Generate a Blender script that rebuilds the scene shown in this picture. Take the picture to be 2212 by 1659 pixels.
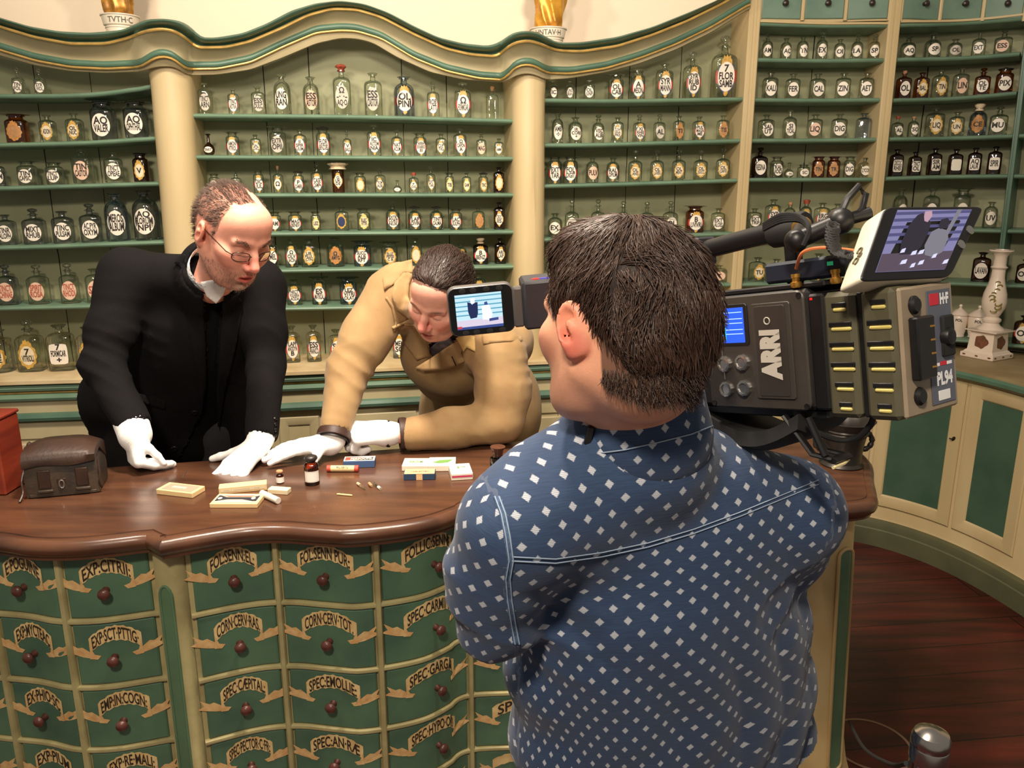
import bpy, math, random
import numpy as np
from mathutils import Vector, Matrix
from mathutils.bvhtree import BVHTree

for _o in list(bpy.data.objects):
    bpy.data.objects.remove(_o)
sc = bpy.context.scene
COL = sc.collection
RNG = random.Random(7)

# ------------------------------------------------------------------ camera
F = 1736.0                      # focal length in pixels of the 2212 x 1659 frame
CX, CY = 1106.0, 829.5
PITCH = math.atan((CY - 390.0) / F)
CAM = Vector((0.0, 0.0, 1.75))
cam_d = bpy.data.cameras.new('camera')
cam_o = bpy.data.objects.new('camera', cam_d)
COL.objects.link(cam_o)
cam_d.sensor_width = 36.0
cam_d.lens = 36.0 * F / 2212.0
cam_d.clip_start = 0.02
cam_o.location = CAM
cam_o.rotation_euler = (math.pi / 2 - PITCH, 0, 0)
sc.camera = cam_o
sc.cycles.transparent_max_bounces = 24      # rows of clear bottles stand one behind another

# ------------------------------------------------------------------ world, lights, exposure
wd = bpy.data.worlds.new('room_ambient')
sc.world = wd
wd.use_nodes = True
wd.node_tree.nodes['Background'].inputs[0].default_value = (1.0, 0.89, 0.76, 1)
wd.node_tree.nodes['Background'].inputs[1].default_value = 0.25

def lamp(name, loc, target, power, size, col=(1.0, 0.86, 0.70), spread=180, shape='DISK'):
    d = bpy.data.lights.new(name, 'AREA')
    d.shape = shape
    d.size = size
    d.energy = power
    d.color = col
    d.spread = math.radians(spread)
    o = bpy.data.objects.new(name, d)
    COL.objects.link(o)
    o.location = loc
    o.rotation_euler = (Vector(target) - Vector(loc)).to_track_quat('-Z', 'Y').to_euler()
    return o

lamp('ceiling_and_fill_lamp', (-1.2, 1.5, 3.25), (-1.0, 3.0, 1.2), 27, 0.20)
lamp('ceiling_and_fill_lamp', (0.25, 1.5, 3.25), (0.0, 3.0, 1.2), 32, 0.20)
lamp('ceiling_and_fill_lamp', (-0.35, 1.7, 3.3), (-0.45, 2.15, 0.95), 40, 0.25, spread=110)
lamp('ceiling_and_fill_lamp', (-0.35, -0.5, 3.1), (0.0, 1.5, 0.9), 62, 0.30)  # unseen fill light added behind the camera for the counter front and cameraman
lamp('crew_lamp', (-0.9, 0.9, 2.55), (-0.6, 3.8, 3.0), 9, 0.25, spread=90)  # unseen film crew light, aimed at the upper wall
lamp('crew_lamp', (0.5, 0.8, 2.55), (0.4, 3.8, 3.0), 9, 0.25, spread=90)  # second crew light, from the other side

sc.view_settings.view_transform = 'Standard'
sc.view_settings.look = 'None'
sc.view_settings.exposure = 0.0
sc.view_settings.gamma = 1.0
sc.view_settings.use_curve_mapping = False

# ------------------------------------------------------------------ pixel geometry
cp, sp = math.cos(PITCH), math.sin(PITCH)
def ray(x, y):
    rx = (x - CX) / F
    ry = (CY - y) / F
    return Vector((rx, cp + ry * sp, -sp + ry * cp))
def at_y(x, y, Y):
    d = ray(x, y)
    return CAM + d * (Y / d.y)
def at_z(x, y, z):
    d = ray(x, y)
    return CAM + d * ((z - CAM.z) / d.z)
def px_m(Y, y=830):
    """metres per picture pixel at distance Y"""
    return Y / ray(CX, y).y / F
def pix(p):
    p = Vector(p) - CAM
    zc = p.y * cp - p.z * sp
    yc = p.y * sp + p.z * cp
    return CX + F * p.x / zc, CY - F * yc / zc

def catmull(pts, n=8):
    pts = [Vector(p) for p in pts]
    out = []
    for i in range(len(pts) - 1):
        p0 = pts[max(i - 1, 0)]; p1 = pts[i]; p2 = pts[i + 1]; p3 = pts[min(i + 2, len(pts) - 1)]
        for k in range(n):
            t = k / n
            out.append(0.5 * ((2 * p1) + (p2 - p0) * t + (2 * p0 - 5 * p1 + 4 * p2 - p3) * t * t
                              + (3 * p1 - p0 - 3 * p2 + p3) * t ** 3))
    out.append(pts[-1].copy())
    return out

class Plan:
    """a curve in plan (x, y); normal points to the room side (towards the camera)"""
    def __init__(self, pts):
        self.p = np.array([(q[0], q[1]) for q in pts], float)
        d = np.gradient(self.p, axis=0)
        d /= np.linalg.norm(d, axis=1)[:, None]
        self.t = d
        self.n = np.stack([d[:, 1], -d[:, 0]], 1)       # right of travel: runs left to right, so faces -y
        seg = np.linalg.norm(np.diff(self.p, axis=0), axis=1)
        self.s = np.concatenate([[0], np.cumsum(seg)])
        self.L = self.s[-1]
    def at(self, s, off=0.0):
        x = np.interp(s, self.s, self.p[:, 0]); y = np.interp(s, self.s, self.p[:, 1])
        nx, ny = self.nrm(s)
        return x + nx * off, y + ny * off
    def nrm(self, s):
        nx = np.interp(s, self.s, self.n[:, 0]); ny = np.interp(s, self.s, self.n[:, 1])
        l = math.hypot(nx, ny)
        return nx / l, ny / l
    def hit(self, x, y, off=0.0):
        """(s, point) where the ray of picture point x, y meets the wall over this curve"""
        d = ray(x, y)
        q = self.p + self.n * off
        a = q[:-1]; b = q[1:]
        ca = a[:, 0] * d.y - a[:, 1] * d.x
        cb = b[:, 0] * d.y - b[:, 1] * d.x
        idx = np.where((ca <= 0) & (cb > 0))[0]
        if len(idx) == 0:
            idx = [0 if ca[0] > 0 else len(a) - 1]
        best = None
        for i in idx:
            f = -ca[i] / (cb[i] - ca[i])
            pt = a[i] + (b[i] - a[i]) * f
            t = pt[1] / d.y
            if t > 0 and (best is None or t < best[0]):
                best = (t, self.s[i] + (self.s[i + 1] - self.s[i]) * f)
        t, s = best
        return s, CAM + d * t
    def pt(self, x, y, off=0.0):
        return self.hit(x, y, off)[1]
    def w(self, s, z, off=0.0):
        x, y = self.at(s, off)
        return Vector((x, y, z))

# ------------------------------------------------------------------ materials
def lin(r, g, b):
    f = lambda c: (c / 12.92) if c <= 0.04045 else ((c + 0.055) / 1.055) ** 2.4
    return (f(r / 255), f(g / 255), f(b / 255), 1.0)
MATS = {}
def mat(name, rgb, rough=0.5, metal=0.0, var=0.0, scale=6.0, rgb2=None, bump=0.0, bscale=60.0,
        spec=0.5, emit=None, estr=0.0, stretch=None, coat=0.0, sheen=0.0, attr=None, detail=4.0, rvar=0.0, sub=0.0):
    if name in MATS:
        return MATS[name]
    m = bpy.data.materials.new(name)
    m.use_nodes = True
    nt = m.node_tree
    b = nt.nodes['Principled BSDF']
    c = lin(*rgb)
    b.inputs['Base Color'].default_value = c
    b.inputs['Roughness'].default_value = rough
    b.inputs['Metallic'].default_value = metal
    b.inputs['Specular IOR Level'].default_value = spec
    if coat: b.inputs['Coat Weight'].default_value = coat; b.inputs['Coat Roughness'].default_value = 0.12
    if sheen: b.inputs['Sheen Weight'].default_value = sheen
    if sub:
        b.inputs['Subsurface Weight'].default_value = sub
        b.inputs['Subsurface Radius'].default_value = (0.012, 0.005, 0.003)
        b.inputs['Subsurface Scale'].default_value = 0.6
    tc = nt.nodes.new('ShaderNodeTexCoord')
    src = tc.outputs['Object']
    if stretch:
        mp = nt.nodes.new('ShaderNodeMapping')
        mp.inputs['Scale'].default_value = stretch
        nt.links.new(src, mp.inputs[0]); src = mp.outputs[0]
    base = None
    if attr:
        at = nt.nodes.new('ShaderNodeAttribute'); at.attribute_name = attr
        base = at.outputs['Color']
    if var or rgb2:
        n = nt.nodes.new('ShaderNodeTexNoise')
        n.inputs['Scale'].default_value = scale; n.inputs['Detail'].default_value = detail
        nt.links.new(src, n.inputs['Vector'])
        mx = nt.nodes.new('ShaderNodeMix'); mx.data_type = 'RGBA'
        c2 = lin(*rgb2) if rgb2 else tuple(v * (1 - var) for v in c[:3]) + (1,)
        if base:
            mx.blend_type = 'MULTIPLY'
            nt.links.new(base, mx.inputs[6]); mx.inputs[7].default_value = (1 - var,) * 3 + (1,)
        else:
            mx.inputs[6].default_value = c; mx.inputs[7].default_value = c2
        r = nt.nodes.new('ShaderNodeValToRGB')
        r.color_ramp.elements[0].position = 0.36; r.color_ramp.elements[1].position = 0.68
        nt.links.new(n.outputs['Fac'], r.inputs[0]); nt.links.new(r.outputs[0], mx.inputs[0])
        base = mx.outputs[2]
        if rvar:
            mr = nt.nodes.new('ShaderNodeMapRange')
            mr.inputs['To Min'].default_value = rough - rvar; mr.inputs['To Max'].default_value = rough + rvar
            nt.links.new(n.outputs['Fac'], mr.inputs[0]); nt.links.new(mr.outputs[0], b.inputs['Roughness'])
    if base:
        nt.links.new(base, b.inputs['Base Color'])
    if bump:
        n2 = nt.nodes.new('ShaderNodeTexNoise')
        n2.inputs['Scale'].default_value = bscale; n2.inputs['Detail'].default_value = 3
        nt.links.new(src, n2.inputs['Vector'])
        bp = nt.nodes.new('ShaderNodeBump')
        bp.inputs['Strength'].default_value = bump; bp.inputs['Distance'].default_value = 0.002
        nt.links.new(n2.outputs['Fac'], bp.inputs['Height']); nt.links.new(bp.outputs[0], b.inputs['Normal'])
    if emit:
        b.inputs['Emission Color'].default_value = lin(*emit); b.inputs['Emission Strength'].default_value = estr
    MATS[name] = m
    return m

def glass_mat(name, tint=(235, 240, 228), fac=0.9, rough=0.04, ior=1.45):
    """thin blown glass: clear pass-through plus a Fresnel gloss"""
    if name in MATS: return MATS[name]
    m = bpy.data.materials.new(name); m.use_nodes = True
    nt = m.node_tree; nt.nodes.remove(nt.nodes['Principled BSDF'])
    out = nt.nodes['Material Output']
    tr = nt.nodes.new('ShaderNodeBsdfTransparent'); tr.inputs[0].default_value = lin(*tint)
    gl = nt.nodes.new('ShaderNodeBsdfGlossy'); gl.inputs['Roughness'].default_value = rough
    fr = nt.nodes.new('ShaderNodeFresnel'); fr.inputs[0].default_value = ior
    ml = nt.nodes.new('ShaderNodeMath'); ml.operation = 'MULTIPLY_ADD'
    ml.inputs[1].default_value = .75; ml.inputs[2].default_value = 1 - fac
    nz = nt.nodes.new('ShaderNodeTexNoise'); nz.inputs['Scale'].default_value = 45
    tc = nt.nodes.new('ShaderNodeTexCoord'); nt.links.new(tc.outputs['Object'], nz.inputs['Vector'])
    bp = nt.nodes.new('ShaderNodeBump'); bp.inputs['Strength'].default_value = 0.25; bp.inputs['Distance'].default_value = 0.004
    nt.links.new(nz.outputs['Fac'], bp.inputs['Height']); nt.links.new(bp.outputs[0], gl.inputs['Normal'])
    mx = nt.nodes.new('ShaderNodeMixShader')
    nt.links.new(fr.outputs[0], ml.inputs[0]); nt.links.new(ml.outputs[0], mx.inputs[0])
    nt.links.new(tr.outputs[0], mx.inputs[1]); nt.links.new(gl.outputs[0], mx.inputs[2])
    nt.links.new(mx.outputs[0], out.inputs[0])
    MATS[name] = m
    return m

# ------------------------------------------------------------------ mesh helpers
class MB:
    """collects faces and links them as ONE mesh object"""
    def __init__(self): self.v = []; self.f = []; self.uv = None; self.mi = []
    def add(self, verts, faces, mi=0):
        o = len(self.v)
        self.v.extend([tuple(p) for p in verts])
        self.f.extend([tuple(i + o for i in q) for q in faces])
        self.mi.extend([mi] * len(faces))
        return self
    def box(self, c, s, rot=None, bevel=0.0, mi=0):
        """box centred at c, full size s; bevel rounds it by chamfering"""
        hx, hy, hz = s[0] / 2, s[1] / 2, s[2] / 2
        b = min(bevel, hx * .98, hy * .98, hz * .98)
        R = rot if rot is not None else Matrix.Identity(3)
        c = Vector(c)
        if b <= 0:
            vs = [Vector((sx * hx, sy * hy, sz * hz)) for sz in (-1, 1) for sy in (-1, 1) for sx in (-1, 1)]
            fs = [(0, 2, 3, 1), (4, 5, 7, 6), (0, 1, 5, 4), (2, 6, 7, 3), (0, 4, 6, 2), (1, 3, 7, 5)]
        else:
            vs = []; idx = {}
            for sz in (-1, 1):
                for sy in (-1, 1):
                    for sx in (-1, 1):
                        for ax in range(3):
                            q = [sx * (hx - b), sy * (hy - b), sz * (hz - b)]
                            q[ax] = (sx * hx, sy * hy, sz * hz)[ax]
                            idx[(sx, sy, sz, ax)] = len(vs); vs.append(Vector(q))
            fs = []
            I = lambda a, b_, c_, d: idx[(a, b_, c_, d)]
            for ax in range(3):
                o1, o2 = [a for a in range(3) if a != ax]
                for s1 in (-1, 1):
                    loop = []
                    for (p, q) in ((-1, -1), (1, -1), (1, 1), (-1, 1)):
                        k = [0, 0, 0]; k[ax] = s1; k[o1] = p; k[o2] = q
                        loop.append(I(k[0], k[1], k[2], ax))
                    fs.append(tuple(loop))
            for ax in range(3):
                o1, o2 = [a for a in range(3) if a != ax]
                for p in (-1, 1):
                    for q in (-1, 1):
                        k0 = [0, 0, 0]; k0[ax] = -1; k0[o1] = p; k0[o2] = q
                        k1 = list(k0); k1[ax] = 1
                        fs.append((I(*k0, o1), I(*k1, o1), I(*k1, o2), I(*k0, o2)))
            for sz in (-1, 1):
                for sy in (-1, 1):
                    for sx in (-1, 1):
                        fs.append((I(sx, sy, sz, 0), I(sx, sy, sz, 1), I(sx, sy, sz, 2)))
        return self.add([c + R @ q for q in vs], fs, mi)
    def lathe(self, prof, c=(0, 0, 0), seg=20, rot=None, squash=1.0, power=2.0, mi=0, cap=True, wob=None):
        """profile of (radius, z); power>2 gives a rounded-square section"""
        R = rot if rot is not None else Matrix.Identity(3)
        c = Vector(c); vs = []; fs = []
        for (r, z) in prof:
            for k in range(seg):
                a = 2 * math.pi * (k + 0.5) / seg
                ca, sa = math.cos(a), math.sin(a)
                pw = power(z) if callable(power) else power
                m = (abs(ca) ** pw + abs(sa) ** pw) ** (-1.0 / pw)
                if wob: m *= wob(a, z)
                vs.append(c + R @ Vector((r * m * ca, r * m * sa * squash, z)))
        n = len(prof)
        for i in range(n - 1):
            for k in range(seg):
                k2 = (k + 1) % seg
                fs.append((i * seg + k, i * seg + k2, (i + 1) * seg + k2, (i + 1) * seg + k))
        if cap:
            fs.append(tuple(range(seg - 1, -1, -1)))
            fs.append(tuple((n - 1) * seg + k for k in range(seg)))
        return self.add(vs, fs, mi)
    def tube(self, pts, r, seg=8, cap=True, closed=False, mi=0, flat=1.0, up=(0, 0, 1)):
        pts = [Vector(p) for p in pts]; n = len(pts)
        rr = r if hasattr(r, '__len__') else [r] * n
        vs = []; fs = []; prev = None
        for i, p in enumerate(pts):
            if closed: t = pts[(i + 1) % n] - pts[i - 1]
            else: t = pts[min(i + 1, n - 1)] - pts[max(i - 1, 0)]
            if t.length < 1e-9: t = Vector((0, 0, 1))
            t.normalize()
            if prev is None:
                u = Vector(up)
                if abs(u.dot(t)) > .95: u = Vector((1, 0, 0))
                a = (u - t * u.dot(t)).normalized()
            else:
                a = prev - t * prev.dot(t)
                a = a.normalized() if a.length > 1e-6 else Vector((1, 0, 0))
            prev = a
            b = t.cross(a)
            for k in range(seg):
                w = 2 * math.pi * k / seg
                vs.append(p + (a * math.cos(w) * flat + b * math.sin(w)) * rr[i])
        m = n if closed else n - 1
        for i in range(m):
            j = (i + 1) % n
            for k in range(seg):
                k2 = (k + 1) % seg
                fs.append((i * seg + k, i * seg + k2, j * seg + k2, j * seg + k))
        if cap and not closed:
            fs.append(tuple(range(seg - 1, -1, -1)))
            fs.append(tuple((n - 1) * seg + k for k in range(seg)))
        return self.add(vs, fs, mi)
    def grid(self, rows, mi=0, closed=False):
        """rows: equally long lists of points; faces between them"""
        n = len(rows[0]); vs = [p for r in rows for p in r]; fs = []
        for i in range(len(rows) - 1):
            for k in range(n if closed else n - 1):
                k2 = (k + 1) % n
                fs.append((i * n + k, i * n + k2, (i + 1) * n + k2, (i + 1) * n + k))
        return self.add(vs, fs, mi)
    def ball(self, c, r, seg=16, rings=10, rot=None, mi=0):
        r = r if hasattr(r, '__len__') else (r, r, r)
        R = rot if rot is not None else Matrix.Identity(3)
        c = Vector(c); vs = []; fs = []
        for i in range(rings + 1):
            th = math.pi * i / rings
            for k in range(seg):
                ph = 2 * math.pi * k / seg
                vs.append(c + R @ Vector((r[0] * math.sin(th) * math.cos(ph), r[1] * math.sin(th) * math.sin(ph), r[2] * math.cos(th))))
        for i in range(rings):
            for k in range(seg):
                k2 = (k + 1) % seg
                fs.append((i * seg + k, (i + 1) * seg + k, (i + 1) * seg + k2, i * seg + k2))
        return self.add(vs, fs, mi)
    def build(self, name, m=None, parent=None, smooth=True, angle=40, origin=None):
        return mesh_obj(name, self.v, self.f, m, parent, smooth, angle, origin, self.mi)

def mesh_obj(name, v, f, m=None, parent=None, smooth=True, angle=40, origin=None, mi=None):
    me = bpy.data.meshes.new(name)
    if origin is None:
        if parent is not None: origin = parent.matrix_world.translation if False else Vector((0, 0, 0))
        else: origin = Vector((0, 0, 0))
    origin = Vector(origin)
    me.from_pydata([tuple(Vector(p) - origin) for p in v], [], f)
    ms = m if isinstance(m, (list, tuple)) else [m]
    for q in ms:
        if q: me.materials.append(q)
    if mi is not None and len(ms) > 1:
        me.polygons.foreach_set('material_index', mi)
    if smooth:
        me.polygons.foreach_set('use_smooth', [True] * len(me.polygons))
        if angle < 180:
            try: me.set_sharp_from_angle(angle=math.radians(angle))
            except Exception: pass
    me.update()
    o = bpy.data.objects.new(name, me)
    COL.objects.link(o)
    if parent is not None:
        o.parent = parent
        if parent.get('_org') is not None:
            pass
        o.matrix_parent_inverse = PINV(parent)
    o.location = origin
    return o

def PINV(p):
    M = Matrix.Translation(p.location) @ p.rotation_euler.to_matrix().to_4x4()
    q = p
    chain = [q]
    while q.parent is not None:
        q = q.parent; chain.append(q)
    M = Matrix.Identity(4)
    for q in reversed(chain):
        M = M @ q.matrix_parent_inverse @ (Matrix.Translation(q.location) @ q.rotation_euler.to_matrix().to_4x4())
    return M.inverted()

def tag(o, label=None, cat=None, group=None, kind=None):
    if label: o['label'] = label
    if cat: o['category'] = cat
    if group: o['group'] = group
    if kind: o['kind'] = kind
    return o
def empty(name, loc, label=None, cat=None, group=None, rot=(0, 0, 0)):
    o = bpy.data.objects.new(name, None)
    o.empty_display_size = 0.05
    COL.objects.link(o)
    o.location = loc; o.rotation_euler = rot
    return tag(o, label, cat, group)

# ------------------------------------------------------------------ lettering
_TXT = {}
def text_mesh(s, bold=0.0):
    """flat triangles of a word: verts centred on x, cap height 1 on y from 0"""
    key = (s, bold)
    if key in _TXT: return _TXT[key]
    cu = bpy.data.curves.new('lettering', 'FONT')
    cu.body = s; cu.size = 1.0; cu.offset = bold; cu.resolution_u = 3
    o = bpy.data.objects.new('lettering', cu)
    COL.objects.link(o)
    dg = bpy.context.evaluated_depsgraph_get()
    me = bpy.data.meshes.new_from_object(o.evaluated_get(dg))
    v = np.array([tuple(p.co) for p in me.vertices]) if len(me.vertices) else np.zeros((0, 3))
    f = [tuple(p.vertices) for p in me.polygons]
    bpy.data.objects.remove(o); bpy.data.curves.remove(cu); bpy.data.meshes.remove(me)
    if len(v):
        v[:, 0] -= (v[:, 0].min() + v[:, 0].max()) / 2
        v[:, :2] /= 0.70
        v[:, 1] -= 0.0
    _TXT[key] = (v, f)
    return v, f

def fit_text(s, width, height, bold=0.02):
    """(u, v) verts of a word squeezed to width x height, centred"""
    v, f = text_mesh(s, bold)
    if not len(v): return [], []
    w = v[:, 0].max() - v[:, 0].min()
    sx = min(width / w, height * 1.0)
    return [(p[0] * sx, (p[1] - .5) * height) for p in v], f
# ================================================================== the setting
M_WALL = mat('cream_plaster', (246, 228, 202), .9, var=.06, scale=1.3, bump=.15, bscale=14)
M_CREAM = mat('cream_paint', (200, 180, 138), .5, rgb2=(184, 162, 118), scale=3.5, bump=.12, bscale=25, stretch=(1, 1, .35))
M_CREAM2 = mat('grey_cream_paint', (186, 174, 140), .5, rgb2=(170, 156, 118), scale=4, bump=.12, bscale=25)
M_GREEN = mat('sea_green_paint', (110, 138, 114), .42, rgb2=(94, 122, 102), scale=7, bump=.1, bscale=40)
M_DGREEN = mat('moulding_green_paint', (84, 116, 96), .4, rgb2=(68, 98, 82), scale=6, bump=.1, bscale=40)
M_OLIVE = mat('olive_back_paint', (156, 156, 122), .62, rgb2=(138, 140, 108), scale=3.2, bump=.15, bscale=18, stretch=(1, 1, .3))
M_GOLD = mat('gilding', (232, 190, 110), .38, metal=.55, var=.3, scale=25)
M_DARK = mat('dark_joint', (30, 26, 20), .9)  # dark strips for the joints between the back boards
M_SILL = mat('worn_ledge_paint', (206, 186, 146), .55, rgb2=(178, 152, 110), scale=6)

FRONT = Plan(catmull([(-3.1, 3.20), (-2.6, 3.28), (-2.05, 3.36), (-1.45, 3.44), (-0.7, 3.58), (0.0, 3.715), (0.12, 3.74),
                      (0.55, 3.80), (0.92, 3.84), (1.12, 3.86), (1.40, 3.875), (1.68, 3.84), (2.05, 3.88), (2.36, 3.70),
                      (2.58, 3.36), (2.70, 2.95), (2.74, 2.3)], 10))
sF = lambda x, y: FRONT.hit(x, y)[0]

# floor and wall
fm = MB().grid([[(-3.4, -1.2, 0), (3.2, -1.2, 0)], [(-3.4, 4.6, 0), (3.2, 4.6, 0)]])
M_FLOOR = mat('dark_red_floorboards', (84, 28, 22), .38, rgb2=(42, 15, 12), scale=3.0, stretch=(.5, 5, 1), bump=.25, bscale=10, detail=6, rvar=.12)
def add_planks(m):
    nt = m.node_tree; b = nt.nodes['Principled BSDF']
    tc = nt.nodes.new('ShaderNodeTexCoord'); mp = nt.nodes.new('ShaderNodeMapping')
    mp.inputs['Rotation'].default_value = (0, 0, -.12)
    nt.links.new(tc.outputs['Object'], mp.inputs[0])
    br = nt.nodes.new('ShaderNodeTexBrick')
    br.inputs['Color1'].default_value = (1, 1, 1, 1); br.inputs['Color2'].default_value = (.72, .68, .66, 1)
    br.inputs['Mortar'].default_value = (.15, .12, .1, 1); br.inputs['Scale'].default_value = 1
    br.inputs['Mortar Size'].default_value = .003; br.inputs['Brick Width'].default_value = 2.4; br.inputs['Row Height'].default_value = .17
    nt.links.new(mp.outputs[0], br.inputs['Vector'])
    old = b.inputs['Base Color'].links[0].from_socket
    mx = nt.nodes.new('ShaderNodeMix'); mx.data_type = 'RGBA'; mx.blend_type = 'MULTIPLY'; mx.inputs[0].default_value = 1
    nt.links.new(old, mx.inputs[6]); nt.links.new(br.outputs['Color'], mx.inputs[7])
    nt.links.new(mx.outputs[2], b.inputs['Base Color'])
add_planks(M_FLOOR)
tag(fm.build('floor', M_FLOOR, smooth=False), 'dark red floorboards', kind='structure')

ss = np.linspace(0, FRONT.L, 90)
wm = MB().grid([[FRONT.w(s, 0, -.30) for s in ss], [FRONT.w(s, 3.4, -.30) for s in ss]])
wm.grid([[FRONT.w(s, 0, -.36) for s in ss], [FRONT.w(s, 3.4, -.36) for s in ss]])
tag(wm.build('wall_back', M_WALL), 'cream plastered wall above the shelving', kind='structure')

# ------------------------------------------------------------------ shelves
class Shelf:
    def __init__(self, pts, drop=0.0):
        q = [FRONT.hit(x, y) for x, y in pts]
        self.s = [a for a, _ in q]; self.z = [p.z for _, p in q]
        self.T = .020
    def top(self, s):
        return float(np.interp(s, self.s, self.z)) + self.T / 2
    def mesh(self, s0=None, s1=None, depth=.205):
        s0 = self.s[0] if s0 is None else s0; s1 = self.s[-1] if s1 is None else s1
        n = max(8, int((s1 - s0) / .04)); rows = []
        prof = [(-depth, -.5), (-depth, .5), (-.012, .5), (-.004, .40), (.001, .2), (.0025, 0), (.001, -.2), (-.004, -.40), (-.012, -.5), (-depth, -.5)]
        zs = np.interp(np.linspace(s0, s1, n), self.s, self.z)
        if len(self.s) > 2:
            k = np.ones(5) / 5; zz = np.pad(zs, 2, mode='edge'); zs2 = np.convolve(zz, k, 'valid'); zs2[0] = zs[0]; zs2[-1] = zs[-1]; zs = zs2
        for s, z in zip(np.linspace(s0, s1, n), zs):
            rows.append([FRONT.w(s, z + v * self.T, o) for o, v in prof])
        mb = MB().grid(rows)
        mb.add(rows[0], [tuple(range(9))]); mb.add(rows[-1], [tuple(range(8, -1, -1))])
        return mb

def curve_of(*segs):
    pts = []
    for (ox, oy, k, ls) in segs:
        pts += [(ox + u * k, oy + v * k) for u, v in ls]
    xs = np.array([p[0] for p in pts]); ys = np.array([p[1] for p in pts])
    o = np.argsort(xs, kind='stable')
    return xs[o], ys[o]
K1, K2, K3 = .2532, .3526, .2532
LT = (0, 0, K1, [(-900, -230), (-500, -40), (-220, 70), (0, 145), (250, 220), (500, 262), (750, 275), (920, 262), (1050, 250), (1150, 200), (1250, 160), (1400, 152), (1550, 175), (1640, 232)])
CT = (400, 0, K2, [(88, 222), (140, 228), (200, 225), (350, 200), (500, 140), (650, 60), (800, 15), (950, 0), (1100, 20), (1250, 75), (1400, 155), (1550, 225), (1700, 262), (1860, 278)])
RT = (1080, 0, K3, [(20, 345), (60, 300), (120, 272), (200, 257), (290, 262), (350, 280), (430, 330), (500, 360), (700, 355), (1000, 310), (1300, 225), (1600, 105), (1850, 0), (2050, -110), (2180, -190)])
LG1 = (0, 0, K1, [(-900, -130), (-500, 50), (-220, 155), (0, 230), (300, 320), (600, 375), (900, 375), (1100, 325), (1250, 265), (1380, 245), (1500, 270), (1600, 340)])
CG1 = (400, 0, K2, [(72, 293), (250, 290), (400, 255), (600, 170), (750, 95), (900, 55), (1050, 60), (1200, 105), (1400, 210), (1600, 300), (1750, 335), (1905, 347)])
RG1 = (1080, 0, K3, [(30, 440), (100, 375), (230, 345), (330, 370), (430, 415), (520, 435), (700, 440), (1000, 395), (1300, 300), (1600, 180), (1900, 30), (2050, -60), (2180, -140)])
LG2 = (0, 0, K1, [(-900, 20), (-500, 200), (-220, 310), (0, 390), (300, 480), (600, 535), (900, 550), (1200, 535), (1300, 460), (1400, 440), (1500, 475), (1570, 545)])
CG2 = (400, 0, K2, [(20, 397), (200, 395), (400, 355), (600, 260), (800, 175), (950, 160), (1050, 165), (1200, 210), (1400, 330), (1600, 410), (1800, 455), (1970, 466)])
RG2 = (1080, 0, K3, [(60, 610), (130, 535), (230, 512), (320, 535), (390, 588), (600, 595), (900, 550), (1200, 460), (1500, 345), (1800, 200), (2100, 20), (2180, -30)])
LB = (0, 0, K1, [(-900, 110), (-500, 285), (-220, 395), (0, 470), (300, 555), (600, 605), (900, 620), (1200, 610), (1290, 575), (1400, 560), (1500, 570), (1570, 620)])
CB = (400, 0, K2, [(20, 460), (200, 455), (400, 425), (600, 350), (800, 265), (950, 232), (1050, 235), (1150, 260), (1300, 350), (1500, 440), (1700, 485), (1970, 503)])
RB = (1080, 0, K3, [(60, 690), (130, 640), (230, 620), (320, 640), (390, 680), (600, 665), (900, 615), (1200, 535), (1500, 420), (1800, 275), (2000, 150), (2130, 70), (2180, 35)])
cT = curve_of(LT, CT, RT); cG1 = curve_of(LG1, CG1, RG1); cG2 = curve_of(LG2, CG2, RG2); cB = curve_of(LB, CB, RB)

SH = {}
BAYS = {}
def bay(key, label, x0, x1, yref, shelves, ztop_px, zlo=.94):
    """one bay of the fitted shelving between two uprights"""
    s0 = sF(x0, yref); s1 = sF(x1, yref); sm = (s0 + s1) / 2
    b = FRONT.w(sm, zlo, -.1)
    e = empty('shelving_bay', b, label, 'shelving', 'bays of the painted wall shelving')
    sp = np.linspace(s0, s1, 24)
    # back of upright boards
    pm = MB()
    zt = FRONT.pt((x0 + x1) / 2, ztop_px).z
    rows = []
    def ztop(s):
        if ztop_px < 0: return zt
        x, _ = pix(FRONT.w(s, 2.1)); x2, _ = pix(FRONT.w(s, 2.3, .1))
        return FRONT.pt(x, float(np.interp(x2, *cG1)), .06).z
    for off in (-.205, -.222):
        rows.append([FRONT.w(s, zlo, off) for s in sp]); rows.append([FRONT.w(s, ztop(s), off) for s in sp])
    pm.grid(rows[:2]); pm.grid(rows[2:])
    bk = pm.build('back_panel', M_OLIVE, e)
    nb = max(2, round((s1 - s0) / .27)); rg = random.Random(key)
    for i in range(1, nb):
        s = s0 + (s1 - s0) * (i + rg.uniform(-.2, .2)) / nb
        jm = MB(); zt_ = min(zt, ztop(s) - .02)
        for a, z in enumerate(np.linspace(zlo, zt_, 9)[:-1]):
            z2 = z + (zt_ - zlo) / 8; w = rg.uniform(.0012, .0022); ds = rg.uniform(-.002, .002)
            jm.add([FRONT.w(s - w + ds, z, -.2042), FRONT.w(s + w + ds, z, -.2042), FRONT.w(s + w, z2, -.2042), FRONT.w(s - w, z2, -.2042)], [(0, 1, 2, 3)])
        jm.build('board_joint', M_DARK, bk, smooth=False)
    for nm, pts in shelves:
        sh = Shelf(pts); SH[nm] = sh
        sh.mesh().build('shelf', M_GREEN, e)
    BAYS[key] = e
    return e, s0, s1

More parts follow.
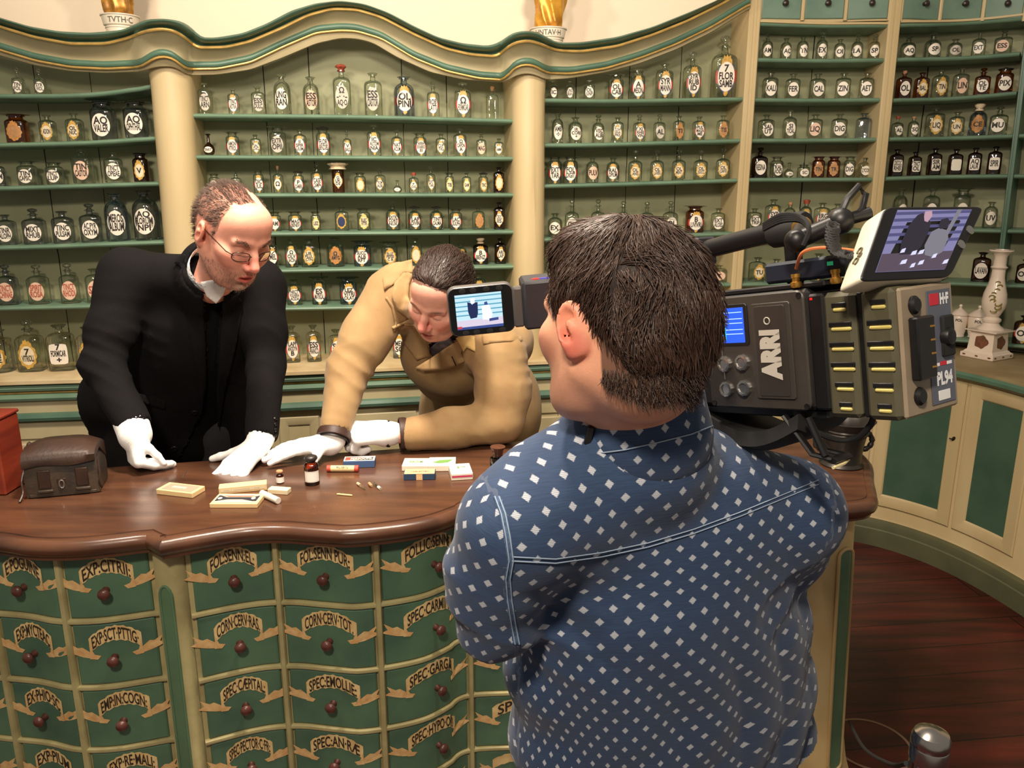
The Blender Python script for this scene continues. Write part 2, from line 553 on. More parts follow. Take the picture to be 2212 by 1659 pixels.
bay('left', 'left bay of green shelving, left of the left column', -480, 372, 400, [
    ('L1', [(-480, 200), (0, 208), (150, 208), (240, 202), (325, 187)]),
    ('L2', [(-480, 318), (0, 314), (200, 309), (338, 299)]),
    ('L3', [(-480, 412), (0, 408), (350, 397)]),
    ('L4', [(-480, 546), (0, 537), (130, 533), (250, 528), (365, 524)]),
    ('L5', [(-480, 686), (0, 668), (200, 663), (372, 657)])], 90)
bay('middle', 'middle bay of green shelving behind the two men', 395, 1135, 400, [
    ('C1', [(404, 250), (700, 252), (780, 253), (900, 256), (1112, 262)]),
    ('C2', [(408, 340), (750, 341), (1112, 343)]),
    ('C3', [(414, 423), (750, 422), (1112, 422)]),
    ('C4', [(420, 508), (600, 506), (1112, 502)]),
    ('C5', [(425, 591), (600, 586), (1112, 577)]),
    ('C6', [(430, 674), (600, 668), (850, 664), (1120, 657)])], 30)
bay('right', 'right bay of green shelving behind the bending cameraman', 1150, 1600, 400, [
    ('R1', [(1172, 217), (1320, 219), (1610, 214)]),
    ('R2', [(1172, 314), (1260, 314), (1605, 304)]),
    ('R3', [(1172, 403), (1330, 399), (1600, 390)]),
    ('R4', [(1172, 519), (1590, 506)]),
    ('R5', [(1172, 630), (1582, 616)])], 0)
e_fa, _, _ = bay('far', 'narrow right bay topped by three green drawers, left of the corner', 1610, 1900, 400, [
    ('A0', [(1640, 51), (1928, 55)]),
    ('A1', [(1634, 129), (1920, 130)]),
    ('A2', [(1628, 216), (1912, 216)]),
    ('A3', [(1622, 304), (1902, 302)]),
    ('A4', [(1616, 389), (1896, 388)]),
    ('A5', [(1608, 500), (1888, 500)]),
    ('A6', [(1600, 616), (1878, 616)])], -120)
e_fb, _, _ = bay('corner', 'curved corner bay of shelving at the right under green drawers', 1900, 2172, 400, [
    ('B0', [(1944, 54), (2124, 46), (2212, 40)]),
    ('B1', [(1938, 129), (2066, 126), (2203, 116)]),
    ('B2', [(1930, 217), (2050, 214), (2196, 201)]),
    ('B3', [(1922, 301), (2050, 299), (2190, 294)]),
    ('B4', [(1914, 387), (2060, 382), (2180, 381)]),
    ('B5', [(1905, 500), (2170, 500)]),
    ('B6', [(1897, 616), (2160, 618)]),
    ('B7', [(1890, 736), (2155, 744)])], -120)
bay('edge', 'last bay of shelving at the right edge, in shade', 2178, 2780, 400, [
    ('E1', [(2206, 116), (2760, 70)]), ('E2', [(2200, 200), (2760, 150)]), ('E3', [(2194, 294), (2760, 268)]),
    ('E4', [(2186, 381), (2760, 376)]), ('E5', [(2176, 500), (2760, 516)]), ('E6', [(2166, 618), (2760, 656)]), ('E7', [(2160, 746), (2760, 826)])], -120)

# uprights between the right-hand bays
def upright(name, label, top, bot, w, m, depth=.225, z0=.94, z1=2.62):
    pt = FRONT.hit(*top); pb = FRONT.hit(*bot)
    mb = MB()
    rows = []
    for (s, z) in ((pb[0] + (pb[0] - pt[0]) * (pb[1].z - z0) / max(.01, pt[1].z - pb[1].z) * 1.0, z0), (pt[0] + (pt[0] - pb[0]) * (z1 - pt[1].z) / (pt[1].z - pb[1].z), z1)):
        rows.append([FRONT.w(s + a * w, z, o) for a, o in ((-.5, -depth), (-.5, .008), (-.40, .014), (-.15, .014), (-.12, .009), (.12, .009), (.15, .014), (.40, .014), (.5, .008), (.5, -depth), (-.5, -depth))])
    mb.grid(rows)
    mb.add(rows[0], [tuple(range(10))]); mb.add(rows[1], [tuple(range(9, -1, -1))])
    o = mb.build(name, m, origin=FRONT.w(pb[0], z0))
    return tag(o, label, 'upright', 'cream uprights of the shelving')
upright('shelf_upright', 'cream upright board where the cornice ends, left of the drawers', (1631, 10), (1590, 615), .054, M_CREAM)
upright('shelf_upright', 'cream upright board between the two banks of green drawers', (1935, 2), (1893, 428), .053, M_CREAM)
upright('shelf_upright', 'narrow green upright board at the right edge of the shelving', (2213, 140), (2172, 474), .024, M_DGREEN)

# the small drawers above the right bays
M_DRAW = mat('blue_green_drawer_paint', (112, 138, 120), .5, rgb2=(94, 120, 106), scale=6, bump=.1, bscale=30)
M_KNOB = mat('black_turned_wood', (46, 34, 28), .35, var=.2, scale=30)
def normal_frame(plan, s):
    nx, ny = plan.nrm(s)
    n = Vector((nx, ny, 0)); u = Vector((-ny, nx, 0)); 
    return u, n
def knob_mesh(mb, p, n, r=.012, l=.026, seg=14):
    q = Vector((0, 0, 1)).rotation_difference(n).to_matrix()
    k = r / .012
    mb.lathe([(.008 * k, -.002), (.0075 * k, .002), (.005 * k, .006), (.0048 * k, l * .40), (.009 * k, l * .5), (r, l * .68), (r * .95, l * .82), (r * .6, l * .96), (0.0005, l)], p, seg, q)
def plan_panel(plan, s0, s1, z0, z1, off, th=.010, bev=.004, n=10, zf=None):
    """a panel bowed with the plan, chamfered edges, th thick"""
    mb = MB()
    rings = [(0, off - th), (0, off - bev), (bev * .35, off - bev * .3), (bev, off), ]
    loops = []
    for ins, o in rings:
        a0, a1 = s0 + ins, s1 - ins
        ssx = np.linspace(a0, a1, n)
        lo = [plan.w(s, (zf(s, 0) if zf else z0) + ins, o) for s in ssx]
        hi = [plan.w(s, (zf(s, 1) if zf else z1) - ins, o) for s in ssx[::-1]]
        loops.append(lo + hi)
    mb.grid(loops, closed=True)
    lo = loops[-1][:n]; hi = loops[-1][n:][::-1]
    mb.grid([lo, hi])
    return mb
def strip_bar(plan, s_list, z_list, off, w, th):
    """rounded bar lying on a plan curve"""
    rows = []
    for s, z in zip(s_list, z_list):
        rows.append([plan.w(s, z + a * w, off + b * th) for a, b in ((-.5, -1), (-.5, .3), (-.36, .85), (0, 1), (.36, .85), (.5, .3), (.5, -1))])
    return rows
def small_drawers(e, shelf, xs, ybot, names):
    for i in range(len(xs) - 1):
        x0, x1 = xs[i], xs[i + 1]
        s0 = sF(x0, 22) + .008; s1 = sF(x1, 22) - .008
        zb = FRONT.pt((x0 + x1) / 2, ybot).z
        d = plan_panel(FRONT, s0, s1, zb, zb + .15, .004).build('drawer', M_DRAW, e)
        sm = (s0 + s1) / 2; u, n = normal_frame(FRONT, sm)
        k = MB(); knob_mesh(k, FRONT.w(sm + .01, zb + .062, .004), n, .0135, .028)
        k.build('knob', M_KNOB, d)
    # frame: bottom rail and stiles
    f = MB()
    sa, sb = sF(xs[0], 22), sF(xs[-1], 22); sl = np.linspace(sa, sb, 14)
    zl = [np.interp(s, [sa, sb], [FRONT.pt(xs[0], ybot + 5).z, FRONT.pt(xs[-1], names).z]) for s in sl]
    rows = strip_bar(FRONT, sl, zl, .0, .012, .01); f.grid(rows)
    for x in xs:
        s = sF(x, 22); z = FRONT.pt(x, ybot + 4).z
        f.grid([[FRONT.w(s + a, z0, o) for a, o in ((-.008, -.02), (-.008, .006), (-.004, .010), (.004, .010), (.008, .006), (.008, -.02))] for z0 in (z, z + .17)])
    f.grid([[FRONT.w(s, zl[0] - .0, -.004) for s in sl], [FRONT.w(s, zl[0] + .2, -.004) for s in sl]])
    f.build('drawer_frame', M_CREAM, e)
small_drawers(e_fa, 'A0', [1641, 1734, 1827, 1922], 41, 51)
small_drawers(e_fb, 'B0', [1946, 2031, 2124, 2215], 42, 31)

# ------------------------------------------------------------------ columns and cornice
def column(label, xc_top, xc_bot, ytop, ybot, w):
    """rounded pilaster standing on the ledge"""
    s1 = sF(xc_top, ytop); s0 = sF(xc_bot, ybot)
    zt = FRONT.pt(xc_top, ytop).z + .03; zb = .945
    mb = MB(); rows = []
    st = FRONT.pt(xc_top, ytop).z; sb_ = FRONT.pt(xc_bot, ybot).z
    for z in np.linspace(zb, zt, 12):
        s = s0 + (s1 - s0) * (z - sb_) / (st - sb_)
        flare = 1 + .10 * max(0, (z - zt + .10) / .10) ** 2 + .12 * max(0, (zb + .10 - z) / .10) ** 2
        r = []
        for k in range(17):
            a = math.pi * (k / 16)
            r.append(FRONT.w(s - math.cos(a) * w / 2 * flare, z, -.02 + abs(math.sin(a)) ** .8 * .085 * flare))
        r = [FRONT.w(s - w / 2 * flare, z, -.22)] + r + [FRONT.w(s + w / 2 * flare, z, -.22)]
        rows.append(r)
    mb.grid(rows)
    mb.add(rows[0], [tuple(range(19))]); mb.add(rows[-1], [tuple(range(18, -1, -1))])
    return tag(mb.build('column', M_CREAM, origin=FRONT.w(s0, zb)), label, 'column', 'round cream columns of the shelving')
column('cream half-round column left of the middle bay, behind the man in black', 366, 392, 140, 470, .158)
column('cream half-round column right of the middle bay, behind the viewfinder', 1142, 1142, 160, 600, .148)

def bulge(x):
    b = 0
    for c, w in ((350, 62), (1138, 52)):
        t = abs(x - c) / w
        if t < 1: b = max(b, (1 - t ** 3) ** .8)
    return b
def smooth(a, k=5):
    k = np.ones(k) / k; q = np.pad(a, len(k) // 2, mode='edge')
    return np.convolve(q, k, 'valid')
XS = np.unique(np.concatenate([np.arange(-485, 1626, 9.0)]))
def cpath(c, off, bul, k=3, dy=0):
    ys = smooth(np.interp(XS, *c), k) + dy
    out = []
    for x, y in zip(XS, ys):
        out.append(FRONT.pt(x, y, off + bul * bulge(x)))
    return out
ec = empty('cornice', FRONT.w(sF(750, 100), 2.3), 'sweeping green and cream cornice with gilt lines crowning the shelving', 'cornice')
pT = cpath(cT, .135, .12); pG1 = cpath(cG1, .105, .12); pG2 = cpath(cG2, .035, .10); pB = cpath(cB, .012, .085)
# green cap moulding between top line and gilt line
rowsC = []
for a, b in zip(pT, pG1):
    h = a.z - b.z; nd = Vector((a.x, a.y, 0)).normalized() * -1
    back = nd * -.17
    rowsC.append([a + back, a + nd * -.012, a + Vector((0, 0, -.10 * h)) + nd * .004, a + Vector((0, 0, -.28 * h)) + nd * .012, a + Vector((0, 0, -.45 * h)) + nd * .004,
                  a + Vector((0, 0, -.52 * h)) - nd * .010, b + Vector((0, 0, .30 * h)) - nd * .014, b + Vector((0, 0, .12 * h)) - nd * .004, b + Vector((0, 0, .02 * h)) - nd * .008, b + nd * -.15])
MB().grid(rowsC).build('cap_moulding', M_DGREEN, ec, angle=60)
MB().tube([p + Vector((0, 0, .001)) for p in pG1], .0058, 8).build('gilt_line', M_GOLD, ec)
rowsF = []
for a, b in zip(pG1, pG2):
    r = []
    for t in np.linspace(0, 1, 8):
        p = a.lerp(b, t)
        q = Vector((a.x, a.y, 0)) .lerp(Vector((b.x, b.y, 0)), 1 - (1 - t) ** 2.2)
        r.append(Vector((q.x, q.y, p.z)))
    rowsF.append(r)
MB().grid(rowsF).build('cove', M_CREAM2, ec, angle=180)
rowsL = []
for a in pG2:
    nd = Vector((a.x, a.y, 0)).normalized() * -1
    rowsL.append([a + nd * (math.cos(w) * .013) + Vector((0, 0, math.sin(w) * .0125)) for w in np.linspace(math.pi / 2 + .6, -math.pi / 2, 9)])
MB().grid(rowsL).build('lower_moulding', M_DGREEN, ec, angle=180)
MB().tube([p + Vector((0, 0, -.016)) for p in pG2], .0045, 8).build('gilt_line', M_GOLD, ec)
rowsB = []
for a, b in zip(pG2, pB):
    nd = Vector((a.x, a.y, 0)).normalized() * -1
    rowsB.append([a + nd * -.002, Vector((b.x, b.y, b.z)) + nd * .002, b + nd * -.022, b + nd * -.022 + Vector((0, 0, .05))])
MB().grid(rowsB).build('fascia_board', M_CREAM2, ec, angle=30)

# ------------------------------------------------------------------ base cabinets under the shelving
LEDGE = .95
def sweep(plan, s0, s1, prof, n=40, cap=True):
    sl = np.linspace(s0, s1, n)
    rows = [[plan.w(s, z, o) for o, z in prof] for s in sl]
    return MB().grid(rows)
def base_unit(label, x0, x1, yref=800):
    s0, s1 = FRONT.hit(x0, yref, .13)[0], FRONT.hit(x1, yref, .13)[0]
    e = empty('base_cabinet', FRONT.w((s0 + s1) / 2, 0, 0), label, 'cabinet', 'base cabinets under the shelving')
    n = max(12, int((s1 - s0) / .05))
    sweep(FRONT, s0, s1, [(-.23, .935), (-.23, .95), (.125, .95), (.135, .944), (.135, .930), (.128, .926), (.105, .924)], n).build('ledge', M_SILL, e)
    sweep(FRONT, s0, s1, [(.105, .924), (.118, .920), (.122, .908), (.116, .896), (.100, .892)], n).build('green_moulding', M_GREEN, e)
    sweep(FRONT, s0, s1, [(.100, .892), (.104, .889), (.104, .884), (.100, .881)], n).build('gilt_line', M_GOLD, e)
    sweep(FRONT, s0, s1, [(.100, .881), (.112, .876), (.116, .864), (.110, .853), (.09, .850)], n).build('green_moulding', M_GREEN, e)
    sweep(FRONT, s0, s1, [(.09, .850), (.088, .79), ], n).build('frieze', M_CREAM2, e)
    sweep(FRONT, s0, s1, [(.088, .795), (.104, .790), (.110, .776), (.104, .762), (.085, .757), (.07, .757)], n).build('lower_moulding', M_DGREEN, e)
    sweep(FRONT, s0, s1, [(.07, .757), (.07, .12), (.075, .12)], n).build('carcass', M_CREAM2, e)
    sweep(FRONT, s0, s1, [(.075, .125), (.10, .12), (.10, .0)], n).build('plinth', M_DGREEN, e)
    return e, s0, s1
def rail(e, s0, s1, z, m=M_DARK, w=.004, name='drawer_gap'):
    pass
M_PANEL = mat('green_door_panel', (64, 92, 74), .5, rgb2=(54, 82, 66), scale=8, bump=.1, bscale=50)
def cab_drawer(e, plan, s0, s1, z0, z1, off, knob=True):
    d = plan_panel(plan, s0, s1, z0, z1, off + .008, th=.012, bev=.006).build('drawer', M_CREAM2, e)
    if knob:
        sm = (s0 + s1) / 2; u, n = normal_frame(plan, sm)
        k = MB(); knob_mesh(k, plan.w(sm, (z0 + z1) / 2, off + .008), n, .016, .030)
        k.build('knob', M_CREAM2, d)
def cab_door(e, plan, s0, s1, z0, z1, off, mp, fr=.055, key=None):
    d = MB(); n = 10
    # frame: outer panel ring + recessed field
    pts = lambda ins, o: [plan.w(s, z0 + ins, o) for s in np.linspace(s0 + ins, s1 - ins, n)] + [plan.w(s, z1 - ins, o) for s in np.linspace(s1 - ins, s0 + ins, n)]
    d.grid([pts(0, off - .004), pts(0, off + .006), pts(.004, off + .010), pts(fr - .010, off + .010), pts(fr - .004, off + .006), pts(fr, off + .001)], closed=True)
    dd = d.build('door', M_CREAM2 if mp is not M_PANEL else M_CREAM, e)
    p = MB(); a = pts(fr - .001, off + .002)
    p.grid([a[:n], a[n:][::-1]])
    p.build('door_panel', mp, dd)
    if key:
        s = s0 + (s1 - s0) * key[0]; u, nn = normal_frame(plan, s)
        c = plan.w(s, key[1], off + .010); k = MB()
        q = Vector((0, 0, 1)).rotation_difference(nn).to_matrix()
        k.lathe([(.012, 0), (.012, .002), (.004, .003)], c, 12, q, squash=.6)
        k.tube([c, c + nn * .012, c + nn * .014 - u * .012], .003, 6)
        k.build('key_escutcheon', mat('dark_iron', (52, 44, 38), .5, metal=.6), dd)
    return dd
e1, a, b = base_unit('long cream base cabinet with green mouldings behind the two men', -480, 1212)
def sb(x, y): return FRONT.hit(x, y, .08)[0]
cab_drawer(e1, FRONT, sb(-120, 920), sb(190, 920), .30, .655, .07, False)
cab_drawer(e1, FRONT, sb(-120, 920), sb(190, 920), .672, .752, .07, False)
cab_drawer(e1, FRONT, sb(205, 920), sb(590, 920), .30, .752, .07, False)
cab_door(e1, FRONT, sb(602, 920), sb(690, 920), .14, .725, .07, M_CREAM2, .045)
cab_drawer(e1, FRONT, sb(706, 920), sb(900, 920), .30, .625, .07, False)
cab_drawer(e1, FRONT, sb(706, 920), sb(900, 920), .64, .725, .07, False)
cab_drawer(e1, FRONT, sb(910, 920), sb(1062, 920), .45, .66, .07)
cab_drawer(e1, FRONT, sb(1074, 920), sb(1212, 920), .49, .66, .07)
cab_drawer(e1, FRONT, sb(1074, 920), sb(1212, 920), .675, .735, .07, False)
e2, a2, b2 = base_unit('base cabinet hidden mostly behind the cameraman', 1213, 1745)
cab_drawer(e2, FRONT, sb(1222, 920), sb(1370, 920), .49, .66, .07)

# the curved corner cupboard sweeps forward on the right
CC = Plan(catmull([(1.25, 3.80), (1.52, 3.80), (1.76, 3.72), (1.93, 3.57), (2.05, 3.37), (2.13, 3.12), (2.17, 2.85), (2.19, 2.4), (2.19, 1.9)], 10))
e3 = empty('corner_cupboard', (1.9, 3.5, 0), 'curved cream corner cupboard with green door panels at the right', 'cupboard')
n = 50
MB().grid([[CC.w(s_, z, o if o > 0 else -.27 - .30 * min(1, s_ / .9)) for o, z in [(-.30, .935), (-.30, .9494), (.03, .9494), (.04, .944), (.04, .936)]] for s_ in np.linspace(0, CC.L, n)]).build('ledge', mat('ledge_brown_paint', (150, 132, 96), .5, rgb2=(128, 108, 76), scale=5), e3)
sweep(CC, 0, CC.L, [(.04, .937), (.048, .925), (.046, .91), (.03, .902), (.0, .900)], n).build('green_moulding', M_DGREEN, e3)
sweep(CC, 0, CC.L, [(.0, .900), (.0, .14), (.004, .13)], n).build('carcass', M_CREAM, e3)
sweep(CC, 0, CC.L, [(.004, .13), (.03, .125), (.034, .11), (.034, .09), (.04, .085), (.04, 0)], n).build('plinth', mat('plinth_green_paint', (92, 92, 66), .5, rgb2=(74, 78, 56), scale=5), e3)
def sC(x, y): return CC.hit(x, y)[0]
cab_door(e3, CC, sC(1760, 1000), sC(1876, 1000), .20, .885, 0, M_PANEL, .06)
cab_door(e3, CC, sC(1884, 1000), sC(2068, 1000), .20, .885, 0, M_PANEL, .062, key=(.93, .62))
cab_door(e3, CC, sC(2076, 1000), sC(2222, 1000), .20, .885, 0, M_PANEL, .062)
# ================================================================== the shop counter
M_TOP = mat('polished_brown_wood', (92, 60, 42), .30, rgb2=(64, 40, 28), scale=3.0, stretch=(1.2, 7, 1), bump=.12, bscale=16, detail=7, rvar=.12, coat=.25)
M_CGREEN = mat('counter_drawer_green', (88, 120, 94), .36, rgb2=(70, 100, 82), scale=7, bump=.15, bscale=35, rvar=.06)
M_CRAIL = mat('counter_rail_paint', (178, 168, 120), .45, rgb2=(150, 138, 96), scale=12, bump=.1, bscale=40)
M_CPOST = mat('counter_post_paint', (196, 172, 122), .42, rgb2=(180, 152, 104), scale=5, bump=.1, bscale=30)
M_BAN = mat('banner_cream_paint', (228, 200, 142), .5, rgb2=(210, 172, 114), scale=30)
M_BAN2 = mat('banner_ochre_paint', (206, 160, 104), .5, rgb2=(222, 188, 132), scale=60)
M_INK = mat('dark_brown_lettering', (52, 42, 30), .6)
M_CKNOB = mat('red_brown_turned_wood', (92, 52, 44), .35, var=.25, scale=40)
M_CMID = mat('counter_inset_green', (96, 128, 96), .4, rgb2=(84, 112, 84), scale=8)
ZT = .95
low = [(-330, 1180), (-200, 1188), (-100, 1196), (0, 1203), (63, 1213), (127, 1215), (190, 1212), (253, 1205), (300, 1199), (322, 1197)]
low2 = [(352, 1212), (372, 1208), (430, 1197), (506, 1184), (560, 1178), (614, 1177), (668, 1181), (723, 1185), (750, 1186), (804, 1182), (885, 1171), (940, 1159), (994, 1139), (1021, 1128)]
pA = [at_z(x, y, .897) for x, y in low]
pB2 = [at_z(x, y, .897) for x, y in low2]
pB2 += [Vector((.06, 1.935, 0)), Vector((.22, 1.995, 0)), Vector((.36, 1.985, 0)), Vector((.50, 1.93, 0)), Vector((.62, 1.90, 0)), Vector((.73, 1.91, 0)), Vector((.78, 1.925, 0))]
flat = lambda v: Vector((v[0], v[1], 0))
lipL = catmull([flat(p) for p in pA], 6)
lipR = catmull([flat(p) for p in pB2], 6)
end = catmull([Vector((.79, 1.915, 0)), Vector((.87, 1.915, 0)), Vector((.938, 1.945, 0)), Vector((.972, 2.02, 0)), Vector((1.008, 2.12, 0)), Vector((1.055, 2.24, 0)), Vector((1.06, 2.36, 0)), Vector((1.00, 2.48, 0)), Vector((.88, 2.54, 0))], 6)
back = [Vector((.62, 2.53, 0)), Vector((.25, 2.48, 0)), flat(at_z(1102, 950, .95)), flat(at_z(760, 973, .95)), flat(at_z(587, 983, .95)), flat(at_z(230, 1006, .95)), flat(at_z(0, 1022, .95)), Vector((lipL[0].x, 2.10, 0))]
outline = lipL + lipR + end + back
def off_loop(pts, d):
    n = len(pts); out = []
    for i in range(n):
        a = pts[i] - pts[i - 1]; b = pts[(i + 1) % n] - pts[i]
        na = Vector((a.y, -a.x, 0)).normalized(); nb = Vector((b.y, -b.x, 0)).normalized()
        m = (na + nb)
        if m.length < 1e-6: m = na
        m.normalize()
        k = 1 / max(.6, m.dot(na))
        out.append(pts[i] + m * d * k)
    return out
prof = [(-.026, .9500), (-.0225, .9500), (-.0215, .9465), (-.018, .9465), (-.008, .9475), (0.000, .944), (.0055, .938), (.008, .930), (.0075, .922), (.004, .914), (-.003, .908), (-.006, .904), (-.006, .898), (-.016, .893), (-.05, .893)]
mb = MB(); loops = [[Vector((p.x, p.y, z)) for p in off_loop(outline, d)] for d, z in prof]
mb.grid(loops, closed=True)
from mathutils.geometry import tessellate_polygon
for lp in (loops[0], loops[-1]):
    mb.add(lp, [tuple(t) for t in tessellate_polygon([lp])])
CTOP = mb.build('countertop', M_TOP, angle=35, origin=(-.3, 2.0, .93))
tag(CTOP, 'long polished brown wooden countertop with serpentine moulded edge', 'countertop')

def inset(pts, d):
    out = []
    for i, p in enumerate(pts):
        t = pts[min(i + 1, len(pts) - 1)] - pts[max(i - 1, 0)]
        n = Vector((t.y, -t.x, 0)).normalized()
        out.append(p - n * d)
    return out
BL = Plan(inset(lipL, .052)); BR = Plan(inset(lipR, .052))
ROWS = [(.724, .889), (.542, .710), (.363, .528), (.185, .349), (.040, .171)]   # drawer rows, bottom and top
def sx(plan, x, y): return plan.hit(x, y)[0]
banner_words = {}
def banner(dr, plan, s0, s1, z0, z1, text, off, rg, slope=0.0, faded=0.0):
    """painted scroll with lettering on a drawer front"""
    w = s1 - s0; h = z1 - z0; sm = (s0 + s1) / 2; zc = z0 + h * .66
    W = w * .62; arch = h * .17; bh = h * .235
    def P(u, v, o=.0012): # u across in metres from the middle, v up
        return plan.w(sm + u, zc + v, off + o)
    cen = lambda u: arch * (1 - (2 * u / W) ** 2) + slope * u
    n = 20; b = MB()
    us = np.linspace(-W / 2, W / 2, n)
    edge = [1 + .10 * math.sin(7 * u / W * 6 + rg.random()) for u in us]
    b.grid([[P(u, cen(u) + k * bh * .5 * e) for u, e in zip(us, edge)] for k in (-1, -.33, .33, 1)])
    banner_o = b.build('banner', M_BAN, dr, smooth=False)
    for sgn in (-1, 1):
        t = MB()
        u0 = sgn * W / 2; v0 = cen(u0) - bh * .5
        fold = [(0, .02), (0, .55), (-.25, -.15), (-.62, -.28), (-.40, -.55), (.05, -.48)]
        pts = [(u0 + sgn * 0 + sgn * f * bh * 1.0, v0 + g * bh * .9) for f, g in fold]
        t.add([P(u, v, .0018) for u, v in pts], [tuple(range(len(pts))) if sgn > 0 else tuple(range(len(pts)))[::-1]])
        tail = [(0, .15), (.45, .55), (.75, .50), (1.35, .95), (1.10, .40), (1.55, .22), (.95, -.05), (.45, -.25), (.02, -.35)]
        pts = [(u0 + sgn * f * bh * .95, v0 + g * bh * .85 - .1 * bh) for f, g in tail]
        t.add([P(u, v, .0009) for u, v in pts], [tuple(range(len(pts)))])
        t.build('banner_tail', M_BAN2, dr, smooth=False)
    if text:
        v, f = fit_text(text, W * .90, bh * .78, .02)
        if len(v):
            L = MB()
            L.add([P(u * .98, cen(u) + vv + u * 0, .0022) for u, vv in v], f)
            L.build('lettering', M_INK, dr, smooth=False)
def counter_drawer(e, plan, s0, s1, row, text, slope=0.0, kx=0.5, proud=0.0):
    z0, z1 = ROWS[row]
    rg = random.Random(text + str(row))
    off = .006 + proud
    d = plan_panel(plan, s0, s1, z0, z1, off, th=.014, bev=.006, n=14).build('drawer', M_CGREEN, e, angle=30)
    banner(d, plan, s0, s1, z0, z1, text, off, rg, slope)
    s = s0 + (s1 - s0) * kx; u, n = normal_frame(plan, s)
    k = MB(); knob_mesh(k, plan.w(s, z0 + (z1 - z0) * .44, off), n, .0145, .032)
    k.build('knob', M_CKNOB, d)
    return d
def carcass(e, plan, s0, s1, rails, stiles, m=M_CRAIL):
    n = max(10, int((s1 - s0) / .02)); sl = np.linspace(s0, s1, n)
    c = MB(); c.grid([[plan.w(s, .0, 0) for s in sl], [plan.w(s, .896, 0) for s in sl]])
    c.grid([[plan.w(s, .0, -.02) for s in sl], [plan.w(s, .896, -.02) for s in sl]])
    c.build('carcass', M_CRAIL, e)
    for z in rails:
        MB().grid(strip_bar(plan, sl, [z] * n, .006, .0125, .006)).build('rail', m, e)
    for s in stiles:
        MB().grid([[plan.w(s + a, z, o) for a, o in ((-.0085, -.001), (-.0085, .008), (-.005, .0135), (.005, .0135), (.0085, .008), (.0085, -.001))] for z in (.0, .896)]).build('stile', m, e)
RZ = [.717, .535, .356, .178, .034]
eL = empty('drawer_cabinet', (lipL[len(lipL) // 2].x, 1.75, 0), 'green drawer cabinet under the left end of the counter, with painted scroll labels', 'cabinet', 'drawer cabinets of the counter')
cL = [0, sx(BL, -12, 1300), sx(BL, 140, 1300), sx(BL, 345, 1300)]
cL[0] = max(0.02, cL[1] - (cL[2] - cL[1]) * 1.4)
cL[3] = BL.L - .005
carcass(eL, BL, 0.0, BL.L, RZ, cL[1:3])
tL = [['', '', 'EXP·HYDR', 'EXP·CORD', ''], ['E·POGUINE', 'EXP:MYCTEAC', 'EX·PHIO·SC', 'EXP·PIUM', ''], ['EXP:CITRII:', 'EXP·SCT·PTTIG·', 'EMP:IN:COGN:', 'EXP·RE·MALI:', '']]
for c in range(3):
    for r in range(5):
        if c == 0 and cL[1] - cL[0] < .1: continue
        counter_drawer(eL, BL, cL[c] + .011, cL[c + 1] - .011, r, tL[c][r], kx=.47)
eC = empty('drawer_cabinet', (lipR[60].x, 1.75, 0), 'green drawer cabinet with scroll labels in the middle of the counter', 'cabinet', 'drawer cabinets of the counter')
post_w = .035
s_a = sx(BR, 372, 1300) if False else .052
cR = [s_a, sx(BR, 600, 1240), sx(BR, 814, 1240), sx(BR, 1016, 1440)]
cR.append(cR[3] + (cR[3] - cR[2]) * .98); cR.append(cR[4] + .20); cR.append(cR[5] + .19)
cR = [c for c in cR if c < BR.L - .03] + [BR.L - .004]
carcass(eC, BR, s_a, BR.L, RZ, cR[1:-1])
tR = [['FOL:SENN:EL:', 'CORN·CERV·RAS.', 'SPEC·CÆPITAL:', 'SPEC·PECTOR·C·FR:', ''],
      ['FOL:SENN PUR:', 'CORN·CERV·TOT.', 'SPEC:EMOLLIE:', 'SPEC:AN·RÆ', ''],
      ['FOLLIC:SENNÆ', 'SPEC·CARMIN·TI', 'SPEC·GARGAR', 'SPEC·HYPO·ORD', ''],
      ['', '', 'SPEC·G', 'SPEC:C', '']]
for c in range(len(cR) - 1):
    for r in range(5):
        tx = tR[c][r] if c < 4 else ''
        counter_drawer(eC, BR, cR[c] + .011, cR[c + 1] - .011, r, tx, kx=[.5, .5, .52, .5, .5, .5, .5][min(c, 6)])
# pilaster between the two cabinets
pj0 = lipL[-1]; pj1 = lipR[0]
def pilaster(name, label, foot, pts, m, inset_pts=None, z1=.894):
    mb = MB(); zs = [0, .05, .06, z1 - .0]
    fl = [1.25, 1.22, 1.0, 1.0]
    c = sum((Vector(p) for p in pts), Vector()) / len(pts)
    mb.grid([[Vector((c.x + (p[0] - c.x) * k, c.y + (p[1] - c.y) * k, z)) for p in pts] for z, k in zip(zs, fl)], closed=True)
    return tag(mb.build(name, m, origin=(c.x, c.y, 0), angle=35), label, 'pilaster')
a0 = BL.at(BL.L, 0); a1 = BR.at(0.048, 0.0)
a0 = Vector((a0[0], a0[1], 0)); a1 = Vector((a1[0], a1[1], 0))
tt = (a1 - a0).normalized(); nn = Vector((tt.y, -tt.x, 0))
pp = [a0 - nn * .03, a0 + nn * .006, a0.lerp(a1, .12) + nn * .022, a0.lerp(a1, .30) + nn * .026, a0.lerp(a1, .7) + nn * .026, a0.lerp(a1, .88) + nn * .020, a1 + nn * .006, a1 - nn * .03]
po = pilaster('pilaster', 'narrow cream pilaster between two banks of counter drawers', None, pp, M_CRAIL)
gm = a0.lerp(a1, .5) + nn * .0262; gw = tt * ((a1 - a0).length * .22)
g = MB(); pts2 = []
for k in range(9):
    a = math.pi * k / 8; pts2.append(gm + gw * math.cos(a) + Vector((0, 0, .775 + .03 * math.sin(a))) + nn * .001)
